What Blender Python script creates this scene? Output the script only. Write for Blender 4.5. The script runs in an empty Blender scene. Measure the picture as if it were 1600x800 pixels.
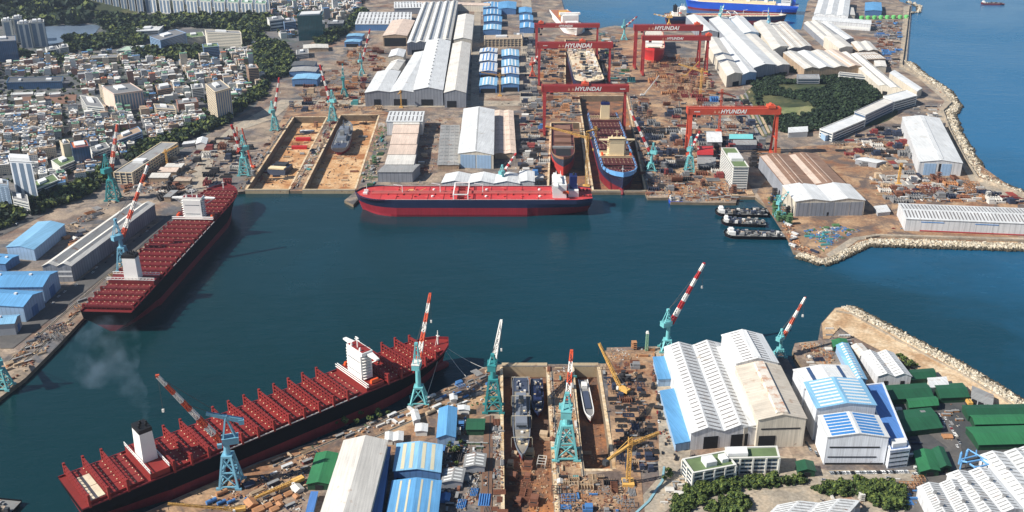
import bpy, bmesh, math, random
from mathutils import Vector, Matrix, geometry
from math import radians as R, sin, cos, pi, sqrt, atan2
rnd = random.Random(7)
S = bpy.context.scene
COL = S.collection
# ---------------- camera ----------------
F, CP, HC = 1520.0, R(23.3), 481.0
cam = bpy.data.cameras.new('camera'); co = bpy.data.objects.new('camera', cam); COL.objects.link(co)
co.location = (0, 0, HC); co.rotation_euler = (R(90)-CP, 0, 0)
cam.sensor_width = 36; cam.lens = 36*F/1600; cam.clip_start = 5; cam.clip_end = 60000
S.camera = co
# ---------------- light ----------------
SUN_EL, SUN_DIR = R(40), Vector((-0.955, -0.29))
w = bpy.data.worlds.new('World'); S.world = w; w.use_nodes = True
nt = w.node_tree; bg = nt.nodes['Background']
sk = nt.nodes.new('ShaderNodeTexSky'); sk.sky_type = 'NISHITA'; sk.sun_disc = False
sk.sun_elevation = SUN_EL; sk.sun_rotation = atan2(SUN_DIR.x, SUN_DIR.y); sk.altitude = 300; sk.dust_density = .5; sk.ozone_density = 2.2
nt.links.new(sk.outputs[0], bg.inputs[0]); bg.inputs[1].default_value = 0.07
sl = bpy.data.lights.new('sun', 'SUN'); so = bpy.data.objects.new('sun', sl); COL.objects.link(so)
sl.energy = 4.9; sl.angle = R(0.5); sl.color = (1, .95, .87)
sd = Vector((SUN_DIR.x*cos(SUN_EL), SUN_DIR.y*cos(SUN_EL), sin(SUN_EL)))
so.rotation_euler = sd.to_track_quat('Z', 'Y').to_euler(); so.location = (-300, 300, 900)
S.view_settings.view_transform = 'Standard'; S.view_settings.look = 'None'; S.view_settings.gamma = 1
S.view_settings.exposure = 0.5
# ---------------- helpers ----------------
def P(u, v, z=0.0):
    "photo point (1600x800) on the level z -> world x, y"
    dy = (400-v)/F
    t = (HC-z)/(sin(CP)-dy*cos(CP))
    return Vector((t*(u-800)/F, t*(cos(CP)+dy*sin(CP))))
def onray(u, v, f, L, far=False):
    "point at distance L from f on the sight line of a photo point"
    dy = (400-v)/F
    d = Vector(((u-800)/F, cos(CP)+dy*sin(CP), -sin(CP)+dy*cos(CP))).normalized()
    o = Vector((0, 0, HC)); m = (f-o).dot(d); q = o+d*m; r = L*L-(q-f).length_squared
    k = sqrt(max(r, 0)); return o+d*(m+k if far else m-k)
def lin(c):
    return tuple(((x/255)/12.92 if x <= 10 else (((x/255)+.055)/1.055)**2.4) for x in c)
MATS = {}
def mat(key, rgb, rough=.7, var=.18, scale=.06, metal=0, stripe=0, sw=.12, rust=0, rustc=(120, 72, 40), coat=0, rv=.08, streak=0):
    "painted or mineral surface, uneven in tone; rgb is 0-255 sRGB"
    if key in MATS: return MATS[key]
    m = bpy.data.materials.new(key); m.use_nodes = True; n = m.node_tree.nodes; l = m.node_tree.links
    b = n['Principled BSDF']; b.inputs['Roughness'].default_value = rough; b.inputs['Metallic'].default_value = metal
    c = lin(rgb); tc = n.new('ShaderNodeTexCoord')
    no = n.new('ShaderNodeTexNoise'); no.inputs['Scale'].default_value = scale; no.inputs['Detail'].default_value = 7; no.inputs['Roughness'].default_value = .65
    l.new(tc.outputs['Object'], no.inputs['Vector'])
    mr = n.new('ShaderNodeMapRange'); mr.inputs[1].default_value = .3; mr.inputs[2].default_value = .7; mr.inputs[3].default_value = 1-var; mr.inputs[4].default_value = 1+var*.6
    l.new(no.outputs[0], mr.inputs[0])
    fac = mr.outputs[0]
    def mul(a, bb):
        k = n.new('ShaderNodeMath'); k.operation = 'MULTIPLY'; l.new(a, k.inputs[0])
        if isinstance(bb, float): k.inputs[1].default_value = bb
        else: l.new(bb, k.inputs[1])
        return k.outputs[0]
    oi = n.new('ShaderNodeObjectInfo'); r2 = n.new('ShaderNodeMapRange'); r2.inputs[3].default_value = 1-rv; r2.inputs[4].default_value = 1+rv
    l.new(oi.outputs['Random'], r2.inputs[0]); fac = mul(fac, r2.outputs[0])
    if streak:
        mp = n.new('ShaderNodeMapping'); mp.inputs['Scale'].default_value = (.9, .03, .03) if streak == 1 else (.03, .9, .03)
        l.new(tc.outputs['Object'], mp.inputs[0]); n3 = n.new('ShaderNodeTexNoise'); n3.inputs['Scale'].default_value = 1; n3.inputs['Detail'].default_value = 4
        l.new(mp.outputs[0], n3.inputs[0]); r3 = n.new('ShaderNodeMapRange'); r3.inputs[1].default_value = .35; r3.inputs[2].default_value = .7; r3.inputs[3].default_value = 1.06; r3.inputs[4].default_value = .8
        l.new(n3.outputs[0], r3.inputs[0]); fac = mul(fac, r3.outputs[0])
    if stripe:
        sx = n.new('ShaderNodeSeparateXYZ'); l.new(tc.outputs['Object'], sx.inputs[0])
        ad = n.new('ShaderNodeMath'); ad.operation = 'ADD'; l.new(sx.outputs[0], ad.inputs[0]); l.new(sx.outputs[1], ad.inputs[1])
        f1 = mul(ad.outputs[0], 1.0/stripe); fr = n.new('ShaderNodeMath'); fr.operation = 'FRACT'; l.new(f1, fr.inputs[0])
        gt = n.new('ShaderNodeMath'); gt.operation = 'GREATER_THAN'; gt.inputs[1].default_value = .72; l.new(fr.outputs[0], gt.inputs[0])
        r4 = n.new('ShaderNodeMapRange'); r4.inputs[3].default_value = 1; r4.inputs[4].default_value = 1-sw; l.new(gt.outputs[0], r4.inputs[0]); fac = mul(fac, r4.outputs[0])
    vm = n.new('ShaderNodeVectorMath'); vm.operation = 'SCALE'; vm.inputs[0].default_value = c; l.new(fac, vm.inputs['Scale'])
    out = vm.outputs[0]
    if rust:
        n4 = n.new('ShaderNodeTexNoise'); n4.inputs['Scale'].default_value = scale*2.3; n4.inputs['Detail'].default_value = 9; n4.inputs['Roughness'].default_value = .7
        l.new(tc.outputs['Object'], n4.inputs[0]); r5 = n.new('ShaderNodeMapRange'); r5.inputs[1].default_value = .66-rust*.25; r5.inputs[2].default_value = .74-rust*.12; l.new(n4.outputs[0], r5.inputs[0])
        mx = n.new('ShaderNodeMix'); mx.data_type = 'RGBA'; l.new(r5.outputs[0], mx.inputs[0]); l.new(out, mx.inputs[6]); mx.inputs[7].default_value = (*lin(rustc), 1); out = mx.outputs[2]
    l.new(out, b.inputs['Base Color'])
    MATS[key] = m; return m
class MB:
    def __init__(s, M=None): s.v = []; s.f = []; s.m = []; s.M = M
    def add(s, vs, fs, mi=0):
        o = len(s.v); s.v += [tuple(x) for x in vs]; s.f += [tuple(o+i for i in f) for f in fs]; s.m += [mi]*len(fs)
    def quad(s, a, b, c, d, mi=0): s.add([a, b, c, d], [(0, 1, 2, 3)], mi)
    def hexa(s, b4, t4, mi=0, bottom=True):
        s.add(list(b4)+list(t4), [(4, 5, 6, 7), (0, 1, 5, 4), (1, 2, 6, 5), (2, 3, 7, 6), (3, 0, 4, 7)]+([(3, 2, 1, 0)] if bottom else []), mi)
    def box(s, x0, x1, y0, y1, z0, z1, mi=0):
        s.hexa([(x0, y0, z0), (x1, y0, z0), (x1, y1, z0), (x0, y1, z0)], [(x0, y0, z1), (x1, y0, z1), (x1, y1, z1), (x0, y1, z1)], mi)
    def rbox(s, cx, cy, cz, sx, sy, sz, a=0, mi=0, tx=1, ty=1):
        c, d = cos(a), sin(a)
        def q(x, y, z): return (cx+x*c-y*d, cy+x*d+y*c, z)
        X, Y = sx/2, sy/2
        s.hexa([q(-X, -Y, cz), q(X, -Y, cz), q(X, Y, cz), q(-X, Y, cz)], [q(-X*tx, -Y*ty, cz+sz), q(X*tx, -Y*ty, cz+sz), q(X*tx, Y*ty, cz+sz), q(-X*tx, Y*ty, cz+sz)], mi)
    def bar(s, p, q, w, mi=0, w2=None, h=None):
        p = Vector(p); q = Vector(q); d = (q-p)
        if d.length < 1e-6: return
        d.normalize(); up = Vector((0, 0, 1)) if abs(d.z) < .95 else Vector((0, 1, 0))
        a = d.cross(up).normalized(); b = a.cross(d).normalized()
        w2 = w2 or w; h = h or w; r = h/w
        def ring(o, k): return [o-a*k/2-b*k*r/2, o+a*k/2-b*k*r/2, o+a*k/2+b*k*r/2, o-a*k/2+b*k*r/2]
        s.hexa(ring(p, w), ring(q, w2), mi)
    def cyl(s, p, q, r, n=10, mi=0, r2=None):
        p = Vector(p); q = Vector(q); d = (q-p).normalized(); up = Vector((0, 0, 1)) if abs(d.z) < .95 else Vector((0, 1, 0))
        a = d.cross(up).normalized(); b = d.cross(a).normalized(); r2 = r if r2 is None else r2
        vs = [p+(a*cos(2*pi*i/n)+b*sin(2*pi*i/n))*r for i in range(n)]+[q+(a*cos(2*pi*i/n)+b*sin(2*pi*i/n))*r2 for i in range(n)]
        s.add(vs, [(i, (i+1) % n, n+(i+1) % n, n+i) for i in range(n)]+[tuple(range(n, 2*n)), tuple(range(n-1, -1, -1))], mi)
    def prism(s, pts, z0, z1, mi=0, mt=None):
        n = len(pts)
        s.add([(p[0], p[1], z0) for p in pts]+[(p[0], p[1], z1) for p in pts], [(i, (i+1) % n, n+(i+1) % n, n+i) for i in range(n)], mi)
        s.add([(p[0], p[1], z1) for p in pts], [tuple(range(n))], mi if mt is None else mt)
    def build(s, name, mats=None, parent=None, smooth=False, label=None):
        me = bpy.data.meshes.new(name); me.from_pydata(s.v, [], s.f)
        mats = mats or s.M
        for m in (mats if isinstance(mats, (list, tuple)) else [mats]): me.materials.append(m)
        me.polygons.foreach_set('material_index', s.m)
        if smooth: me.polygons.foreach_set('use_smooth', [True]*len(s.f))
        me.update()
        bm = bmesh.new(); bm.from_mesh(me); bmesh.ops.recalc_face_normals(bm, faces=bm.faces); bm.to_mesh(me); bm.free()
        o = bpy.data.objects.new(name, me); COL.objects.link(o)
        if parent: o.parent = parent
        if label: o['label'] = label
        return o
def tag(o, label=None, cat=None, group=None, kind=None):
    if label: o['label'] = label
    if cat: o['category'] = cat
    if group: o['group'] = group
    if kind: o['kind'] = kind
    return o
def thing(name, label, cat, loc=(0, 0, 0), rz=0, group=None):
    o = bpy.data.objects.new(name, None); COL.objects.link(o); o.empty_display_size = 2
    o.location = loc; o.rotation_euler = (0, 0, rz); return tag(o, label, cat, group)
def dup(r, loc, rz=None, label=None, group=None, sc=None):
    c = r.copy(); COL.objects.link(c); c.location = loc
    if rz is not None: c.rotation_euler = (0, 0, rz)
    if sc: c.scale = sc
    if label: c['label'] = label
    if group: c['group'] = group
    for ch in r.children:
        k = ch.copy(); COL.objects.link(k); k.parent = c
        for g in ch.children:
            h = g.copy(); COL.objects.link(h); h.parent = k
    return c
# ---------------- setting: water, land, docks ----------------
def ground_mat(key, cols, scales, seed=0, rough=.9, fine=.25, blocks=0):
    m = bpy.data.materials.new(key); m.use_nodes = True; n = m.node_tree.nodes; l = m.node_tree.links; b = n['Principled BSDF']; b.inputs['Roughness'].default_value = rough
    tc = n.new('ShaderNodeTexCoord'); mp = n.new('ShaderNodeMapping'); mp.inputs['Location'].default_value = (seed*37, seed*11, 0); l.new(tc.outputs['Object'], mp.inputs[0])
    out = None
    for i, c in enumerate(cols):
        if out is None:
            rg = n.new('ShaderNodeRGB'); rg.outputs[0].default_value = (*lin(c), 1); out = rg.outputs[0]; continue
        no = n.new('ShaderNodeTexNoise'); no.inputs['Scale'].default_value = scales[i-1]; no.inputs['Detail'].default_value = 8; no.inputs['Roughness'].default_value = .68; no.inputs['Distortion'].default_value = .6
        mm = n.new('ShaderNodeMapping'); mm.inputs['Location'].default_value = (i*91, i*53, 0); l.new(mp.outputs[0], mm.inputs[0]); l.new(mm.outputs[0], no.inputs[0])
        r = n.new('ShaderNodeMapRange'); r.inputs[1].default_value = .46; r.inputs[2].default_value = .6; l.new(no.outputs[0], r.inputs[0])
        mx = n.new('ShaderNodeMix'); mx.data_type = 'RGBA'; l.new(r.outputs[0], mx.inputs[0]); l.new(out, mx.inputs[6]); mx.inputs[7].default_value = (*lin(c), 1); out = mx.outputs[2]
    no = n.new('ShaderNodeTexNoise'); no.inputs['Scale'].default_value = .35; no.inputs['Detail'].default_value = 6; l.new(mp.outputs[0], no.inputs[0])
    r = n.new('ShaderNodeMapRange'); r.inputs[1].default_value = .3; r.inputs[2].default_value = .7; r.inputs[3].default_value = 1-fine; r.inputs[4].default_value = 1+fine; l.new(no.outputs[0], r.inputs[0])
    fac = r.outputs[0]
    if blocks:
        vo = n.new('ShaderNodeTexVoronoi'); vo.distance = 'CHEBYCHEV'; vo.inputs['Scale'].default_value = blocks; vo.inputs['Randomness'].default_value = .8; l.new(mp.outputs[0], vo.inputs[0])
        sp = n.new('ShaderNodeSeparateColor'); l.new(vo.outputs['Color'], sp.inputs[0])
        r6 = n.new('ShaderNodeMapRange'); r6.inputs[3].default_value = .72; r6.inputs[4].default_value = 1.2; l.new(sp.outputs[0], r6.inputs[0])
        k = n.new('ShaderNodeMath'); k.operation = 'MULTIPLY'; l.new(fac, k.inputs[0]); l.new(r6.outputs[0], k.inputs[1]); fac = k.outputs[0]
    vm = n.new('ShaderNodeVectorMath'); vm.operation = 'SCALE'; l.new(out, vm.inputs[0]); l.new(fac, vm.inputs['Scale']); l.new(vm.outputs[0], b.inputs['Base Color'])
    return m
G_YARD = ground_mat('yard_ground', [(114, 104, 96), (132, 98, 76), (88, 88, 90), (156, 138, 118)], [.006, .012, .02], 1, blocks=.05)
G_CITY = ground_mat('city_ground', [(92, 92, 96), (124, 118, 112), (70, 80, 72)], [.01, .02], 2)
G_DIRT = ground_mat('dirt_ground', [(146, 114, 86), (132, 90, 62), (178, 146, 112), (98, 84, 76)], [.012, .02, .03], 3)
G_DOCK = ground_mat('dock_floor', [(186, 138, 90), (150, 96, 54), (206, 172, 130)], [.015, .03], 4)
G_DOCKD = ground_mat('dock_floor_brown', [(132, 92, 66), (172, 112, 64), (92, 72, 60)], [.012, .03], 5)  # darker brown floor tones, for all but the two sandy docks
G_CONC = ground_mat('concrete', [(158, 148, 132), (134, 124, 110), (176, 160, 138)], [.02, .05], 6)
G_ASPH = ground_mat('asphalt', [(84, 82, 80), (98, 94, 90)], [.03], 7, fine=.12)
G_ASPHD = ground_mat('dark_asphalt', [(66, 68, 70), (80, 80, 80)], [.03], 8, fine=.12)
G_ROCK = ground_mat('rubble', [(176, 162, 138), (132, 118, 98), (198, 188, 168)], [.08, .15], 9, fine=.45)
G_SOIL = ground_mat('hill_soil', [(58, 68, 38), (96, 92, 56), (44, 54, 30)], [.008, .02], 10)
G_GRASS = ground_mat('dry_grass', [(122, 124, 84), (138, 132, 92), (98, 108, 66)], [.02, .05], 11, fine=.12)
def water_mat():
    m = bpy.data.materials.new('sea_water'); m.use_nodes = True; n = m.node_tree.nodes; l = m.node_tree.links; b = n['Principled BSDF']
    b.inputs['Roughness'].default_value = .16; b.inputs['IOR'].default_value = 1.33
    tc = n.new('ShaderNodeTexCoord'); sx = n.new('ShaderNodeSeparateXYZ'); l.new(tc.outputs['Object'], sx.inputs[0])
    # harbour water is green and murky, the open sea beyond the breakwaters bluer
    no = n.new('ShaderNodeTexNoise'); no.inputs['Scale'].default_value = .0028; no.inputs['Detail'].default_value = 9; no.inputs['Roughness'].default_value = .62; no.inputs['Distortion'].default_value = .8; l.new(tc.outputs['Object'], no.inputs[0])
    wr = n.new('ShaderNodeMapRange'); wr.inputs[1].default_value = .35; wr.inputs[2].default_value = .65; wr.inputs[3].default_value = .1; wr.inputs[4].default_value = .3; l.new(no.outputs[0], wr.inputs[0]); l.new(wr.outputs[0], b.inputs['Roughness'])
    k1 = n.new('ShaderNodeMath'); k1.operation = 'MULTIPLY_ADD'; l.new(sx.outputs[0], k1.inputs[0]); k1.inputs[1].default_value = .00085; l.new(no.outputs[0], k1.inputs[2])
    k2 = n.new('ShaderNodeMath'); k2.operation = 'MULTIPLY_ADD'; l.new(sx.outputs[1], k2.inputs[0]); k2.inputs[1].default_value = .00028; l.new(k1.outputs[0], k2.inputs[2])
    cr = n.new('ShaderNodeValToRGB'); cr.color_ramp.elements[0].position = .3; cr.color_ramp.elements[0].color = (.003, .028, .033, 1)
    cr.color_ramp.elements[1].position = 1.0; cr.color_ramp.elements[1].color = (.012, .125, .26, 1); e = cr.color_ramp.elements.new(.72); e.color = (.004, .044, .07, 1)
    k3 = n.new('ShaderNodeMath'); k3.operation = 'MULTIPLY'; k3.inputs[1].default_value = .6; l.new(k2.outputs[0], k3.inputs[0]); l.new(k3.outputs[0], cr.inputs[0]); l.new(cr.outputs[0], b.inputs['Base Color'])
    mp = n.new('ShaderNodeMapping'); mp.inputs['Rotation'].default_value = (0, 0, R(-25)); mp.inputs['Scale'].default_value = (1, 2.4, 1); l.new(tc.outputs['Object'], mp.inputs[0])
    h = None
    for sc, st, dd in ((.035, .55, .9), (.012, .45, 1.6), (.12, .4, .25)):
        q = n.new('ShaderNodeTexNoise'); q.inputs['Scale'].default_value = sc; q.inputs['Detail'].default_value = 6; q.inputs['Roughness'].default_value = .6; l.new(mp.outputs[0], q.inputs[0])
        bu = n.new('ShaderNodeBump'); bu.inputs['Strength'].default_value = st; bu.inputs['Distance'].default_value = dd; l.new(q.outputs[0], bu.inputs['Height'])
        if h is not None: l.new(h, bu.inputs['Normal'])
        h = bu.outputs[0]
    l.new(h, b.inputs['Normal'])
    return m
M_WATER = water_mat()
M_QUAYW = mat('quay_concrete', (126, 110, 90), .9, .35, .08, rust=.4, rustc=(84, 60, 42))
def wpts(L): return [Vector((p[1], p[2])) if p[0] == 'w' else P(p[0], p[1], 0) for p in L]
def sheet(name, L, m, z, holes=(), deep=-14, wall=None):
    rings = [wpts(L)]+[wpts(h) for h in holes]
    tris = geometry.tessellate_polygon([[Vector((p.x, p.y, 0)) for p in r] for r in rings])
    vs = [(p.x, p.y, z) for r in rings for p in r]
    mb = MB(); mb.add(vs, [tuple(t) for t in tris]); o = tag(mb.build(name, m), kind='structure')
    for k, r in enumerate(rings if wall else []):
        w_ = MB(); n = len(r)
        for i in range(n):
            a, b = r[i], r[(i+1) % n]; w_.quad((a.x, a.y, z), (b.x, b.y, z), (b.x, b.y, deep), (a.x, a.y, deep))
        tag(w_.build('quay_wall' if k == 0 else 'dock_wall', wall), kind='structure')
    return o
DOCKS_N = [[(386, 296.5), (450, 296.5), (510, 183), (460, 183)], [(475, 296.5), (553, 296.5), (591, 180), (533, 180)],
           [(928, 297.5), (1007, 297.5), (978, 150), (905, 150)], [(858, 292), (918, 292), (905, 192), (862, 192)], [(884, 134), (947, 134), (932, 62), (884, 62)]]
NORTH = [(-150, 762), (0, 621), (40, 590), (92, 538), (135, 492), (322, 308), (330, 300), (372, 300), (383, 298.5), (556, 298.5), (538, 313), (552, 320), (568, 302), (925, 300.5), (1008, 300.5), (1012, 309), (1045, 309), (1048, 316), (1150, 317), (1152, 308), (1180, 308), (1200, 324), (1222, 348), (1240, 393), (1262, 400), (1285, 408), (1302, 402), (1350, 380), (1372, 377), (1600, 384), (1760, 392),
         ('w', 1250, 1060), ('w', 1150, 1240), (1700, 332), (1600, 303), (1570, 292), (1530, 272), (1510, 240), (1490, 205), (1480, 177), (1491, 163), (1475, 140), (1440, 118), (1414, 100), (1418, 60), (1424, 8), (1405, 2), (1400, -12), (1290, -15), (1262, 2), (1252, 46), (1240, 46), (1070, 46), (1034, 42), (1000, 44), (960, 40), (915, 48), (897, 60), (884, 25), (876, -5), (860, -40), ('w', 300, 14000), ('w', -12000, 14000), ('w', -12000, 640)]
sheet('ground', NORTH, G_YARD, 0, DOCKS_N, wall=M_QUAYW)
DOCKS_S = [[(786, 574), (853, 574), (868, 815), ('w', P(868, 815).x, 560), ('w', P(788, 815).x-2, 560), (789, 815)], [(897, 573), (933, 573), (957, 733), (912, 733)]]
SOUTH = [('w', -2500, 300), ('w', -2500, 330), (80, 862), (200, 812), (400, 723), (637, 637), (755, 574), (785, 569), (948, 569), (948, 543), (1030, 541), (1035, 549), (1110, 541), (1212, 549), (1222, 549), (1254, 596), (1268, 596), (1238, 548), (1242, 536), (1278, 532), (1283, 505), (1305, 481), (1322, 479), (1400, 520), (1500, 573), (1600, 634), (1760, 715), ('w', 1400, 500), ('w', 1400, -300), ('w', -2500, -300)]
sheet('ground', SOUTH, G_YARD, 0, DOCKS_S, wall=M_QUAYW)
for k, d in enumerate(DOCKS_N+DOCKS_S):
    ring = wpts(d); c = sum(ring, Vector((0, 0)))/len(ring); mb = MB(); mb.prism([(c.x+(p.x-c.x)*1.03, c.y+(p.y-c.y)*1.03) for p in ring], -14, -11.5)
    tag(mb.build('dock_floor', G_DOCK if k < 2 else G_DOCKD), kind='structure')
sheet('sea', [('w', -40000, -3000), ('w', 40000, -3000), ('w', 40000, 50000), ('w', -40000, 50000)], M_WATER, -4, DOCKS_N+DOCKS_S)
# ---------------- building kit ----------------
RW = mat('roof_white', (220, 221, 219), .55, .16, .03, streak=1, rust=.28, rustc=(178, 168, 154))
RC = mat('roof_cream', (218, 213, 203), .6, .16, .03, streak=1, rust=.25, rustc=(176, 142, 112))
RT = mat('roof_tan', (190, 170, 148), .7, .2, .03, streak=1, rust=.5, rustc=(150, 108, 80))
RG = mat('roof_grey', (150, 150, 148), .7, .2, .04, streak=1, rust=.3)
RD = mat('roof_dark_grey', (96, 98, 100), .7, .2, .04, streak=1)
RB = mat('roof_blue', (98, 158, 204), .5, .15, .03, streak=1)
RS = mat('roof_sky_blue', (132, 182, 214), .5, .15, .03, streak=1)
RN = mat('roof_deep_blue', (78, 122, 182), .5, .15, .03, streak=1)
RV = mat('roof_green', (34, 88, 60), .6, .25, .03, streak=1)
RVL = mat('roof_bright_green', (48, 116, 74), .6, .22, .03, streak=1)
RR = mat('roof_red', (176, 46, 44), .6, .2, .04)
RP = mat('roof_pink', (216, 194, 176), .7, .15, .04, streak=1, rust=.25)
RTQ = mat('roof_turquoise', (120, 200, 200), .6, .15, .04)
WW = mat('wall_white', (214, 214, 214), .7, .1, .05, stripe=7, sw=.14, streak=1, rust=.08)
WC = mat('wall_cream', (214, 204, 186), .75, .12, .05, stripe=7, sw=.1, streak=1, rust=.12)
WSM = mat('wall_smooth_white', (224, 227, 232), .7, .08, .05, stripe=12, sw=.05, streak=1, rust=.05)
RWT = mat('roof_weathered', (198, 188, 172), .7, .2, .04, streak=2, rust=.35, rustc=(160, 126, 100))
MRS = mat('monitor_rusty', (222, 214, 200), .65, .15, .05, rust=.75, rustc=(178, 124, 88))
WG = mat('wall_grey', (146, 150, 158), .75, .14, .05, stripe=6, sw=.25, streak=1)
WT = mat('wall_tan', (176, 152, 126), .8, .2, .05, stripe=6, sw=.15, streak=1, rust=.3)
WB = mat('wall_blue', (84, 126, 176), .65, .14, .05, stripe=5, sw=.15)
WLB = mat('wall_pale_blue', (150, 178, 206), .65, .12, .05, stripe=5, sw=.15)
WV = mat('wall_green', (28, 72, 48), .7, .2, .05, stripe=5, sw=.15)
BALC = mat('balcony_glass', (112, 130, 150), .4, .2, .1)
DK = mat('dark_opening', (22, 22, 26), .9, .2, .1)
SKL = mat('skylight_sheet', (118, 112, 108), .4, .2, .05)
SKW = mat('skylight_pale', (232, 232, 226), .4, .1, .05)
SKC = mat('skylight_cream', (208, 200, 170), .4, .1, .05)
SKB = mat('skylight_blue', (64, 132, 196), .4, .12, .05)
SKN = mat('skylight_navy', (60, 84, 120), .4, .12, .05)
GLS = mat('window_glass', (38, 52, 66), .18, .3, .2, stripe=3.2, sw=-2.2)
GLB = mat('glass_curtain_blue', (60, 92, 128), .15, .25, .1, stripe=4, sw=.3)
GLG = mat('glass_curtain_green', (44, 108, 112), .15, .25, .1, stripe=4, sw=.25)
TRIM = mat('trim_white', (222, 222, 220), .6, .08, .1)
TRG = mat('trim_grey', (128, 128, 128), .7, .15, .1)
GRF = mat('green_roof', (106, 126, 84), .9, .25, .06)
WPL = mat('plaster_white', (216, 214, 206), .8, .1, .05)
WPC = mat('plaster_cream', (214, 196, 166), .8, .12, .05)
WPT = mat('plaster_tan', (188, 150, 118), .8, .14, .05)
WPG = mat('plaster_grey', (156, 158, 162), .8, .12, .05)
WPB = mat('plaster_blue', (128, 156, 188), .8, .12, .05)
def frame(A, B, D, h):
    a, b, d = P(*A, h), P(*B, h), P(*D, h)
    m = (a+b)/2; rz = atan2((b-a).y, (b-a).x); w = (b-a).length
    dv = d-a; c, s = cos(-rz), sin(-rz); dd = Vector((dv.x*c-dv.y*s, dv.x*s+dv.y*c))
    return m, rz, w, dd
def shed(label, A, B, D, h, rise=3, n=1, ridge='D', roof=RW, wall=WW, cat='workshop', name='workshop', z0=0, sky=None, lsky=None, vent=None, doors=(), doorm=DK, flat=False, group=None, bands=(), back=1, kinds=None, ov=.8, tower=None, fans=0):
    "big shed: A-B near eave, D far end of the side from A (photo points at eave height h)"
    m, rz, w, dd = frame(A, B, D, h+z0)
    T = thing(name, label, cat, (m.x, m.y, z0), rz, group)
    a = Vector((-w/2, 0))
    U, V = (Vector((w, 0)), dd) if ridge == 'D' else (dd, Vector((w, 0)))
    def Q(s_, t_, z): q = a+U*s_+V*t_; return (q.x, q.y, z)
    LU, LV = U.length, V.length
    bay = 1/n
    mb = MB(); prof = [(i*bay/2, h+(rise if i % 2 else 0)) for i in range(2*n+1)] if not flat else [(0, h), (1, h)]
    for t in (0, 1):
        for i in range(len(prof)-1):
            (s0, z_0), (s1, z_1) = prof[i], prof[i+1]
            mb.quad(Q(s0, t, 0), Q(s1, t, 0), Q(s1, t, z_1-.05), Q(s0, t, z_0-.05))
    for s_ in (0, 1): mb.quad(Q(s_, 0, 0), Q(s_, 1, 0), Q(s_, 1, h-.05), Q(s_, 0, h-.05))
    mb.build('wall', wall, T)
    es, et = ov/LU, ov/LV
    for k in range(n):
        mb = MB(); s0, s1 = k*bay, (k+1)*bay; sm = (s0+s1)/2
        if flat:
            mb.hexa([Q(s0-es, -et, h), Q(s1+es, -et, h), Q(s1+es, 1+et, h), Q(s0-es, 1+et, h)], [Q(s0-es, -et, h+.9), Q(s1+es, -et, h+.9), Q(s1+es, 1+et, h+.9), Q(s0-es, 1+et, h+.9)])
        else:
            l0 = s0-(es if k == 0 else 0); l1 = s1+(es if k == n-1 else 0)
            for (p0, z_0, p1, z_1) in ((l0, h, sm, h+rise), (sm, h+rise, l1, h)):
                mb.hexa([Q(p0, -et, z_0), Q(p1, -et, z_1), Q(p1, 1+et, z_1), Q(p0, 1+et, z_0)], [Q(p0, -et, z_0+.35), Q(p1, -et, z_1+.35), Q(p1, 1+et, z_1+.35), Q(p0, 1+et, z_0+.35)])
        rf = mb.build('roof', roof if not isinstance(roof, (list, tuple)) else roof[k % len(roof)], T)
        if sky and not flat:      # transverse strips, both slopes
            cnt, wd, sm_ = sky[:3]
            for i in range(cnt):
                t0 = (i+.5)/cnt; dt = wd/2/LV
                mb = MB()
                for (p0, z_0, p1, z_1) in ((s0+bay*.07, h+rise*.14, sm-bay*.05, h+rise*.9), (sm+bay*.05, h+rise*.9, s1-bay*.07, h+rise*.14)):
                    mb.hexa([Q(p0, t0-dt, z_0+.3), Q(p1, t0-dt, z_1+.3), Q(p1, t0+dt, z_1+.3), Q(p0, t0+dt, z_0+.3)], [Q(p0, t0-dt, z_0+.5), Q(p1, t0-dt, z_1+.5), Q(p1, t0+dt, z_1+.5), Q(p0, t0+dt, z_0+.5)])
                mb.build('skylight', sm_, rf)
        if lsky:      # strips along the ridge: (positions 0..1 over the bay, width m, material)
            for x in lsky[0]:
                hw = lsky[1]/2/LU; xs = s0+bay*x; mb = MB()
                def zz(q): u = (q-s0)/bay; return h+rise*(2*u if u < .5 else 2-2*u)
                x0, x1 = xs-hw, xs+hw
                mb.hexa([Q(x0, .03, zz(x0)+.3), Q(x1, .03, zz(x1)+.3), Q(x1, .97, zz(x1)+.3), Q(x0, .97, zz(x0)+.3)], [Q(x0, .03, zz(x0)+.52), Q(x1, .03, zz(x1)+.52), Q(x1, .97, zz(x1)+.52), Q(x0, .97, zz(x0)+.52)])
                mb.build('skylight', lsky[2], rf)
        if vent:
            vw, vh, vm = vent; hw = vw/2/LU; mb = MB(); z_0 = h+rise-.5
            mb.hexa([Q(sm-hw, .02, z_0), Q(sm+hw, .02, z_0), Q(sm+hw, .98, z_0), Q(sm-hw, .98, z_0)], [Q(sm-hw*.8, .02, z_0+vh), Q(sm+hw*.8, .02, z_0+vh), Q(sm+hw*.8, .98, z_0+vh), Q(sm-hw*.8, .98, z_0+vh)])
            mb.build('ridge_vent', vm, rf)
        for i in range(fans):
            q = Q(sm, (i+.7)/(fans+.6), h+rise); f_ = MB(); f_.cyl((q[0], q[1], q[2]), (q[0], q[1], q[2]+1.8), 1.6, 8); f_.build('roof_fan', TRG, rf)
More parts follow.
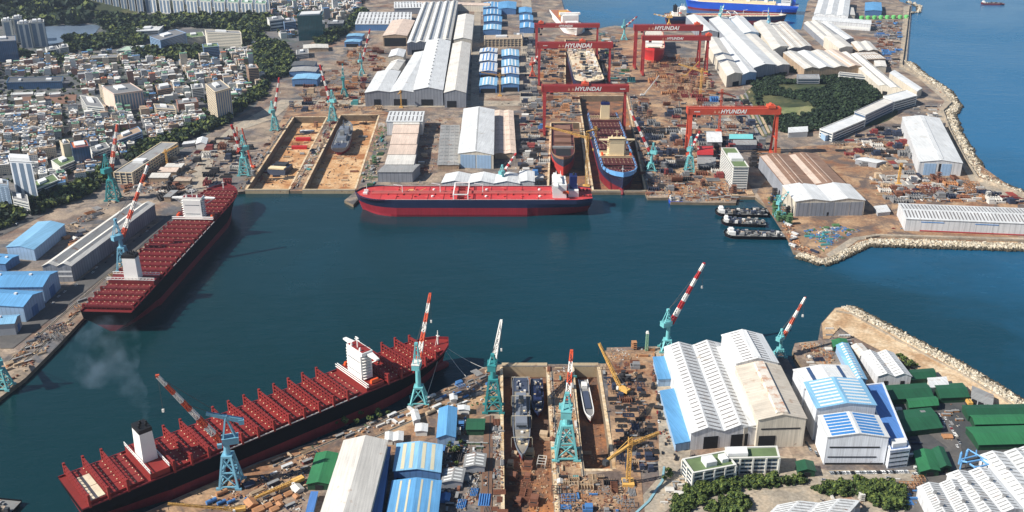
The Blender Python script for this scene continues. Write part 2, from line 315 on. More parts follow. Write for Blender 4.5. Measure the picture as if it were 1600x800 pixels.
    for dn in doors:              # (from, to, height fraction[, material[, side]]) on the near face, or 'L'/'R' side
        s0, s1, hf = dn[:3]; dm = dn[3] if len(dn) > 3 else doorm; side = dn[4] if len(dn) > 4 else 'N'
        mb = MB()
        A0 = a; dirv, nrm = (Vector((w, 0)), Vector((0, -1))) if side == 'N' else ((dd, Vector((-1, 0))) if side == 'L' else (dd, Vector((1, 0))))
        if side == 'R': A0 = a+Vector((w, 0))
        p, q = A0+dirv*s0, A0+dirv*s1; o_ = nrm*.35
        mb.hexa([(p.x, p.y, .1), (q.x, q.y, .1), (q.x+o_.x, q.y+o_.y, .1), (p.x+o_.x, p.y+o_.y, .1)], [(p.x, p.y, h*hf), (q.x, q.y, h*hf), (q.x+o_.x, q.y+o_.y, h*hf), (p.x+o_.x, p.y+o_.y, h*hf)])
        mb.build('door', dm, T)
    for bd in bands:              # (z0, z1, material[, side, s0, s1])
        side = bd[3] if len(bd) > 3 else 'N'; s0, s1 = bd[4:6] if len(bd) > 4 else (.01, .99)
        A0 = a; dirv, nrm = (Vector((w, 0)), Vector((0, -1))) if side == 'N' else ((dd, Vector((-1, 0))) if side == 'L' else (dd, Vector((1, 0))))
        if side == 'R': A0 = a+Vector((w, 0))
        p, q = A0+dirv*s0, A0+dirv*s1; o_ = nrm*.3; mb = MB()
        mb.hexa([(p.x, p.y, bd[0]), (q.x, q.y, bd[0]), (q.x+o_.x, q.y+o_.y, bd[0]), (p.x+o_.x, p.y+o_.y, bd[0])], [(p.x, p.y, bd[1]), (q.x, q.y, bd[1]), (q.x+o_.x, q.y+o_.y, bd[1]), (p.x+o_.x, p.y+o_.y, bd[1])])
        mb.build('window' if bd[2] in (GLS, GLB, DK) else 'wall_band', bd[2], T)
    return T
def office(label, A, B, D, h, floors, wall=WPL, roof=TRG, win=GLS, z0=0, cat='office block', name='office_building', pent=((.3, .6, .4, .8, 4),), group=None, sides='NLR', wf=.5, green=False, piers=0, vst=0):
    m, rz, w, dd = frame(A, B, D, h+z0)
    T = thing(name, label, cat, (m.x, m.y, z0), rz, group); a = Vector((-w/2, 0)); U, V = Vector((w, 0)), dd
    def Q(s_, t_, z): q = a+U*s_+V*t_; return (q.x, q.y, z)
    mb = MB(); mb.hexa([Q(0, 0, 0), Q(1, 0, 0), Q(1, 1, 0), Q(0, 1, 0)], [Q(0, 0, h), Q(1, 0, h), Q(1, 1, h), Q(0, 1, h)]); mb.build('wall', wall, T)
    mb = MB(); e1, e2 = .4/max(w, 1), .4/max(dd.length, 1)
    mb.hexa([Q(-e1, -e2, h), Q(1+e1, -e2, h), Q(1+e1, 1+e2, h), Q(-e1, 1+e2, h)], [Q(-e1, -e2, h+.5), Q(1+e1, -e2, h+.5), Q(1+e1, 1+e2, h+.5), Q(-e1, 1+e2, h+.5)])
    rf = mb.build('roof', GRF if green else roof, T)
    pb = MB(); pw, pd = 1.1/max(w, 1), 1.1/max(dd.length, 1)
    for (s0, s1, t0, t1) in ((-e1, 1+e1, -e2, pd), (-e1, 1+e1, 1-pd, 1+e2), (-e1, pw, pd, 1-pd), (1-pw, 1+e1, pd, 1-pd)):
        pb.hexa([Q(s0, t0, h+.5), Q(s1, t0, h+.5), Q(s1, t1, h+.5), Q(s0, t1, h+.5)], [Q(s0, t0, h+1.5), Q(s1, t0, h+1.5), Q(s1, t1, h+1.5), Q(s0, t1, h+1.5)])
    pb.build('parapet', wall, rf)
    for (s0, s1, t0, t1, ph) in pent:
        pb = MB(); pb.hexa([Q(s0, t0, h+.5), Q(s1, t0, h+.5), Q(s1, t1, h+.5), Q(s0, t1, h+.5)], [Q(s0, t0, h+ph), Q(s1, t0, h+ph), Q(s1, t1, h+ph), Q(s0, t1, h+ph)]); pb.build('roof_house', TRIM, rf)
    fh = h/floors
    for k in range(floors):
        z_0 = fh*(k+.3); z_1 = z_0+fh*wf
        for side in sides:
            if side == 'N': p, q, nr = a, a+U, Vector((0, -1))
            elif side == 'L': p, q, nr = a, a+V, Vector((-1, 0))
            else: p, q, nr = a+U, a+U+V, Vector((1, 0))
            ln = (q-p); p2, q2 = p+ln*.04, p+ln*.96; o_ = nr*.12; mb = MB()
            mb.hexa([(p2.x, p2.y, z_0), (q2.x, q2.y, z_0), (q2.x+o_.x, q2.y+o_.y, z_0), (p2.x+o_.x, p2.y+o_.y, z_0)], [(p2.x, p2.y, z_1), (q2.x, q2.y, z_1), (q2.x+o_.x, q2.y+o_.y, z_1), (p2.x+o_.x, p2.y+o_.y, z_1)])
            mb.build('window', win, T)
    if vst:
        for side in 'NR' if w > 6 else 'N':
            p, q, nr = (a, a+U, Vector((0, -1))) if side == 'N' else (a+U, a+U+V, Vector((1, 0)))
            ln = q-p; c = max(1, int(ln.length/vst))
            for i in range(c):
                x0, x1 = p+ln*((i+.2)/c), p+ln*((i+.8)/c); o_ = nr*.2; mb = MB(); mb.hexa([(x0.x, x0.y, 2), (x1.x, x1.y, 2), (x1.x+o_.x, x1.y+o_.y, 2), (x0.x+o_.x, x0.y+o_.y, 2)], [(x0.x, x0.y, h-2), (x1.x, x1.y, h-2), (x1.x+o_.x, x1.y+o_.y, h-2), (x0.x+o_.x, x0.y+o_.y, h-2)]); mb.build('window', BALC, T)
    if piers:
        for side in sides:
            p, q, nr = (a, a+U, Vector((0, -1))) if side == 'N' else ((a, a+V, Vector((-1, 0))) if side == 'L' else (a+U, a+U+V, Vector((1, 0))))
            ln = q-p; c = max(2, int(ln.length/piers))
            for i in range(c+1):
                x = p+ln*(i/c); mb = MB(); mb.rbox(x.x+nr.x*.3, x.y+nr.y*.3, 0, 1.4, 1.4, h+.4); mb.build('pier', wall, T)
    return T
# --- ground patches laid on the yard ---
Z = [.05]
G_SAND = ground_mat('sandy_ground', [(196, 168, 132), (172, 138, 102), (212, 190, 158)], [.02, .04], 16)
G_COPE = ground_mat('coping', [(206, 180, 142), (176, 140, 98), (216, 198, 168)], [.03, .06], 12)
def patch(name, L, m, holes=()):
    sheet(name, L, m, Z[0], holes); Z[0] += .03
patch('city_ground', [('w', -12000, 700), ('w', -1000, 700), (0, 365), (90, 315), (180, 285), (300, 225), (400, 165), (440, 95), (560, 20), (590, -30), ('w', -500, 14000), ('w', -12000, 14000)], G_CITY)
patch('apron', [(380, 298.3), (558, 298.3), (608, 176), (560, 160), (452, 165)], G_DIRT, DOCKS_N[:2])
patch('apron', [(840, 299), (1010, 299.5), (1150, 306), (1180, 306), (1100, 150), (1010, 52), (870, 55), (830, 150)], G_DIRT, DOCKS_N[2:])
patch('yard_pavement', [(1182, 300), (1240, 390), (1285, 404), (1350, 376), (1590, 380), (1590, 300), (1500, 235), (1380, 220), (1240, 230)], G_DIRT)
patch('yard_pavement', [(1000, 565), (1030, 545), (1040, 580), (1080, 700), (1065, 780), (1000, 830), (955, 830), (1030, 745), (1022, 650)], G_CONC)
patch('yard_pavement', [(945, 548), (1020, 546), (1028, 640), (1030, 720), (960, 738)], G_DIRT)
patch('quay_strip', [(410, 722), (640, 638), (755, 576), (780, 580), (780, 640), (640, 700), (420, 760), (200, 840), (180, 822)], G_DIRT)
patch('quay_strip', [(856, 572), (896, 572), (912, 800), (868, 800)], G_DIRT)
patch('quay_strip', [(960, 735), (1000, 730), (1010, 830), (874, 830), (872, 750), (905, 745)], G_DIRT)
patch('yard_pavement', [(1370, 600), (1600, 640), (1700, 720), (1640, 800), (1440, 760), (1380, 640)], G_ASPHD)
patch('yard_pavement', [(1180, 700), (1290, 735), (1430, 735), (1450, 800), (1150, 830), (1050, 790)], G_CONC)
patch('road', [(0, 356), (70, 322), (180, 262), (300, 205), (395, 150), (418, 92), (500, 45), (560, 4), (568, 4), (512, 52), (428, 100), (404, 158), (304, 212), (186, 272), (74, 334), (0, 370)], G_ASPH)
patch('road', [(300, 300), (322, 300), (336, 240), (372, 205), (430, 185), (452, 165), (700, 168), (830, 165), (830, 158), (440, 156), (360, 200), (318, 238), (300, 270)], G_CONC)
patch('road', [(735, 160), (748, 160), (752, 0), (742, 0)], G_CONC)
patch('road', [(812, 158), (838, 158), (830, 0), (815, 0)], G_CONC)
patch('road', [(0, 545), (20, 545), (300, 325), (290, 318), (120, 440), (0, 520)], G_ASPH)
patch('road', [(1300, 406), (1340, 376), (1372, 371), (1600, 378), (1600, 372), (1370, 366), (1330, 372), (1290, 398)], G_CONC)
patch('road', [(1424, 10), (1416, 100), (1442, 118), (1488, 160), (1474, 180), (1488, 210), (1530, 282), (1600, 308), (1600, 316), (1520, 290), (1476, 210), (1464, 178), (1476, 158), (1436, 124), (1405, 108), (1412, 10)], G_CONC)
patch('breakwater_ground', [(1284, 506), (1305, 483), (1321, 481), (1400, 522), (1500, 575), (1600, 636), (1700, 690), (1700, 730), (1600, 668), (1520, 622), (1440, 582), (1330, 525), (1312, 512), (1296, 530), (1286, 530)], G_SAND)
patch('road', [(1060, 830), (1100, 780), (1180, 752), (1290, 745), (1440, 742), (1440, 752), (1290, 757), (1190, 766), (1120, 792), (1095, 830)], G_CONC)
patch('road', [(1425, 660), (1475, 640), (1500, 690), (1510, 740), (1470, 790), (1450, 830), (1400, 830), (1430, 760), (1480, 700)], G_ASPH)
patch('rail_lane', [(757, 652), (771, 650), (768, 815), (750, 815)], mat('rail_lane', (112, 84, 66), .9, .25, .1))
patch('street', [(397, 84), (408, 82), (424, 108), (416, 150), (404, 152), (411, 110)], G_CONC)
patch('street', [(122, 134), (128, 134), (160, 162), (190, 180), (205, 190), (199, 193), (180, 182), (152, 164)], G_CONC)
patch('street', [(345, 100), (350, 100), (354, 190), (348, 190)], G_ASPH)
patch('street', [(20, 172), (126, 168), (126, 171), (20, 176)], G_CONC)
patch('painted_line', [(1036, 730), (1039, 730), (1037, 752), (1016, 784), (990, 808), (985, 808), (1012, 783), (1033, 752)], mat('line_blue', (130, 170, 180), .7))
for dk in DOCKS_N+DOCKS_S:
    rg = wpts(dk); cc = sum(rg, Vector((0, 0)))/len(rg)
    for i in range(len(rg)):
        p, q = rg[i], rg[(i+1) % len(rg)]
        if (q-p).length < 20: continue
        nn = Vector(((q-p).y, -(q-p).x)).normalized(); nn = nn if nn.dot((p+q)/2-cc) > 0 else -nn
        mb = MB(); mb.hexa([(v.x, v.y, .02) for v in (p+nn*.1, q+nn*.1, q+nn*3, p+nn*3)], [(v.x, v.y, .5) for v in (p+nn*.1, q+nn*.1, q+nn*3, p+nn*3)]); tag(mb.build('dock_coping', G_COPE), kind='structure')
patch('lake', [(70, 42), (130, 38), (158, 40), (146, 56), (105, 64), (68, 74), (50, 60)], mat('lake_water', (112, 128, 146), .25, .1, .01))
patch('sports_ground', [(20, 150), (120, 148), (118, 162), (28, 165)], mat('sports_clay', (128, 96, 78), .9, .2, .03))
# ---------------- yard workshops of the far shore ----------------
shed('long white fabrication hall with round roof vents beside the narrow white hall', (646, 141), (692, 141), (667, 64), 31, 6, roof=RW, wall=WG, fans=14, doors=((.25, .65, .42),))
shed('narrow white hall running along the blue-roofed barns', (694, 145), (728, 145), (708, 68), 29, 6, roof=RC, wall=WG, doors=((.12, .55, .45),))
shed('white hall between the stepped hall and the one with vents', (609, 144), (646, 144), (648, 82), 27, 4, roof=[RW], wall=WG, doors=((.15, .7, .5),))
shed('outermost white hall of the twin-door front, nearest the city', (570, 145), (609, 144), (590, 112), 27, 4, roof=RW, wall=WG, doors=((.35, .62, .5),))
shed('small white gabled hall behind the outermost big hall', (600, 112), (622, 110), (612, 96), 22, 4, roof=RC, wall=WC)
shed('small white gabled hall next to the peach gantry frame', (607, 89), (630, 89), (612, 78), 22, 4, roof=RW, wall=WC)
shed('five-bay white roof complex deep in the yard', (636, 68), (704, 63), (661, 5), 28, 4, n=5, roof=[RW, RC, RW], wall=WG, doors=((.1, .9, .4),), vent=(4, 2, RG))
shed('white hall with tan gable beside the five-bay roofs', (709, 62), (737, 62), (716, 24), 30, 5, roof=RC, wall=WC, doors=((.1, .9, .4),))
shed('long pale transverse shed at the far end of the yard', (650, 6), (765, 9), (652, 2), 18, 2, ridge='B', roof=RP, wall=WC)
shed('white ribbed shed over a blue loading front', (555, 38), (642, 38), (562, 19), 17, 2, n=2, ridge='B', roof=RW, wall=WB, sky=(14, 4, SKL))
shed('white ribbed shed under the pale transverse shed', (616, 13), (660, 12), (616, 3), 18, 3, ridge='B', roof=RW, wall=WG, sky=(9, 3, SKL))
shed('peach-coloured hall with rusty roof by the white frame', (598, 56), (636, 56), (613, 32), 26, 4, roof=RP, wall=WT, doors=((.05, .95, .8),))
shed('small pale-blue-roofed shed behind its twin near the tree-lined road', (541, 57), (566, 57), (545, 53), 12, 2, roof=RS, wall=WB)
shed('small pale-blue-roofed shed in front of its twin near the tree-lined road', (538, 66), (562, 66), (542, 62), 12, 2, roof=RS, wall=WB, doors=((.1, .9, .7),))
shed('dark blue shed with grey-blue roof at the city edge', (456, 124), (495, 124), (464, 116), 15, 2, roof=RS, wall=WB, doors=((.1, .95, .3),))
shed('teal-grey roofed shed behind the dark blue one', (452, 112), (493, 112), (458, 105), 11, 2, roof=RG, wall=WB)
shed('slate roofed shed third from the quay at the city edge', (455, 103), (491, 103), (460, 96), 10, 2, roof=RD, wall=WB)
office('small white two-storey office behind the blue sheds', (463, 86), (482, 84), (463, 79), 10, 3)
shed('low cream shed behind the white office by the trees', (474, 76), (513, 75), (474, 70), 8, 1.5, roof=RC, wall=WT)
for i, (x, y) in enumerate([(757, 50), (758, 37), (757, 26), (757, 15)]):
    shed(('white arched barn closest to the office in the blue row', 'blue arched barn second in the blue row', 'blue arched barn third in the blue row', 'blue arched barn farthest in the blue row')[i], (x-2, y-3), (x+26, y-3), (x-1, y-11), 14, 3, roof=(RS, RB, RB, RB)[i], wall=WB, lsky=((.2, .4, .6, .8), 2.5, SKW), cat='barn', name='barn')
for i, y in enumerate([134, 112, 96, 82]):
    shed('blue and white ribbed barn, %s of the row by the office' % ('nearest', 'second', 'third', 'last')[i], (749, y), (776, y), (751, y-(12, 13, 11, 6)[i]), 15, 3, roof=(RS, RW, RW, RW)[i], wall=WB, lsky=((.2, .4, .6, .8), 3, SKW if i == 0 else SKB), cat='barn', name='barn', doors=((.08, .92, .6),))
for i, y in enumerate([132, 116, 104, 88]):
    shed('pale blue ribbed barn, %s of the row beside the truck yard' % ('nearest', 'second', 'third', 'last')[i], (784, y), (811, y), (784, y-10), 15, 3, roof=(RS, RW, RS, RS)[i], wall=WB, lsky=((.2, .4, .6, .8), 3, SKW if i != 1 else SKB), cat='barn', name='barn', doors=((.08, .92, .6),))
shed('deep blue shed at the far end beside the basin', (778, 14), (806, 14), (780, 3), 16, 3, roof=RB, wall=WB)
shed('blue arched barn by the far basin road', (812, 44), (834, 44), (813, 36), 14, 3, roof=RB, wall=WB, lsky=((.3, .7), 3, SKW), cat='barn', name='barn')
shed('second blue arched barn by the far basin road', (812, 32), (833, 32), (812, 24), 14, 3, roof=RB, wall=WB, lsky=((.3, .7), 3, SKW), cat='barn', name='barn')
shed('blue arched barn farthest up the basin road', (811, 20), (831, 20), (811, 12), 14, 3, roof=RB, wall=WB, cat='barn', name='barn')
office('long tan four-storey office behind the ribbed barns', (757, 62), (816, 61), (757, 56), 18, 4, wall=WPC, roof=RT, win=GLS, piers=9)
office('grey windowed block at the basin road', (803, 62), (818, 62), (803, 52), 14, 4, wall=WPG)
# between the docks and the tanker
shed('pale stepped hall with ribbed side closest to the road', (604, 190), (660, 190), (609, 174), 24, 1.2, ridge='B', roof=RW, wall=WW, sky=(9, 2.2, SKL))
yy = [202, 216, 230, 247, 263, 279, 291]; xl = [612, 615, 613, 610, 606, 602, 590]; xr = [656, 655, 653, 650, 648, 646, 644]
for i in range(6):
    h = 22-i*1.2
    shed('%s pink-roofed module of the stepped hall, %s from the quay' % (('cream', 'dusty', 'pale', 'rosy', 'stained', 'broad')[i], ('sixth', 'fifth', 'fourth', 'third', 'second', 'first')[i]), (xl[i+1]-(0), yy[i+1]-22), (xr[i+1], yy[i+1]-22), (xl[i]+1, yy[i]-22), h, .8, ridge='B', roof=(RC, RP, RP, RP, RC, RG)[i], wall=WG, flat=False)
shed('tall white gabled hall with big blue-grey doors behind the tanker', (716, 240), (771, 242), (725, 170), 23, 5, roof=RW, wall=WC, doors=((.06, .49, .95, WLB), (.52, .93, .95, WLB)), vent=(2.5, .8, TRG))
shed('long low pallet shed with pink ribbed roof beside the tall gabled hall', (773, 240), (806, 240), (773, 173), 9, 1.5, n=2, roof=RP, wall=WT, sky=(9, 3, RT))
shed('flat grey storage deck with grated roof beside the tall gabled hall', (684, 258), (717, 258), (689, 196), 7, .6, n=2, roof=RG, wall=WT, sky=(12, 2, RD))
shed('white multi-gabled shed right behind the tanker deck', (690, 286), (812, 287), (697, 272), 14, 4, n=3, roof=RW, wall=WW)
shed('white sheeted shed beside the tanker superstructure', (812, 284), (835, 284), (812, 268), 16, 2, roof=RW, wall=WW)
# ---------------- eastern sheds ----------------
shed('white round-shouldered hall with shaded gable by the red portal', (1096, 50), (1122, 50), (1072, 25), 24, 5, roof=RW, wall=WG, bands=((10, 12, TRIM),))
shed('white hall with grey gable and black door facing the docks', (1136, 119), (1160, 115), (1102, 62), 24, 5, roof=RC, wall=WC, doors=((.4, .8, .4),))
shed('white hall whose blue-grey gable touches the wooded hill', (1160, 117), (1182, 113), (1120, 62), 22, 4, roof=RW, wall=WLB, doors=((.3, .7, .4),))
shed('longest white hall running from the far quay to the wooded hill', (1178, 106), (1212, 101), (1108, 30), 27, 5, roof=RW, wall=WG, vent=(5, 2, RW))
shed('narrow white hall along the side of the longest hall', (1212, 104), (1234, 101), (1150, 45), 22, 3, roof=RC, wall=WG)
shed('white hall with pale blue gable near the far quay', (1162, 52), (1186, 51), (1139, 27), 26, 4, roof=RW, wall=WLB, bands=((12, 14, TRIM),))
shed('cream hall with dark gable behind the four-bay hall', (1208, 78), (1231, 72), (1178, 36), 24, 4, roof=RC, wall=WC)
shed('pair of white roofs behind the cream hall', (1232, 77), (1268, 72), (1195, 38), 20, 3, n=2, roof=RC, wall=WG, lsky=((.25, .75), 2, RT))
shed('four-bay white hall with tan side wall above the wooded hill', (1257, 108), (1348, 104), (1224, 82), 21, 4, n=4, roof=[RC, RW, RC, RP], wall=WT, lsky=((.25,), 2, SKW))
shed('boxy cream hall standing proud of the roofs around it', (1311, 76), (1333, 73), (1288, 57), 26, 3, roof=RC, wall=WC)
shed('long thin white hall ending at the L-shaped office', (1373, 134), (1410, 140), (1314, 82), 18, 4, n=2, roof=RC, wall=WC, doors=((.2, .4, .5),))
shed('white ribbed roof near the seawall storage yard', (1342, 80), (1372, 79), (1330, 66), 14, 3, n=2, roof=RC, wall=WT)
shed('tan ribbed roof with white strips near the seawall', (1354, 93), (1384, 92), (1336, 82), 14, 2, ridge='B', roof=RT, wall=WT, sky=(8, 3, SKW))
shed('long narrow white roof running diagonally above the storage yard', (1322, 62), (1334, 60), (1284, 35), 14, 2, roof=RW, wall=WG)
shed('low white sheds beside the narrow diagonal roof', (1290, 66), (1312, 60), (1256, 36), 15, 3, n=2, roof=RC, wall=WG)
shed('long transverse shed with ribbed blue-white wall', (1269, 31), (1361, 38), (1271, 25), 18, 2, ridge='B', roof=RW, wall=WW, bands=((3, 9, SKW),))
shed('three white curved roofs on the far peninsula', (1272, 22), (1325, 26), (1281, -6), 22, 4, n=3, roof=RW, wall=WW)
shed('white shed beside the green tanks', (1320, 24), (1336, 24), (1318, 12), 16, 2, roof=RC, wall=WC)
shed('blue boxy hall on the far peninsula', (1352, 17), (1378, 17), (1352, 4), 14, 2, roof=RB, wall=WB, cat='hall')
shed('white hall with pale gable beside the seawall bend', (1433, 143), (1441, 138), (1390, 114), 15, .8, roof=RW, wall=WC)
shed('small cube hall at the seawall bend', (1368, 104), (1385, 104), (1366, 95), 14, 1, roof=RC, wall=WC)
office('white wing of the long L-shaped office nearest the sea', (1397, 160), (1433, 150), (1380, 151), 18, 4, wall=WPL, roof=RW, pent=(), win=GLS, sides='NR')
office('grey-sided middle wing of the long L-shaped office', (1352, 181), (1397, 160), (1335, 175), 20, 4, wall=WPG, roof=RC, win=GLB, pent=(), sides='NL')
office('low white wing of the long L-shaped office beside the wooded hill', (1301, 209), (1353, 187), (1281, 202), 14, 3, wall=WPL, roof=RW, pent=(), sides='NL')
office('white school-like block behind the wooded hill', (1310, 116), (1360, 121), (1312, 113), 12, 3, wall=WPL, pent=())
office('blue-grey clubhouse among the trees on the hilltop', (1246, 124), (1281, 124), (1245, 117), 9, 2, wall=WPG, roof=RG, z0=14, pent=())
shed('great white hall along the seawall with pale sliding doors', (1437, 253), (1504, 255), (1410, 183), 21, 4, roof=RW, wall=WW, doors=((.12, .4, .9, WLB), (.46, .51, .9), (.53, .76, .9, WLB)), vent=(9, 1.5, RW))
E13 = shed('two-bay hall with rusty tan roofs behind the white twin front', (1226, 291), (1322, 288), (1187, 243), 22, 3.5, n=2, roof=mat('roof_rust_brown', (146, 116, 96), .8, .25, .04, streak=2, rust=.4), wall=WG, lsky=((.12, .5), 10, RP))
shed('white-roofed twin front with grey sliding doors on the rocky quay', (1243, 315), (1352, 313), (1223, 290), 22, 3.5, n=2, roof=RW, wall=WC, doors=((.02, .21, .9, WG), (.22, .42, .9, WG), (.43, .57, .9, WG), (.47, .5, .25), (.58, .78, .9, WG), (.79, .98, .9, WG)))
shed('long white ribbed shed with pale blue frames along the breakwater', (1416, 342), (1660, 352), (1404, 318), 17, 2.5, ridge='B', roof=RW, wall=WW, sky=(44, 1.6, SKL), bands=((.6, 2, RR, 'N', .1, .9), (13, 14, SKB, 'N', .1, .25), (13, 14, SKB, 'N', .45, .6)))
office('tall white slab office with green roof by the small basin', (1146, 262), (1170, 262), (1127, 232), 34, 9, wall=WPL, green=True, pent=((.1, .9, .3, .6, 5),), wf=.35)
shed('red-roofed store between the quay crane and the white slab office', (1090, 242), (1114, 242), (1090, 228), 10, 2, ridge='B', roof=RR, wall=WPG)
shed('low grey shed in front of the red-roofed store', (1090, 256), (1118, 256), (1090, 246), 8, 1.5, ridge='B', roof=RG, wall=WPG)
shed('white double-roofed store beneath the nearest portal crane', (1105, 222), (1128, 222), (1104, 206), 10, 1.5, n=2, ridge='B', roof=RW, wall=WPG)
shed('turquoise-roofed long store under the nearest portal crane', (1140, 217), (1176, 217), (1140, 210), 6, 1, ridge='B', roof=RTQ, wall=WPG)
shed('grey long store in front of the turquoise roof', (1146, 227), (1182, 227), (1146, 219), 8, 1, ridge='B', roof=RG, wall=WPG)
shed('white shed with open front by the orange mast crane', (1232, 208), (1262, 206), (1232, 200), 9, 1, flat=True, roof=RW, wall=WPL)
shed('white and blue container-like hall beside the hill road', (1290, 212), (1316, 205), (1283, 207), 10, 1, roof=RW, wall=WLB)
shed('small white frame building by the white steel shop', (1370, 255), (1385, 252), (1337, 249), 8, 1, roof=RW, wall=WPG)
shed('white truck-sized hut on the road past the twin front', (1372, 333), (1391, 331), (1366, 323), 5, .5, flat=True, roof=RW, wall=WPG)
# ---------------- near shore buildings ----------------
shed('white twin-gabled hall with closely ribbed roof', (1080, 677), (1182, 669), (1038, 543), 17, 5, n=2, roof=RW, wall=WW, sky=(24, 1.5, SKL), doors=((.2, .42, .72), (.62, .88, .72)))
shed('low white aisle roof against the tallest hangar', (1163, 668), (1186, 664), (1112, 545), 19, 1, flat=True, roof=RW, wall=WC)
shed('weathered cream front section of the tallest hangar', (1185, 656), (1260, 654), (1150, 573), 28, 5, roof=RWT, wall=WC, vent=(11, 1.8, MRS), doors=((.05, .4, .42),), bands=((18, 19.2, DK, 'N', .08, .9),))
shed('white ribbed rear section of the tallest hangar', (1150, 568), (1216, 567), (1128, 524), 31, 6, roof=RW, wall=WW, sky=(11, 1.5, SKL), vent=(8, 1, RW))
HB = 27
shed('front section of the white hall with pale blue ribbed roof', (1293, 683), (1389, 683), (1279, 650), 27, 4, roof=RW, wall=WSM, sky=(7, 3.2, SKB), bands=((16.5, 17.7, DK, 'N', .06, .88), (7, 8, DK, 'N', .05, .85)), doors=((.02, .98, .06),))
shed('raised middle section of the white hall with brighter blue ribs', (1276, 638), (1369, 633), (1257, 598), 32, 4, roof=RS, wall=WSM, sky=(8, 2.2, SKW))
shed('white rear section of the blue-ribbed hall', (1256, 607), (1343, 600), (1240, 578), 30, 3, roof=RW, wall=WSM, sky=(4, 2.4, SKW), lsky=((.25, .8), 3.5, SKN))
office('blue flat-roofed annex along the white hall with square windows', (1391, 706), (1422, 702), (1352, 603), 17, 4, wall=WSM, roof=RN, win=GLS, sides='N', wf=.28, pent=((.15, .85, .03, .1, 5),), cat='annex')
shed('slim sky-blue ribbed shed behind the white hall', (1335, 596), (1354, 593), (1307, 540), 8, 2.5, roof=RS, wall=WLB, sky=(14, 2, SKW))
shed('white twin-gabled shed near the green barns', (1372, 588), (1424, 588), (1346, 552), 10, 3.5, n=2, roof=RW, wall=WW, doors=((.2, .32, .5), (.7, .82, .5)), sky=(9, 1.2, RG))
shed('small cream shed beside the slim blue one', (1344, 556), (1360, 552), (1330, 541), 6, 1.5, roof=RC, wall=WC)
shed('small green shed at the tip of the breakwater yard', (1303, 542), (1325, 540), (1300, 532), 6, 1.5, roof=RVL, wall=WV)
GRN = [('long green barn lying across below the twin white shed', (1380, 625), (1458, 620), (1370, 604), 'B', RV), ('short bright green barn below the long one', (1421, 637), (1466, 633), (1417, 624), 'B', RVL),
       ('wide dark green double barn beside the blue annex', (1398, 676), (1472, 668), (1382, 645), 'B', RV), ('green barn with two slopes by the white cabin', (1470, 622), (1514, 620), (1460, 601), 'B', RV),
       ('small green barn behind the white cabin', (1424, 593), (1462, 590), (1420, 579), 'B', RV), ('rear green barn of the trio near the seawall', (1514, 650), (1620, 648), (1504, 634), 'B', RV),
       ('middle green barn of the trio near the seawall', (1524, 663), (1628, 661), (1516, 649), 'B', RVL), ('nearest broad green barn of the trio near the seawall', (1530, 695), (1640, 692), (1510, 668), 'B', RVL),
       ('green barn with dark door by the blue annex windows', (1438, 737), (1468, 735), (1428, 706), 'D', RVL), ('slim dark green barn attached beside the road', (1470, 731), (1486, 729), (1458, 702), 'D', RV),
       ('small green barn between the hangar and the white hall', (1248, 736), (1274, 736), (1244, 722), 'D', RV), ('green barn with black door behind the cream gabled hall', (480, 756), (514, 756), (495, 709), 'D', RVL),
       ('dark green shed beside the dock rails', (729, 671), (756, 671), (731, 655), 'B', RV)]
for (lb, A, B, D, rd, rm) in GRN:
    shed(lb, A, B, D, 6, 2.2, ridge=rd, roof=rm, wall=WV, cat='barn', name='barn', doors=((.35, .7, .8),) if rd == 'D' else ())
shed('white cabin among the green barns', (1454, 606), (1482, 604), (1450, 592), 6, .5, flat=True, roof=RW, wall=WPL)
shed('grey open-fronted store under the seawall', (1518, 620), (1550, 634), (1520, 604), 6, 1, ridge='B', roof=RG, wall=WPG, doors=((.05, .3, .8), (.36, .62, .8), (.7, .95, .8)))
shed('sky-blue annex roof along the twin-gabled hall, farther one', (1029, 593), (1050, 592), (1021, 559), 8, .8, flat=True, roof=RB, wall=WLB)
shed('sky-blue annex roof along the twin-gabled hall, nearer one', (1056, 694), (1078, 690), (1032, 612), 8, .8, flat=True, roof=RB, wall=WLB)
office('office with bright green roof above the curved road', (1083, 741), (1150, 728), (1067, 719), 14, 4, wall=WPL, green=True, pent=((.35, .6, .2, .7, 5), (.75, .9, .3, .7, 4)), sides='NL', piers=8)
office('office with balconies and green roof beside the hangar door', (1136, 718), (1218, 716), (1133, 701), 15, 4, wall=WPL, green=True, pent=((.02, .4, .15, .8, 4),), sides='N', piers=9)
shed('large cream gabled hall with blue side aisle', (490, 838), (568, 838), (538, 689), 20, 5, roof=[RC], wall=WC)
shed('blue side aisle roof along the cream gabled hall', (570, 838), (590, 838), (592, 700), 12, .8, flat=True, roof=RN, wall=WB)
shed('blue gabled shed with cream skylights, the one behind', (615, 736), (688, 738), (621, 694), 11, 3, roof=RS, wall=WB, lsky=((.18, .36, .62, .82), 3, SKC), doors=((.05, .95, .4),))
shed('blue gabled shed with cream skylights, the one in front', (604, 806), (683, 806), (614, 752), 11, 3, roof=RB, wall=WB, lsky=((.18, .36, .62, .82), 1.6, SKC))
shed('bright blue gabled shed near the lattice crane', (683, 684), (711, 683), (687, 639), 9, 3, roof=RB, wall=WLB)
shed('grey ribbed shed with gable beside the dock rails', (725, 730), (757, 729), (728, 711), 6, 2, roof=RG, wall=WPG, sky=(4, 1.4, SKW))
shed('grey-blue ribbed shed next to the blue sheds', (690, 754), (722, 753), (695, 734), 6, 2, roof=RG, wall=WPG, sky=(4, 1.4, SKW))
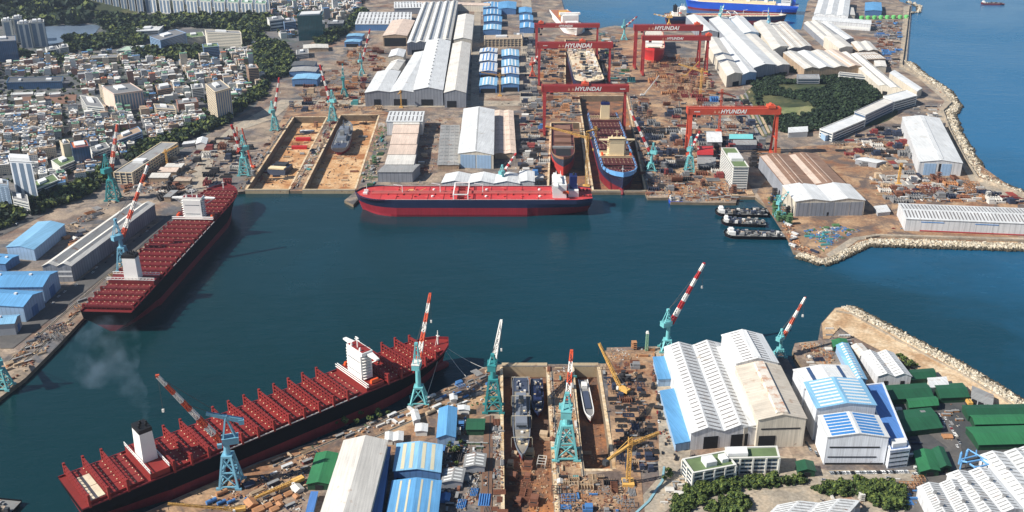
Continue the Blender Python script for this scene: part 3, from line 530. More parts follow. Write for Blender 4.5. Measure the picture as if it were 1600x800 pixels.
for lb, A, B, D in [('white ribbed cabin behind the blue sheds', (602, 688), (613, 688), (603, 676), ), ('second white ribbed cabin behind the blue sheds', (615, 689), (629, 688), (616, 676)), ('white hut with lean-to behind the blue shed', (649, 674), (667, 674), (650, 663)), ('cream tilted hut on the quay slope', (646, 658), (656, 655), (642, 643)), ('white box hut under the lattice crane', (704, 625), (714, 624), (703, 617)), ('small white hut beside the blue gabled shed', (716, 640), (733, 641), (716, 634))]:
    shed(lb, A, B, D, 5, 1, roof=RW, wall=WPL, cat='hut', name='hut')
shed('long blue canopy beside the green barn with black door', (478, 806), (487, 806), (487, 770), 5, .4, flat=True, roof=RN, wall=WB, cat='canopy', name='canopy')
shed('white ribbed roof shed at the foot of the grove', (1190, 815), (1320, 808), (1215, 790), 9, 3, n=2, ridge='D', roof=RW, wall=WW, sky=(6, 1.3, RG))
BR = [('nearest white sawtooth roof of the pipe shop', (1460, 812), (1530, 800), (1434, 762)), ('second white sawtooth roof of the pipe shop', (1530, 806), (1600, 796), (1480, 742)), ('third white sawtooth roof beside the blue ducts', (1602, 800), (1680, 790), (1532, 712)), ('far white sawtooth roof by the green barns', (1640, 742), (1720, 728), (1580, 706))]
for lb, A, B, D in BR: shed(lb, A, B, D, 9, 3, n=2, roof=RW, wall=WW, sky=(14, 1.2, RG), fans=2)
shed('tan-roofed shed at the grove edge', (1310, 796), (1345, 792), (1296, 782), 6, 1.5, ridge='B', roof=RT, wall=WPG)
shed('small green shed at the bottom of the grove', (1262, 812), (1290, 808), (1250, 798), 5, 1.5, roof=RVL, wall=WV, cat='hut', name='hut')
# ---------------- western quay ----------------
shed('blue-roofed hall on the quay road, farthest of three', (40, 452), (64, 448), (66, 417), 17, 5, roof=RB, wall=WLB)
def bighall(lb, G0, G1, back, h):      # gable end G0-G1 faces the quay, hall runs off to the city
    return shed(lb, G0, G1, back, h, 4, roof=RB, wall=WLB)
for o_ in [o for o in COL.objects if o.name.startswith('workshop') and o.get('label', '').startswith('blue-roofed hall on the quay road, farthest')]:
    for c in list(o_.children_recursive): bpy.data.objects.remove(c)
    bpy.data.objects.remove(o_)
def sidehall(lb, N, Fp, L, h, rise, rm, wm, door=None):
    "N, Fp: near and far eave corners of the gable end that faces the water; runs L metres to the west"
    n_, f_ = P(*N, h), P(*Fp, h); d = f_-n_; rz = atan2(d.y, d.x)-pi/2; W = d.length
    T = thing('workshop', lb, 'workshop', (n_.x, n_.y, 0), rz)
    mb = MB()
    for x in (0, -L): mb.add([(x, 0, 0), (x, W, 0), (x, W, h), (x, W/2, h+rise), (x, 0, h)], [(0, 1, 2, 3, 4)])
    for y in (0, W): mb.quad((0, y, 0), (-L, y, 0), (-L, y, h), (0, y, h))
    mb.build('wall', wm, T); mb = MB()
    for (y0, z_0, y1, z_1) in ((-1, h-.2, W/2, h+rise), (W/2, h+rise, W+1, h-.2)):
        mb.hexa([(1, y0, z_0), (-L, y0, z_0), (-L, y1, z_1), (1, y1, z_1)], [(1, y0, z_0+.4), (-L, y0, z_0+.4), (-L, y1, z_1+.4), (1, y1, z_1+.4)])
    rf = mb.build('roof', rm, T)
    for i in range(5): mb = MB(); mb.rbox(-L*(i+.6)/5.5, W/2, h+rise, 3, 3, 1.6); mb.build('roof_vent', TRIM, rf)
    mb = MB(); mb.box(.02, .4, W*.35, W*.65, .1, h*.6); mb.build('door', WB, T)
sidehall('blue-roofed hall behind two others on the quay road', (66, 448), (90, 424), 190, 21, 5, RB, WLB)
sidehall('blue-roofed hall in the middle of the quay road row', (36, 479), (66, 456), 170, 19, 5, RB, WLB)
sidehall('lowest blue-roofed hall of the quay road row with white apron', (22, 505), (31, 492), 150, 14, 3, RS, WPG)
sidehall('small blue hall behind the quay road row', (8, 412), (29, 399), 60, 10, 2, RB, WB)
shed('pale blue shed with open dark side set apart from the row', (10, 386), (53, 390), (60, 347), 15, 3, roof=RS, wall=WLB)
shed('long grey twin-roofed hall behind the moored container ship', (66, 416), (111, 416), (203, 319), 20, 4, n=2, roof=[RC, RC], wall=WG, lsky=((.75,), 8, RG), bands=((6, 8, TRIM), (12, 14, TRIM)))
office('long concrete quay office with open floors', (178, 270), (206, 271), (252, 223), 17, 4, wall=WPC, roof=RG, piers=8, pent=((.2, .8, .3, .4, 4),))
for i, (lb, A, B, D, rm) in enumerate([('flat tan roof shelter nearest the quay office', (233, 278), (262, 278), (238, 271), RC), ('flat tan roof shelter second from the quay office', (247, 269), (275, 269), (252, 262), RP), ('flat tan roof shelter third from the quay office', (257, 262), (283, 262), (262, 256), RC), ('low brown roof beside the tan shelters', (272, 283), (296, 283), (276, 278), RT), ('slanted pale roof slab near the bow', (256, 308), (266, 308), (268, 298), RG)]):
    shed(lb, A, B, D, 7, .5, flat=True, roof=rm, wall=WT, cat='shelter', name='shelter')
shed('white round-roofed store at the end of the tree belt', (306, 225), (322, 225), (309, 216), 9, 3, roof=RW, wall=WPL)
shed('long white-roofed strip building in the city edge yard', (285, 226), (303, 224), (288, 222), 5, .5, flat=True, roof=RW, wall=WPG)
# ---------------- cranes ----------------
TEAL = mat('crane_teal', (112, 184, 186), .55, .16, .15, rust=.15)
TEALD = mat('crane_deep_teal', (52, 138, 140), .55, .16, .15, rust=.15)
TEALB = mat('crane_blue_teal', (116, 172, 194), .55, .16, .15, rust=.15)
CRED = mat('crane_red', (188, 40, 42), .55, .12, .15)
CORG = mat('crane_orange_red', (204, 84, 52), .55, .15, .15)
CWH = mat('crane_white', (228, 224, 216), .55, .1, .15)
GRED = mat('gantry_red', (160, 48, 44), .6, .16, .06, streak=2)
GORG = mat('gantry_orange', (196, 76, 50), .6, .16, .06, streak=2)
YEL = mat('machine_yellow', (220, 172, 92), .6, .18, .15, rust=.2)
ROPE = mat('wire_rope', (70, 70, 72), .6, .1, .5)
STEEL = mat('dark_steel', (58, 60, 64), .6, .2, .2)
GLZ = mat('cab_glass', (30, 40, 48), .2, .1, .5)
def lattice(mb, p, q, w0, w1, n, mis, t=.55):
    p = Vector(p); q = Vector(q); d = (q-p).normalized(); a = d.cross(Vector((0, 0, 1)))
    a = a.normalized() if a.length > .05 else Vector((1, 0, 0)); b = a.cross(d).normalized()
    def R4(s): o = p+(q-p)*s; k = (w0+(w1-w0)*s)/2; return [o-a*k-b*k, o+a*k-b*k, o+a*k+b*k, o-a*k+b*k]
    for i in range(n):
        r0, r1 = R4(i/n), R4((i+1)/n); mi = mis[int(i/n*len(mis))]
        for j in range(4):
            mb.bar(r0[j], r1[j], t*1.35, mi); k = (j+1) % 4
            mb.bar(r0[j], r1[k], t, mi) if i % 2 else mb.bar(r0[k], r1[j], t, mi)
            mb.bar(r0[j], r0[k], t, mi)
def jib(label, base, apex, tip, L=75, far=True, teal=TEAL, red=CRED, portal='truss', k=1.0, rocker=False, group=None, sec=7, t=.6, z0=0, hook=28, yaw=None, hfrac=.62, colw=4.6):
    b = P(*base, z0); T = thing('jib_crane', label, 'crane', (b.x, b.y, z0), 0, group)
    hc = apex*hfrac; hp = hc*.42 if portal == 'column' else hc*.72
    O = Vector((b.x, b.y, z0))
    # aim
    foot0 = O+Vector((0, 0, hc+2*k)); tp = onray(*tip, foot0, L, far); az = atan2((tp-foot0).y, (tp-foot0).x)
    u = Vector((cos(az), sin(az), 0)); sdv = Vector((-sin(az), cos(az), 0))
    w0, w1 = 7.2*k, 3.4*k
    for sx in (-1, 1):
        for sy in (-1, 1):
            mb = MB(); mb.bar((sx*w0, sy*w0, 1.5), (sx*w1, sy*w1, hp), 1.5*k); mb.rbox(sx*w0, sy*w0, 0, 5*k, 1.6*k, 2.2); mb.build('leg', teal, T)
    mb = MB()
    for i in range(4):
        c = [(-1, -1), (1, -1), (1, 1), (-1, 1)]; (x0, y0), (x1, y1) = c[i], c[(i+1) % 4]
        def at(s, x, y): w_ = w0+(w1-w0)*s; return (x*w_, y*w_, 1.5+(hp-1.5)*s)
        mb.bar(at(.05, x0, y0), at(.05, x1, y1), 1.1*k)
        lv = (.05, .5, .98) if portal == 'truss' else (.05, .98)
        for s0, s1 in zip(lv, lv[1:]):
            mb.bar(at(s0, x0, y0), at(s1, x1, y1), .8*k); mb.bar(at(s0, x1, y1), at(s1, x0, y0), .8*k); mb.bar(at(s1, x0, y0), at(s1, x1, y1), 1.0*k)
    mb.build('portal_brace', teal, T)
    mb = MB(); mb.rbox(0, 0, hp-.5, 2*w1+1.5, 2*w1+1.5, 1.6); mb.build('platform', teal, T)
    mb = MB(); mb.cyl((0, 0, hp), (0, 0, hc), colw*k/2*1.15, 12, r2=colw*k/2*.9); mb.build('column', teal, T, smooth=False)
    mb = MB(); cx, cy = -u.x*3.5*k, -u.y*3.5*k; mb.rbox(cx, cy, hc, 12*k, 7*k, 5.2*k, az); h_ = mb.build('machinery_house', teal, T)
    mb = MB(); mb.rbox(cx, cy, hc+5.2*k, 12.5*k, 7.5*k, .5, az); mb.build('house_roof', CWH if k > .9 and portal == 'column' else teal, h_)
    mb = MB(); q = u*4.5*k+sdv*4.4*k; mb.rbox(q.x, q.y, hc-.5, 3.4*k, 2.4*k, 3.2*k, az); cb = mb.build('cab', teal, T)
    mb = MB(); mb.rbox(q.x+u.x*1.75*k, q.y+u.y*1.75*k, hc+.8, .3, 2*k, 1.6*k, az); mb.build('window', GLZ, cb)
    top = Vector((-u.x*2*k, -u.y*2*k, apex)); mb = MB()
    for s_ in (-1, 1):
        o_ = sdv*2.4*k*s_
        mb.bar(Vector((0, 0, hc+5*k))+u*1.5*k+o_, top+o_*.4, 1.1*k); mb.bar(Vector((0, 0, hc+5*k))-u*7.5*k+o_, top+o_*.4, .9*k)
    for s in (.3, .6, .95): mb.bar(Vector((0, 0, hc+5*k))*(1-s)+top*s+u*1.5*k*(1-s)-sdv*2.2*k*(1-s*.6), Vector((0, 0, hc+5*k))*(1-s)+top*s+u*1.5*k*(1-s)+sdv*2.2*k*(1-s*.6), .8*k)
    mb.rbox(top.x, top.y, apex-1, 3*k, 3*k, 2.2, az); mb.build('mast_frame', teal, T)
    if rocker:
        mb = MB(); mb.bar(top+u*13*k+Vector((0, 0, 5*k)), top-u*11*k-Vector((0, 0, 5*k)), 2.4*k, w2=3.4*k); mb.build('rocker_arm', teal, T)
        mb = MB(); c = top-u*11*k-Vector((0, 0, 7*k)); mb.rbox(c.x, c.y, c.z-1, 4*k, 4.5*k, 4*k, az); mb.build('counterweight', TEALB, T)
    foot = foot0-O+u*3.2*k; tl = tp-O; mb = MB()
    lattice(mb, foot, tl, 3.6*k, 1.7*k, sec*2, [i % 2 for i in range(sec)], t); mb.build('boom', [red, CWH], T)
    mb = MB(); d = (tl-foot).normalized(); mb.rbox(tl.x, tl.y, tl.z-1, 2.6*k, 2.2*k, 2.2*k, az); mb.build('boom_head', red, T)
    mb = MB(); mb.bar(top, tl, .32); mb.bar(top+sdv, foot+(tl-foot)*.6, .32); mb.build('pendant_rope', ROPE, T)
    mb = MB(); he = tl-Vector((0, 0, hook*k)); mb.bar(tl, he, .25); mb.build('hoist_rope', ROPE, T)
    mb = MB(); mb.rbox(he.x, he.y, he.z-2, 1.6, 1.6, 2.4); mb.build('hook_block', CWH, T)
    return T
jib('pale blue-teal crane with rocker arm, boom reaching left over the near container ship', (362, 757), 64, (246, 588), 78, False, TEALB, CORG, 'truss', 1.05, rocker=True, sec=8)
jib('teal crane on a single column by the bow of the near container ship', (655, 628), 62, (672, 460), 74, True, TEAL, CORG, 'column', 1.0)
jib('green-teal lattice tower crane with bare white boom at the head of the wide dock', (771, 640), 58, (783, 502), 52, True, TEALD, CWH, 'truss', 1.05, hfrac=.78, sec=6)
jib('bright turquoise crane with tall portal between the two near dry docks', (884, 712), 62, (893, 550), 62, True, TEAL, CORG, 'truss', 1.25, sec=5, hfrac=.7)
jib('lone crane on the quay corner with crimson and white boom against the water', (1042, 547), 46, (1100, 412), 66, True, TEAL, CRED, 'column', .9, sec=8)
jib('small crane at the slipway beside the tallest hangar', (1218, 556), 30, (1258, 465), 48, True, TEAL, CORG, 'column', .7, sec=6)
jib('teal crane behind the funnel of the moored container ship', (196, 422), 66, (231, 258), 76, True, TEALB, CORG, 'truss', 1.0, sec=8)
jib('deep teal crane next to the tree belt and the long grey hall', (178, 312), 68, (183, 196), 60, True, TEALD, CORG, 'truss', 1.15)
jib('teal crane at the corner where quay and first dry dock meet', (383, 273), 62, (362, 196), 44, False, TEAL, CRED, 'truss', 1.1)
jib('teal crane at the head of the first dry dock beside the tree belt', (430, 203), 52, (436, 122), 42, True, TEAL, CRED, 'truss', .9, colw=6)
jib('teal crane astride the pier between the two sandy dry docks', (520, 188), 56, (500, 102), 52, True, TEAL, CRED, 'truss', 1.0)
jib('teal crane in the yard behind the sandy dry docks', (538, 150), 54, (535, 100), 30, True, TEALD, TEALD, 'column', .9)
jib('teal crane with red and white boom beside the gravel yard', (566, 118), 48, (578, 46), 50, True, TEAL, CRED, 'column', .8)
jib('pale teal crane with long red and white boom beside the dock of the blue-edged ship', (1017, 266), 44, (985, 172), 62, True, TEAL, CRED, 'column', .9, sec=8)
jib('teal crane at the foot of the nearest portal crane', (1077, 268), 56, (1093, 206), 36, True, TEAL, CRED, 'truss', .95)
jib('low teal crane among green scaffolds by the twin white front', (1216, 338), 30, (1232, 300), 26, True, TEAL, TEAL, 'column', .7)
jib('teal crane peeping over the red tanker deck', (786, 292), 34, (806, 240), 38, True, TEAL, CRED, 'column', .8)
jib('teal crane cut by the edge of the picture on the near quay tip', (6, 606), 44, (-20, 540), 40, True, TEAL, CRED, 'truss', .9)
jib('red and white boom crane at the far basin edge', (975, 62), 50, (995, 26), 46, True, TEAL, CRED, 'column', .9)
jib('yellow boom crane at the far basin edge', (1045, 42), 40, (1022, 22), 40, False, YEL, YEL, 'column', .9)
jib('teal crane in front of the blue gas carrier', (1124, 46), 62, (1131, 8), 30, True, TEAL, TEAL, 'column', 1.0)
jib('slim teal crane near the stern of the blue gas carrier', (1199, 52), 46, (1201, 12), 20, True, TEALB, TEALB, 'column', .7)
jib('red boom crane by the berth of the red-hulled ship', (832, 120), 42, (846, 78), 40, True, CORG, CRED, 'column', .8)
def tower(label, base, H, tip, L=45, col=YEL, k=1.0, far=False, z0=0, back=.3):
    b = P(*base, z0); T = thing('tower_crane', label, 'crane', (b.x, b.y, z0)); O = Vector((b.x, b.y, z0))
    tp = onray(*tip, O+Vector((0, 0, H)), L, far)-O; d = tp-Vector((0, 0, H)); dh = Vector((d.x, d.y, 0)).normalized()
    mb = MB(); lattice(mb, (0, 0, 0), (0, 0, H+5*k), 2.4*k, 2.4*k, 12, [0], .33*k); mb.build('mast', col, T)
    mb = MB(); mb.rbox(0, 0, 0, 8*k, 8*k, 2.2*k); mb.build('base', col, T)
    mb = MB(); lattice(mb, (0, 0, H), tp, 1.9*k, 1.3*k, 12, [0], .32*k); mb.build('jib', col, T)
    mb = MB(); e = Vector((0, 0, H))-dh*L*back; mb.bar((0, 0, H), e, 1.6*k); mb.bar((0, 0, H+5*k), e, .4); mb.bar((0, 0, H+5*k), Vector((0, 0, H))+d*.7, .4); mb.build('counter_jib', col, T)
    mb = MB(); mb.rbox(e.x, e.y, e.z-2.5*k, 3*k, 3*k, 3.4*k, atan2(dh.y, dh.x)); mb.build('counterweight', STEEL, T)
    mb = MB(); mb.rbox(dh.x*1.8, dh.y*1.8, H-2.5*k, 2*k, 2*k, 2.3*k); mb.build('cab', col, T)
    return T
tower('yellow tower crane beside the bow of the blue-edged ship', (916, 292), 76, (852, 197), 60, k=1.25, back=.12)
tower('yellow tower crane with raised jib over the near steel stockyard', (981, 756), 38, (1030, 676), 42, k=1.2, far=True, back=.75)
tower('yellow tower crane by the ribbed barns', (781, 150), 42, (752, 113), 38, k=1.0)
tower('thin yellow tower crane in front of the twin-door halls', (627, 168), 30, (622, 147), 10, k=.9)
tower('orange tower crane in the middle of the block yard', (1123, 205), 70, (1150, 152), 40, col=CORG, k=1.2, far=True)
tower('yellow crane beside the concrete quay office', (262, 262), 26, (278, 228), 34, k=.9, far=True)
tower('small orange tower crane in the scrap corner of the far quay', (1403, 288), 28, (1407, 256), 12, k=1.1)
tower('yellow mast crane standing in the dock of the dark hull', (930, 235), 36, (916, 206), 20, k=1.1)
tower('orange mast crane amid the stored portal parts', (1094, 150), 50, (1060, 100), 46, k=1.3, far=True)
def mobile(label, base, tip, L, col=YEL, k=1.0, far=True, z0=0):
    b = P(*base, z0); T = thing('crawler_crane', label, 'crane', (b.x, b.y, z0)); O = Vector((b.x, b.y, z0))
    tp = onray(*tip, O+Vector((0, 0, 3)), L, far)-O; az = atan2(tp.y, tp.x); u = Vector((cos(az), sin(az), 0)); s = Vector((-sin(az), cos(az), 0))
    for sg in (-1, 1): mb = MB(); mb.rbox(s.x*2.4*sg*k, s.y*2.4*sg*k, 0, 8*k, 1.4*k, 1.5*k, az); mb.build('track', STEEL, T)
    mb = MB(); mb.rbox(-u.x*2*k, -u.y*2*k, 1.5*k, 8*k, 4.2*k, 2.6*k, az); mb.build('body', col, T)
    mb = MB(); mb.rbox(u.x*2.6*k+s.x*1.8*k, u.y*2.6*k+s.y*1.8*k, 1.5*k, 2*k, 1.5*k, 2.4*k, az); mb.build('cab', CWH, T)
    mb = MB(); lattice(mb, Vector((0, 0, 3*k))+u*2*k, tp, 1.9*k, 1.1*k, 11, [0], .3*k); mb.build('boom', col, T)
    mb = MB(); mb.bar(Vector((0, 0, 4*k))-u*5*k, tp, .3); mb.bar(tp, tp-Vector((0, 0, min(12, tp.z*.4))), .3); mb.build('hoist_rope', ROPE, T)
    return T
mobile('yellow crawler crane whose boom overhangs the near quay corner', (972, 612), (936, 536), 44, k=1.3)
mobile('yellow crawler crane beside the green barn with black door', (462, 757), (398, 778), 36, k=1.2, far=False)
mobile('long yellow boom laid low along the near quay', (372, 800), (262, 787), 48, k=1.0, far=False)
mobile('small yellow crawler crane on the quay slope', (452, 660), (436, 652), 10, k=1.0)
mobile('yellow crawler crane by the quay office', (395, 262), (378, 200), 46, col=CORG)
mobile('orange crawler crane at the red boom cluster', (372, 240), (370, 198), 40, col=CORG, k=1.1)
mobile('white boom crane between the portal crane tracks', (1005, 150), (1030, 118), 42, col=CWH)
mobile('orange crawler crane among staging in the storage field', (1070, 120), (1092, 96), 30)
mobile('yellow lorry crane by the seawall store', (1512, 630), (1506, 612), 12, k=1.0)
# --- portal (goliath) cranes ---
def text_mesh(txt, size, loc, rx, m, parent, name='lettering', shear=.25, bold=.035, rz=0):
    cu = bpy.data.curves.new(name, 'FONT'); cu.body = txt; cu.size = size; cu.shear = shear; cu.offset = bold*size; cu.extrude = .06; cu.align_x = 'CENTER'; cu.align_y = 'CENTER'; cu.space_character = 1.06
    t_ = bpy.data.objects.new(name, cu); COL.objects.link(t_); bpy.context.view_layer.update()
    me = bpy.data.meshes.new_from_object(t_.evaluated_get(bpy.context.evaluated_depsgraph_get())); bpy.data.objects.remove(t_); me.materials.clear(); me.materials.append(m)
    o = bpy.data.objects.new(name, me); COL.objects.link(o); o.parent = parent; o.location = loc; o.rotation_euler = (rx, 0, rz); o['label'] = 'white capital lettering on the beam'; return o
LETT = mat('sign_white', (236, 234, 228), .6, .05, .1)
def gantry(label, lb, rb, vt, col, tx, depth=9, over=(8, 6), text='HYUNDAI', ts=1.0, tu=.5, trolley=.35, small=None):
    a, b = P(*lb), P(*rb); Y = (a.y+b.y)/2
    dy = (400-vt)/F; kk = (cos(CP)+dy*sin(CP))/(sin(CP)-dy*cos(CP)); H = HC-Y/kk      # top of the beam
    # the beam ends follow from what the photo shows at beam height
    T = thing('portal_crane', label, 'crane', ((a.x+b.x)/2, Y, 0)); X0, X1 = a.x-(a.x+b.x)/2, b.x-(a.x+b.x)/2
    xo = X0-over[0]; x1 = X1+over[1]; zb = H-depth
    for s_, nm in ((-1, 'near'), (1, 'rear')):
        mb = MB(); mb.box(xo, x1, s_*5-2.3, s_*5+2.3, zb, H); mb.build('girder', col, T)
    mb = MB(); mb.box(xo-.6, xo+2, -7.6, 7.6, zb+.6, H+.5); mb.box(x1-2, x1+.6, -7.6, 7.6, zb+.6, H+.5); mb.build('end_beam', col, T)
    rl = MB()
    for s_ in (-1, 1):
        rl.box(xo, x1, s_*7-.15, s_*7+.15, H+1.2, H+1.5)
        for i in range(24): x = xo+(x1-xo)*i/23; rl.box(x-.15, x+.15, s_*7-.15, s_*7+.15, H, H+1.3)
    rl.build('walkway_railing', col, T)
    sp = 17
    for s_ in (-1, 1):       # rigid leg: broad plates, hinged leg: slender
        mb = MB(); mb.hexa([(X0-1.7, s_*sp-1.6, 3), (X0+1.7, s_*sp-1.6, 3), (X0+1.7, s_*sp+1.6, 3), (X0-1.7, s_*sp+1.6, 3)], [(X0-3, s_*5-2.2, zb), (X0+3, s_*5-2.2, zb), (X0+3, s_*5+2.2, zb), (X0-3, s_*5+2.2, zb)]); mb.build('leg', col, T)
        mb = MB(); mb.hexa([(X1-1.6, s_*sp-1.6, 3), (X1+1.6, s_*sp-1.6, 3), (X1+1.6, s_*sp+1.6, 3), (X1-1.6, s_*sp+1.6, 3)], [(X1-1.8, s_*3-1.8, zb), (X1+1.8, s_*3-1.8, zb), (X1+1.8, s_*3+1.8, zb), (X1-1.8, s_*3+1.8, zb)]); mb.build('leg', col, T)
    for X in (X0, X1):
        mb = MB(); mb.box(X-1.8, X+1.8, -sp-4, sp+4, 1.4, 4.4); sl_ = mb.build('sill_beam', col, T)
        for q in (-sp-2, -sp+4, sp-4, sp+2): mb = MB(); mb.box(X-1.2, X+1.2, q-1.6, q+1.6, 0, 1.5); mb.build('bogie', STEEL, sl_)
        mb = MB(); mb.bar((X, -sp+3, zb*.45), (X, sp-3, zb*.45), 2); mb.build('leg_brace', col, T)
    tx_ = xo+(x1-xo)*trolley
    mb = MB(); mb.box(tx_-6, tx_+6, -8, 8, H+.5, H+4.5); tr = mb.build('trolley', CORG, T)
    mb = MB(); mb.cyl((tx_, -5, H+4.3), (tx_, 5, H+4.3), 3, 12); mb.build('winch_drum', CORG, tr)
    mb = MB(); mb.bar((tx_-2, 0, H), (tx_-2, 0, zb-16), .4); mb.bar((tx_+2, 0, H), (tx_+2, 0, zb-16), .4); mb.build('hoist_rope', ROPE, tr)
    mb = MB(); mb.box(tx_-3, tx_+3, -1, 1, zb-19, zb-15); mb.build('hook_block', STEEL, tr)
    mb = MB(); mb.box(xo+14, xo+20, -10.5, -7.4, zb-3.5, zb+1); cb = mb.build('cab', col, T)
    mb = MB(); mb.box(xo+14.5, xo+19.5, -10.8, -10.5, zb-2.6, zb-.4); mb.build('window', GLZ, cb)
    mx_ = P(tx, vt, H).x-(a.x+b.x)/2
    text_mesh(text, depth*.92*ts, (mx_, -7.45, (H+zb)/2), R(90), LETT, T)
    w_ = depth*.92*ts*2.55; mb = MB(); lx = mx_-w_-depth*.4; zc = (H+zb)/2
    for q in (-1, 1): mb.add([(lx+q*depth*.33-depth*.22, -7.5, zc-depth*.25), (lx+q*depth*.33+depth*.22, -7.5, zc-depth*.25), (lx+q*depth*.33-depth*.02, -7.5, zc+depth*.28)], [(0, 1, 2)])
    mb.build('emblem', mat('emblem_pale', (214, 150, 120), .6), T, label='two small pale triangles before the lettering')
    if small is not None:
        sx_ = xo+(x1-xo)*small; mb = MB()
        for i in range(5): mb.box(sx_+i*1.9, sx_+i*1.9+1.3, -7.5, -7.2, zc-.7, zc+.9)
        mb.build('capacity_mark', LETT, T, label='row of tiny pale characters on the beam')
    return T
gantry('nearest portal crane, orange-red, spanning the block yard by the white slab office', (1074, 244), (1206, 242), 168, GORG, 1145, 10, (5, 4), ts=.95, trolley=.9, small=.07)
gantry('portal crane in front of the blue-edged container ship', (850, 208), (974, 208), 133, GRED, 918, 10.5, (5, 5), ts=1.0, trolley=.5, small=.9)
gantry('portal crane astride the cream-decked ship with red trolley', (842, 131), (951, 131), 66, GRED, 903, 11.5, (5, 5), ts=1.12, trolley=.6, small=.08)
gantry('farthest portal crane by the white superstructure in the basin', (838, 93), (932, 93), 37, GRED, 884, 8, (5, 4), ts=.9, trolley=.1)
gantry('rear portal crane of the pair over the red-hulled ship', (991, 106), (1090, 106), 39, GRED, 1041, 12, (5, 4), ts=1.05, trolley=.92)
gantry('front portal crane of the pair over the red-hulled ship', (1003, 116), (1102, 116), 56, GRED, 1054, 9, (4, 4), ts=.9, trolley=.98)
# ---------------- ships ----------------
HRED = mat('hull_red', (124, 28, 38), .6, .25, .04, streak=1, rust=.3, rustc=(92, 34, 34))
HREDB = mat('hull_bright_red', (196, 40, 40), .5, .14, .03)
HRED2 = mat('hull_crimson', (164, 38, 54), .5, .14, .03, streak=1)
HBLK = mat('hull_black', (7, 8, 15), .85, .3, .05, rust=.2, rustc=(34, 22, 22), streak=1)
HBLK.node_tree.nodes['Principled BSDF'].inputs['Specular IOR Level'].default_value = .15
HNAV = mat('hull_navy', (34, 44, 76), .45, .15, .03)
HBLU = mat('hull_blue', (34, 84, 190), .45, .12, .03)
HLBL = mat('bulwark_blue', (104, 162, 214), .5, .12, .05, rust=.3, rustc=(200, 196, 180))
HGRY = mat('hull_grey', (120, 126, 136), .5, .14, .05)
HDG = mat('hull_slate', (66, 74, 92), .5, .18, .05)
DRED = mat('deck_red', (132, 36, 31), .65, .22, .05, rust=.3, rustc=(112, 34, 28))
DRED2 = mat('deck_crimson', (112, 24, 27), .65, .2, .05, rust=.25, rustc=(110, 22, 24))
DTAN = mat('deck_salmon', (196, 62, 62), .65, .22, .04, rust=.35, rustc=(214, 110, 96))
DBRN = mat('deck_maroon', (86, 40, 42), .7, .25, .05, rust=.3, rustc=(80, 50, 46))
DPAL = mat('deck_cream', (222, 206, 178), .7, .25, .08, rust=.35, rustc=(168, 132, 100))
DGRY = mat('deck_grey', (128, 128, 126), .7, .25, .08, rust=.3)
SUPW = mat('superstructure_white', (236, 234, 228), .5, .06, .08)
SUPC = mat('superstructure_cream', (232, 210, 168), .55, .08, .08)
BLKM = mat('funnel_black', (20, 20, 22), .6, .1, .1)
NAVM = mat('funnel_navy', (20, 34, 92), .5, .1, .1)
ORG = mat('lifeboat_orange', (222, 84, 30), .5, .1, .2)
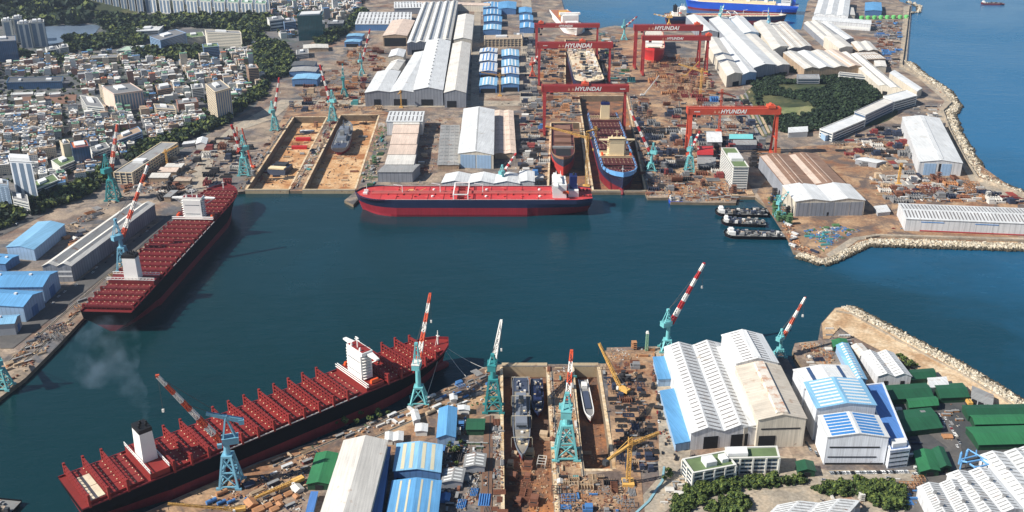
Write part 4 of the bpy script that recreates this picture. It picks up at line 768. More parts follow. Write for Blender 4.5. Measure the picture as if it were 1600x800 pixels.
def hull_obj(T, L, B, D, bz, mats, stern=.18, bow=.2, flare=.5, sheer=3, deckm=None, bulwark=1.2, fine=.10, bulb=False, tr=1.0, N=44, bands=None, bwt=.7):
    "x from stern 0 to bow L, keel at z=0, deck at D; mats: [boot, topside, bulwark]"
    def hd(u):
        if u < .06: return B/2*(tr+(1-tr)*(u/.06))
        if u > 1-bow: q = (u-(1-bow))/bow; return B/2*max(0, (1-q**2.2))**.62
        return B/2
    def hw(u, zf):     # half breadth at height fraction of the section
        d = hd(u)
        if u < stern: q = 1-u/stern; zf = 0 if zf < .12 else min(1, zf*1.35) if zf > .3 else zf; low = B/2*(1-q**1.6)*(1 if zf > .0 else 1); k = zf**1.4; b_ = max(low*(.86), .3)*(1-k)+d*k if zf < .75 else d*(zf-.75)/.25+(1-(zf-.75)/.25)*(max(low*.86, .3)*(1-.75**1.4)+d*.75**1.4); return max(min(b_, d), .2)
        if u > 1-bow-flare*.12:
            q = (u-(1-bow-flare*.12))/(bow+flare*.12); q = min(q/(.93), 1); low = B/2*max(0, 1-q**1.7)*.97; k = zf**2.2; return max(low*(1-k)+d*k, .15)
        return B/2*(.93+.07*min(1, zf*4))
    lv = [0, .06*D, .5*bz, bz, bz, (bz+D)/2, D*.86, D]
    us = [0]+[i/N for i in range(1, N)]+[1]
    def dz(u): return sheer*max(0, (u-.8)/.2)**1.5
    V = []
    mb = MB(); st = []
    for u in us:
        row = []
        rake = lambda zf: (1-zf)*(-.045*L) if u == 1 else 0
        for z in lv:
            zf = z/D; y = hw(u, zf); x = u*L
            if u > .9: x -= (1-zf)*(u-.9)/.1*.035*L
            if u < .04: x += (1-zf)*(.04-u)/.04*.02*L
            row.append((x, y, z+dz(u)*zf))
        st.append(row)
    for s_ in (1, -1):
        base = [[(p[0], p[1]*s_, p[2]) for p in r] for r in st]
        for i in range(len(us)-1):
            for j in range(len(lv)-1):
                if j == 3: continue
                mb.quad(base[i][j], base[i+1][j], base[i+1][j+1], base[i][j+1], 0 if j < 3 else 1)
    for j in range(len(lv)-1):       # transom and stem
        if j == 3: continue
        for r in (st[0], st[-1]): a, b = r[j], r[j+1]; mb.quad((a[0], a[1], a[2]), (a[0], -a[1], a[2]), (b[0], -b[1], b[2]), (b[0], b[1], b[2]), 0 if j < 3 else 1)
    for i in range(len(us)-1): a, b = st[i][0], st[i+1][0]; mb.quad((a[0], -a[1], 0), (b[0], -b[1], 0), (b[0], b[1], 0), (a[0], a[1], 0), 0)
    h = mb.build('hull', [mats[0], mats[1]], T)
    dk = MB()
    for i in range(len(us)-1): a, b = st[i][-1], st[i+1][-1]; dk.quad((a[0], -a[1], a[2]-.3), (b[0], -b[1], b[2]-.3), (b[0], b[1], b[2]-.3), (a[0], a[1], a[2]-.3))
    dk.build('deck', deckm or DRED, T)
    if bulwark:
        bw = MB()
        for s_ in (1, -1):
            for i in range(len(us)-1):
                a, b = st[i][-1], st[i+1][-1]; hb = bulwark*(1+1.2*max(0, (us[i]-.86)/.14)); hb2 = bulwark*(1+1.2*max(0, (us[i+1]-.86)/.14))
                A0, B0 = (a[0], a[1]*s_, a[2]), (b[0], b[1]*s_, b[2]); A1, B1 = (a[0], max(a[1]-bwt, 0)*s_, a[2]), (b[0], max(b[1]-bwt, 0)*s_, b[2])
                bw.quad(A0, B0, (B0[0], B0[1], B0[2]+hb2), (A0[0], A0[1], A0[2]+hb)); bw.quad(A1, B1, (B1[0], B1[1], B1[2]+hb2), (A1[0], A1[1], A1[2]+hb))
                bw.quad((A0[0], A0[1], A0[2]+hb), (B0[0], B0[1], B0[2]+hb2), (B1[0], B1[1], B1[2]+hb2), (A1[0], A1[1], A1[2]+hb))
        bw.build('bulwark', mats[2], T)
    if bulb:
        mb = MB()
        rings = []
        for i in range(9):
            s = i/8; x = L*.945+s*L*.055; r = 5*sqrt(max(0, 1-(s*1.0)**3.2))+.05; rings.append([(x, r*cos(2*pi*k/12)*.9, 8.6+r*1.2*sin(2*pi*k/12)) for k in range(12)])
        for a, b in zip(rings, rings[1:]): o = len(mb.v); mb.add(a+b, [(k, (k+1) % 12, 12+(k+1) % 12, 12+k) for k in range(12)])
        mb.build('bulbous_bow', mats[0], T)
    return hd, dz
def boxp(T, name, m, x0, x1, y0, y1, z0, z1, **k): mb = MB(); mb.box(x0, x1, y0, y1, z0, z1); return mb.build(name, m, T, **k)
def container_ship(label, stern, heading, keel, D=32, L=366, B=54, mats=None, deckm=DRED, hatch=DRED, sup=SUPW, funnel_x=62, bridge_x=262, bz=18, bulb=True, lash=10, hh=2.6, lashm=None, opened=False, fbl=BLKM, bulw=1.2, bowf=.19):
    T = thing('container_ship', label, 'container ship', (stern[0], stern[1], keel), heading)
    mats = mats or [HRED, HBLK, HRED]
    hd, dz = hull_obj(T, L, B, D, bz, mats, deckm=deckm, bulb=bulb, sheer=4, bow=bowf, flare=.8, bulwark=bulw, bwt=.7 if bulw < 2 else 2.6)
    xs = []; x = 6
    while x < L*.95:
        if abs(x+7-funnel_x) < 10: x = funnel_x+10
        if abs(x+7-bridge_x) < 14: x = bridge_x+14
        xs.append(x); x += 14.6
    lm = lashm or DRED
    for i, x in enumerate(xs):
        w = 2*hd(min((x+13.5)/L, 1))-5
        if w < 8: continue
        if x+13.4 > L*.955: break
        if opened and i % 3 == 1:
            boxp(T, 'open_hold', DK, x+1, x+13.4, -w/2, w/2, D-.2, D+.15)
            for k in range(5): y = -w/2+w*(k+.5)/5; boxp(T, 'hold_girder', hatch, x+1, x+13.4, y-.5, y+.5, D-.2, D+.8)
            continue
        mb = MB(); n = 4 if w > 34 else 2
        for k in range(n): y0 = -w/2+w*k/n+.35; y1 = -w/2+w*(k+1)/n-.35; mb.box(x+1, x+13.4, y0, y1, D-.2+dz(x/L), D+hh+dz(x/L)); 
        for k in range(n*2):      # twist-lock stools
            for e in (2, 7, 12.4): y = -w/2+w*(k+.5)/(2*n); mb.box(x+e-.3, x+e+.3, y-.5, y+.5, D+hh+dz(x/L), D+hh+.5+dz(x/L), 1)
        mb.build('hatch_cover', [hatch, SUPC], T)
    for i, x in enumerate(xs):
        w = 2*hd(min((x+1)/L, 1))-1
        if w < 16: continue
        mb = MB(); z0 = D-.2+dz(x/L); zt = z0+lash+ (0 if x < L*.88 else -2)
        nn = 11
        for k in range(nn+1): y = -w/2+w*k/nn; mb.box(x-.5, x+.3, y-.4, y+.4, z0, zt)
        for zz in (z0+3.2, z0+6.4, zt): mb.box(x-1.1, x+.7, -w/2-.4, w/2+.4, zz-.45, zz)
        for s_ in (-1, 1): mb.box(x-1, x+.8, s_*w/2-1.1, s_*w/2+1.1, z0, zt+1.4)
        mb.build('lashing_bridge', lm, T)
    boxp(T, 'sheer_rail', CWH, L*.3, L*.66, -B/2-.25, -B/2+.1, D+.6, D+1.5)
    # funnel house
    f = funnel_x; Z0 = D
    boxp(T, 'engine_casing', lm, f-9, f+7, -B*.47, B*.47, Z0-.2, Z0+6)
    rl = MB()
    for z in (Z0+7, Z0+9.4):
        for s_ in (-9, 6.4): rl.box(f+s_, f+s_+.5, -B*.49, B*.49, z, z+.6)
    for k in range(14):
        y = -B*.48+B*.96*k/13
        for s_ in (-9, 6.4): rl.box(f+s_, f+s_+.5, y-.25, y+.25, Z0+7, Z0+9.8)
    rl.build('casing_railing', sup, T)
    mb = MB(); mb.hexa([(f-7, -8, Z0+6), (f+5, -8, Z0+6), (f+5, 8, Z0+6), (f-7, 8, Z0+6)], [(f-6.2, -7.4, Z0+32), (f+4, -7.4, Z0+32), (f+4, 7.4, Z0+32), (f-6.2, 7.4, Z0+32)]); fn = mb.build('funnel', sup, T)
    boxp(fn, 'funnel_cap', fbl, f-6.4, f+4.2, -7.6, 7.6, Z0+32, Z0+35.5)
    for k in range(5): mb = MB(); mb.cyl((f-4+k*1.8, -4+2*(k % 3)*1.6, Z0+35), (f-4.8+k*1.8, -4+2*(k % 3)*1.6, Z0+38.5), .8, 8); mb.build('exhaust_pipe', fbl, fn)
    # accommodation
    b = bridge_x; nf = 8
    ac = boxp(T, 'accommodation', sup, b-5, b+7, -11.5, 11.5, Z0-.2, Z0+29)
    boxp(T, 'deck_house', lm if sup is SUPW else sup, b-9, b+10, -B*.47, B*.47, Z0-.2, Z0+4.5); rl = MB(); [rl.box(b+e, b+e+.6, -B*.49, B*.49, zz, zz+.6) for e in (-9.6, -7.6) for zz in (Z0+4.6, Z0+7)]; rl.build('white_railing', sup, T)
    for k in range(nf):
        z = Z0+6+k*3
        (boxp(ac, 'window', GLS, b+7, b+7.15, -10.6, 10.6, z+1, z+1.6) if sup is not SUPC or k == 6 else None); (boxp(ac, 'window', GLS, b-5.15, b-5, -9.5, 9.5, z+1, z+1.6) if k in (1, 5) else None)
        for s_ in (-1, 1): (boxp(ac, 'side_deck', sup, b-4, b+5, 11.5 if s_ > 0 else -14.5, 14.5 if s_ > 0 else -11.5, z, z+.35), boxp(ac, 'door', GLZ, b-3, b-1.6, s_*11.55-.1, s_*11.55+.1, z+.4, z+2.3), boxp(ac, 'window', GLZ, b+.5, b+4.5, s_*11.55-.1, s_*11.55+.1, z+1.2, z+2))
    wh = boxp(T, 'wheelhouse', sup, b-4, b+7.5, -13, 13, Z0+29, Z0+32.2); boxp(wh, 'window', GLZ, b+7.5, b+7.7, -12.4, 12.4, Z0+30.2, Z0+31.6); boxp(wh, 'roof_deck', lm if sup is SUPW else sup, b-3, b+6.5, -12, 12, Z0+32.2, Z0+32.5)
    for s_ in (-1, 1):
        mb = MB(); y0, y1 = s_*13, s_*(B/2+.5)
        mb.hexa([(b+1, y0, Z0+28.6), (b+7, y0, Z0+28.6), (b+5, y1, Z0+29), (b+1.5, y1, Z0+29)], [(b+1, y0, Z0+30.6), (b+7, y0, Z0+30.6), (b+5, y1, Z0+30.4), (b+1.5, y1, Z0+30.4)]); mb.build('bridge_wing', sup, T)
        mb = MB(); mb.bar((b+4, s_*16, Z0+22), (b+4, s_*(B/2-1), Z0+28.8), 1.0); mb.build('wing_strut', sup, T)
        mb = MB(); mb.rbox(b+2, s_*(B/2-5), Z0+5, 9, 3.2, 3.2, tx=.8, ty=.7); lb_ = mb.build('lifeboat', ORG, T)
    mb = MB(); mb.bar((b, 0, Z0+32), (b, 0, Z0+43), .8); mb.bar((b, -4, Z0+40), (b, 4, Z0+40), .5); mb.rbox(b, 0, Z0+42, 1, 5, .7); mb.build('radar_mast', sup, T)
    for y in (-7, 7): mb = MB(); mb.cyl((b-2, y, Z0+32.4), (b-2, y, Z0+35.4), 1.3, 10, r2=.7); mb.build('satellite_dome', sup, T)
    # foremast, bow gear
    fz = D+3; mb = MB(); mb.bar((L*.965, 0, fz), (L*.965, 0, fz+15), 1.2, w2=.6); mb.rbox(L*.965, 0, fz+9, 2, 3.5, .6); mb.bar((L*.965, 0, fz+12), (L*.965-3, 0, fz), .4); mb.build('foremast', CWH, T)
    for s_ in (-1, 1): mb = MB(); mb.rbox(L*.945, s_*6, fz-1, 5, 3, 2.6); mb.cyl((L*.945, s_*6-2, fz+.5), (L*.945, s_*6+2, fz+.5), 1.5, 8); mb.build('windlass', lm, T)
    return T
S1p = P(400, 686, 20); dirx = Vector((.7507, .6606)); nrm = Vector((-.6606, .7507))
st1 = S1p+dirx*(-142)+nrm*27
S1 = container_ship('near red-decked container ship moored along the near quay, smoking funnel', st1, atan2(dirx.y, dirx.x), -12, bz=18)
# white deck hatch left open near the stern of the near ship
for i, (a_, m_) in enumerate(((0, DPAL),)): boxp(S1, 'stern_platform', m_, 7, 19, -23, -6, 34.4, 35.4); boxp(S1, 'stern_platform', DPAL, 7, 19, -5, 12, 34.4, 35.2)
S2 = container_ship('far red-decked container ship seen from its stern beside the long grey hall', (-427, 917), R(87), -11, D=33, L=396, B=55, bowf=.13, funnel_x=74, bridge_x=268, bz=15.5, lash=4.2, hatch=DRED2, deckm=DRED2, lashm=DRED2)
S4 = container_ship('half-built container ship with blue bulwark in the big dry dock', (163, 1718), R(-90), -11, D=31, mats=[HRED, HNAV, HLBL], deckm=DBRN, hatch=DBRN, sup=SUPC, lash=3.5, lashm=mat('hold_maroon', (104, 50, 50), .7, .25, .08), opened=True, bridge_x=256, funnel_x=52, fbl=NAVM, bz=13, bulw=3.4)
# --- tanker ---
def tanker(label, stern, heading, keel, L=333, B=60, D=31, bz=20, mats=None, deckm=DTAN, funnelm=NAVM, star=True, name='tanker', sup=SUPW, marks=True):
    T = thing(name, label, 'tanker', (stern[0], stern[1], keel), heading); mats = mats or [HRED2, HNAV, HNAV]
    hd, dz = hull_obj(T, L, B, D, bz, mats, deckm=deckm, sheer=1.5, bow=.12, stern=.26, tr=.78, bulwark=.9, bulb=False)
    for k in range(5): y = (k-2)*2.6; mb = MB(); mb.cyl((L*.17, y, D+1.8), (L*.93, y, D+1.8), .5, 6); mb.build('deck_pipe', mat('pipe_pink', (190, 96, 90), .6), T)
    for k in range(11): x = L*(.2+k*.066); boxp(T, 'pipe_support', deckm, x, x+1, -8, 8, D-.2, D+1.5); boxp(T, 'deck_girder', deckm, x+9, x+9.5, -B*.46, B*.46, D-.2, D+.5)
    for s_ in (-1, 1):
        for k in range(9): mb = MB(); x = L*(.22+k*.075); mb.cyl((x, s_*14, D-.2), (x, s_*14, D+1.6), 1.8, 8); mb.build('tank_hatch', SUPW if k % 3 == 0 else deckm, T)
        boxp(T, 'deck_rail', CWH, L*.16, L*.9, s_*(B/2-.6)-.15, s_*(B/2-.6)+.15, D+.9, D+1.2)
    mb = MB()
    for x in (L*.52, L*.58): mb.box(x-.7, x+.7, -B*.42, B*.42, D+6.5, D+7.7); [mb.box(x-.7, x+.7, y-.7, y+.7, D-.2, D+6.5) for y in (-B*.42, B*.42)]
    mb.box(L*.52, L*.58, -B*.42-.7, -B*.42+.7, D+6.5, D+7.7); mb.box(L*.52, L*.58, B*.42-.7, B*.42+.7, D+6.5, D+7.7); mb.build('manifold_frame', SUPW, T)
    for k in range(6): y = -B*.36+k*B*.145; boxp(T, 'manifold', DRED, L*.535, L*.565, y-1, y+1, D-.2, D+2.4)
    for x, h_ in ((L*.46, 14), (L*.64, 14), (L*.8, 12)): mb = MB(); mb.bar((x, 0, D), (x, 0, D+h_), 1.2, w2=.7); mb.bar((x, 0, D+h_-1), (x+12, 0, D+h_+1), .8); mb.build('deck_crane', SUPW, T)
    mb = MB(); mb.bar((L*.95, 0, D), (L*.95, 0, D+13), 1.1, w2=.5); mb.build('foremast', SUPW, T)
    for s_ in (-1, 1): mb = MB(); mb.rbox(L*.955, s_*5, D+.4, 6, 3.4, 3); mb.build('windlass', SUPW, T)
    if marks:
        for r_, m_, nm in ((8.5, mat('mark_orange', (226, 120, 40), .6), 'helideck_mark'), (4.6, SUPC, 'helideck_mark')):
            mb = MB(); x0, y0 = L*.765, -B*.22
            for i in range(28): a0, a1 = 2*pi*i/28, 2*pi*(i+1)/28; mb.quad((x0+cos(a0)*r_, y0+sin(a0)*r_, D-.1), (x0+cos(a1)*r_, y0+sin(a1)*r_, D-.1), (x0+cos(a1)*(r_-1), y0+sin(a1)*(r_-1), D-.1), (x0+cos(a0)*(r_-1), y0+sin(a0)*(r_-1), D-.1))
            mb.build(nm, m_, T)
        mb = MB()
        for s_ in (-1, 1): mb.quad((x0+s_*9, y0+6, D-.08), (x0+s_*10.2, y0+6, D-.08), (x0+s_*20, y0-9, D-.08), (x0+s_*18.8, y0-9, D-.08))
        mb.box(x0-2.4, x0+2.4, y0-2.4, y0+2.4, D-.08, D-.02); mb.build('helideck_mark', YEL, T)
    b = L*.115
    ac = boxp(T, 'accommodation', sup, b-2, b+17, -20, 20, D-.2, D+19)
    for k in range(5): boxp(ac, 'window', GLS, b, b+15.5, -20.15, -20, D+2+k*3.5, D+3.2+k*3.5); boxp(ac, 'window', GLS, b+17, b+17.15, -18, 18, D+2+k*3.5, D+3.2+k*3.5)
    boxp(T, 'wheelhouse', sup, b+4, b+17, -17, 17, D+19, D+22.4)
    for s_ in (-1, 1): boxp(T, 'bridge_wing', sup, b+10, b+15, -B/2 if s_ < 0 else 17, -17 if s_ < 0 else B/2, D+18.4, D+20.6)
    for x in (b+6, b+12): mb = MB(); mb.bar((x, 0, D+22), (x, 0, D+33), 1.3, w2=.6); mb.bar((x, -4, D+29), (x, 4, D+29), .6); mb.build('radar_mast', sup, T)
    boxp(T, 'engine_casing', sup, b-19, b-5, -15, 15, D-.2, D+9)
    fn = boxp(T, 'funnel', funnelm, b-17, b-7, -8, 8, D+9, D+27)
    if star:
        mb = MB(); pts = [(b-12+cos(pi/2+i*pi/5)*(3.4 if i % 2 == 0 else 1.4), -8.25, D+20+sin(pi/2+i*pi/5)*(3.4 if i % 2 == 0 else 1.4)) for i in range(10)]; mb.add(pts, [tuple(range(10))]); mb.build('star_mark', SUPW, fn)
    mb = MB(); mb.cyl((b-12, 0, D+27), (b-13, 0, D+31), 1.4, 8); mb.build('exhaust_pipe', BLKM, fn)
    for s_ in (-1, 1): mb = MB(); mb.rbox(b-1, s_*23, D+8, 9, 3.2, 3.2, tx=.8, ty=.7); mb.build('lifeboat', ORG, T)
    for k in range(6): mb = MB(); mb.rbox(3+k*2.5, (-1)**k*12, D-.2, 2.5, 4, 2.2); mb.build('winch', DRED, T)
    return T
tanker('red-decked oil tanker with navy band moored across the dock mouths', (112, 1294), R(180), -11)
tanker('black-hulled tanker moored in front of the blue gas carrier', (P(1040, 36).x, 2795), R(0), -12, L=345, B=58, deckm=DPAL, mats=[HRED, HNAV, HNAV], funnelm=BLKM, star=False, marks=False)
# --- blue gas carrier ---
a_, b_ = P(1072, 15, -4), P(1250, 24, -4); hd_ = atan2((a_-b_).y, (a_-b_).x)
G = thing('gas_carrier', 'blue-hulled gas carrier with white trunk deck at the far basin quay', 'gas carrier', (b_.x, b_.y+24, -9), hd_)
LG = (a_-b_).length; hull_obj(G, LG, 50, 30, 11, [HRED, HBLU, HBLU], deckm=SUPW, sheer=2, bow=.15)
boxp(G, 'trunk_deck', SUPC, LG*.2, LG*.88, -17, 17, 29.8, 36)
for k in range(4): boxp(G, 'tank_dome', SUPW, LG*(.27+k*.155), LG*(.3+k*.155), -6, 6, 36, 41)
ac = boxp(G, 'accommodation', SUPW, LG*.07, LG*.15, -19, 19, 29.8, 52); boxp(ac, 'window', GLS, LG*.075, LG*.145, 19, 19.2, 46, 47.5); boxp(ac, 'window', GLS, LG*.075, LG*.145, 19, 19.2, 40, 41.5)
boxp(G, 'funnel', HBLU, LG*.03, LG*.06, -7, 7, 29.8, 56)
for k in range(5): mb = MB(); x = LG*(.22+k*.15); mb.bar((x, 0, 36), (x, 0, 50), 1.2); mb.build('vent_mast', SUPW, G)
# --- ships under construction and small ones ---
def cargo(label, stern, heading, keel, L, B, D, bz, mats, deckm, name='ship', cat='ship', parts=(), **k):
    T = thing(name, label, cat, (stern[0], stern[1], keel), heading); hull_obj(T, L, B, D, bz, mats, deckm=deckm, **k)
    for p in parts: boxp(T, *p)
    return T
T = cargo('cream-decked production ship crowded with modules in the second basin dock', (161, 2335), R(-90), -11, 362, 62, 29, 10, [HRED, HNAV, DPAL], DPAL, 'production_ship', 'ship', bow=.10, sheer=2, tr=.95)
r2 = random.Random(3)
for i in range(120):
    x, y = r2.uniform(8, 340), r2.uniform(-26, 26)
    if abs(y) < 6: continue
    s = r2.uniform(4, 11); boxp(T, 'topside_module', r2.choice([DPAL, SUPW, DPAL, RG, RP, WPT]), x, x+s, y-s*.4, y+s*.4, 28.6, 29+r2.uniform(1.5, 7))
for i in range(9): x = 60+i*30; boxp(T, 'open_hatch', DK if i % 2 else STEEL, x, x+20, -7, 7, 28.7, 29.6)
T = cargo('white ship with stacked superstructure in the far basin berth', (P(868, 8).x, 2900), R(-84), -9, 330, 52, 26, 10, [HRED, SUPW, SUPW], mat('deck_orange_brown', (176, 110, 76), .7, .3, .06), 'white_ship', 'ship', bow=.12,
          parts=[('accommodation', SUPW, 196, 222, -22, 22, 25.8, 46), ('wheelhouse', SUPW, 200, 214, -28, 28, 46, 51), ('deck_house', SUPW, 236, 262, -16, 16, 25.8, 34), ('funnel', CORG, 182, 194, -7, 7, 25.8, 50), ('derrick_base', YEL, 100, 130, -14, 14, 25.8, 40)])
for i in range(26): x, y = r2.uniform(225, 310), r2.uniform(-16, 16); s = r2.uniform(3, 7); boxp(T, 'deck_gear', r2.choice([SUPW, RG, DPAL]), x, x+s, y, y+s, 25.8, 26+r2.uniform(1, 6))
T = cargo('red-hulled ship with white inner decks on the inland berth', (358, 2490), R(-97), 0, 255, 50, 27, 12, [HREDB, HREDB, HREDB], DPAL, 'red_ship', 'ship', bow=.25, bulwark=3,
          parts=[('deck_house', SUPW, 150, 168, -20, 20, 26.8, 33), ('deck_house', SUPW, 178, 190, -18, 18, 26.8, 30), ('open_hold', DK, 170, 177, -18, 18, 26.8, 27.2), ('accommodation', SUPW, 60, 84, -19, 19, 26.8, 46), ('open_hold', DK, 196, 206, -14, 14, 26.8, 27.2)])
T = cargo('unfinished bow section with red keel in the narrow dock', (88, 1668), R(-92), -11, 215, 38, 27, 15, [mat('primer_red', (196, 66, 60), .6, .12, .05), HDG, mat('primer_tan', (150, 110, 84), .7, .25, .08)], DBRN, 'hull_section', 'hull section', bow=.3, bulwark=2,
          parts=[('open_hold', DK, 150, 190, -12, 12, 26.8, 27.3), ('cross_deck', DGRY, 140, 148, -17, 17, 26.8, 29.5)]+[('frame_module', mat('primer_brown', (132, 96, 78), .75, .3, .08), 10+i*13, 18+i*13, -14, 14, 26.8, 28+i % 3*1.5) for i in range(10)])
def warship(label, stern, hd, keel, L, B, m, m2, k=1.0):
    T = cargo(label, stern, hd, keel, L, B, 9*k, 4*k, [HRED, m, m], m2, 'naval_ship', 'naval ship', bow=.42, bulwark=.7, tr=.8, sheer=2)
    D = 9*k; mb = MB(); mb.rbox(L*.6, 0, D-.2, L*.16, B*.72, 6*k, tx=.85, ty=.85); a = mb.build('bridge_block', m, T)
    mb = MB(); mb.rbox(L*.36, 0, D-.2, L*.22, B*.66, 4*k, tx=.9, ty=.85); mb.build('aft_superstructure', m, T)
    boxp(a, 'window', GLZ, L*.68, L*.685, -B*.28, B*.28, D+3*k, D+4.2*k)
    mb = MB(); lattice(mb, (L*.57, 0, D+5*k), (L*.57, 0, D+16*k), 3, 1.2, 5, [0], .45); mb.build('mast', m, T)
    mb = MB(); mb.rbox(L*.38, 0, D+3.6*k, 7*k, 5*k, 5*k, tx=.8, ty=.8); mb.build('funnel', m2, T)
    mb = MB(); mb.rbox(L*.8, 0, D-.1+.6, 4, 3.6, 2.2, tx=.7, ty=.7); mb.bar((L*.8, 0, D+1.8), (L*.8+6, 0, D+2.6), .5); mb.build('deck_gun', m, T)
    boxp(T, 'flight_deck', HDG, 2, L*.2, -B*.4, B*.4, D-.2, D+.15)
    for i in range(44): x, y = r2.uniform(L*.06, L*.9), r2.uniform(-B*.3, B*.3); s = r2.uniform(.8, 2.4); boxp(T, 'deck_gear', r2.choice([CWH, m, RG, SUPC, HNAV]), x, x+s, y, y+s, D-.1, D+r2.uniform(.6, 3))
    return T
W = warship('grey patrol ship with pale staging frames in the wide near dock', (8.5, 822), R(-90), -10, 134, 16, HGRY, mat('deck_warm_grey', (142, 134, 122), .75, .3, .1))
for i in range(4):
    mb = MB(); x = 10+i*34; mb.box(x, x+.5, -9.3, -8.8, 2, 15); mb.box(x, x+.5, 8.8, 9.3, 2, 15); mb.box(x, x+.5, -9.3, 9.3, 14.4, 15); mb.build('staging_frame', mat('staging_pale', (196, 184, 160), .7), W)
warship('slim dark craft on the dock floor beside the patrol ship', (24, 826), R(-90), -10.5, 66, 12, HNAV, HDG, .6)
W = thing('dock_boat', 'small white-rimmed boat in the narrow near dock', 'boat', (69, 822, -10.5), R(-88)); hull_obj(W, 70, 9.5, 6, 2.5, [HRED, SUPW, SUPW], deckm=DGRY, bow=.3, bulwark=1, sheer=1.5); boxp(W, 'cabin', SUPW, 8, 16, -2.6, 2.6, 5.8, 9); boxp(W, 'cargo_hatch', HDG, 22, 52, -2.6, 2.6, 5.8, 7)
warship('grey naval vessel with white after-deck in the second sandy dock', (-290, 1566), R(93), -10.5, 158, 27, HGRY, DGRY, 1.5)
T = thing('deck_block', 'slate ship block with pale roof resting in the first sandy dock', 'ship block', (*P(438, 268, -11), -11.5), R(80)); mb = MB(); mb.rbox(0, 0, 0, 34, 30, 9, tx=.9); mb.build('shell', HDG, T); boxp(T, 'roof_plate', SUPC, -16, -4, -13, 13, 9, 11); boxp(T, 'inner_frame', STEEL, 0, 14, -10, 10, 9, 12.5)
T = thing('deck_block', 'two long red steel sections lying in the first sandy dock, nearer one', 'ship block', (*P(468, 232, -11), -11.5), R(3)); mb = MB(); mb.rbox(0, 0, 0, 26, 8, 5); mb.build('shell', HREDB, T)
T = dup(T, (*P(474, 219, -11), -11.5), R(2), 'two long red steel sections lying in the first sandy dock, farther one')
T = thing('deck_block', 'long blue-grey section at the head of the first sandy dock', 'ship block', (*P(480, 207, -11), -11.5), R(2)); mb = MB(); mb.rbox(0, 0, 0, 26, 8, 4); mb.build('shell', HGRY, T); boxp(T, 'top_plate', SUPW, -12, 12, -3, 3, 4, 4.6)
def barge(label, base, hd, L, B, gear, house=True, m=HBLK):
    B *= 1.6; gear = int(gear*2); p = P(*base, -4); T = thing('work_barge', label, 'barge', (p.x, p.y, -6), hd); hull_obj(T, L, B, 5.5, 2, [HRED, m, m], deckm=DGRY, bow=.12, bulwark=.9, sheer=.8, N=20)
    if house: c = boxp(T, 'cabin', SUPW, L*.82, L*.93, -B*.3, B*.3, 5.4, 10); boxp(c, 'window', GLZ, L*.93, L*.932, -B*.26, B*.26, 7.6, 8.8); boxp(T, 'wheelhouse', SUPW, L*.85, L*.92, -B*.18, B*.18, 10, 13)
    for i in range(gear): x, y = r2.uniform(L*.04, L*.78), r2.uniform(-B*.32, B*.32); s = r2.uniform(1.5, 5); boxp(T, 'deck_load', r2.choice([RG, RT, DGRY, STEEL, STEEL, DGRY, HDG, RD, CWH]), x, x+s, y-s*.4, y+s*.4, 5.4, 5.6+r2.uniform(.8, 4.5))
    return T
barge('upper moored work barge with white wheelhouse in the small basin', (1198, 336), R(176), 72, 15, 34)
barge('middle moored work barge heaped with grey gear in the small basin', (1196, 352), R(172), 60, 13, 38, house=True)
barge('lower moored work barge with white ring frame in the small basin', (1226, 370), R(177), 80, 15, 26)
barge('flat cargo barge with plain top plate by the basin wall', (1200, 333), R(180), 24, 10, 4, house=False)
barge('blue and white workboat at the block quay', (1066, 317), R(180), 20, 7, 4, m=HBLU)
barge('black workboat cut by the lower corner of the picture', (24, 800), R(172), 34, 12, 8)
barge('tiny dark boat crossing the far basin', (926, 47), R(180), 22, 8, 2)
barge('red-brown coaster at the far corner of the open sea', (1568, 7), R(175), 70, 14, 8, m=HRED)
T = thing('mooring_line', 'pale mooring line from the near bow to the quay corner', 'rope'); bpos = Vector((st1.x, st1.y))+dirx*358
for k, q in enumerate([(756, 575), (728, 588), (667, 618)]):
    e = P(*q, .5); mb = MB()
    for i in range(8):
        f0, f1 = i/8, (i+1)/8; z = lambda f: 21*(1-f)+.5*f-5*f*(1-f)*1.6
        mb.bar((bpos.x+(e.x-bpos.x)*f0, bpos.y+(e.y-bpos.y)*f0, z(f0)), (bpos.x+(e.x-bpos.x)*f1, bpos.y+(e.y-bpos.y)*f1, z(f1)), .35)
    if k == 0: tag(mb.build('rope', CWH, T))
    else: T2 = mb.build('mooring_line', CWH); tag(T2, ('short mooring line dropping to the quay beside the bow' if k == 1 else 'mooring line slanting back past the teal column crane'), 'rope')
# dock gates
for lb, a, b in (('caisson gate of the first sandy dry dock', (384, 297.3), (452, 297.3)), ('caisson gate of the second sandy dry dock', (473, 297.3), (555, 297.3)), ('caisson gate in front of the blue-edged ship', (926, 298.6), (1009, 298.6)), ('caisson gate of the wide near dry dock', (784, 571), (855, 571)), ('caisson gate of the narrow near dry dock', (895, 571), (935, 571))):
    p, q = P(*a), P(*b); T = thing('dock_gate', lb, 'dock gate', ((p.x+q.x)/2, (p.y+q.y)/2, 0), atan2((q-p).y, (q-p).x)); w_ = (q-p).length
    boxp(T, 'gate_body', mat('gate_concrete', (176, 158, 128), .85, .25, .06, rust=.4), -w_/2, w_/2, -4, 4, -11, .9); boxp(T, 'gate_railing', TRG, -w_/2, w_/2, -3.9, -3.7, .9, 2)
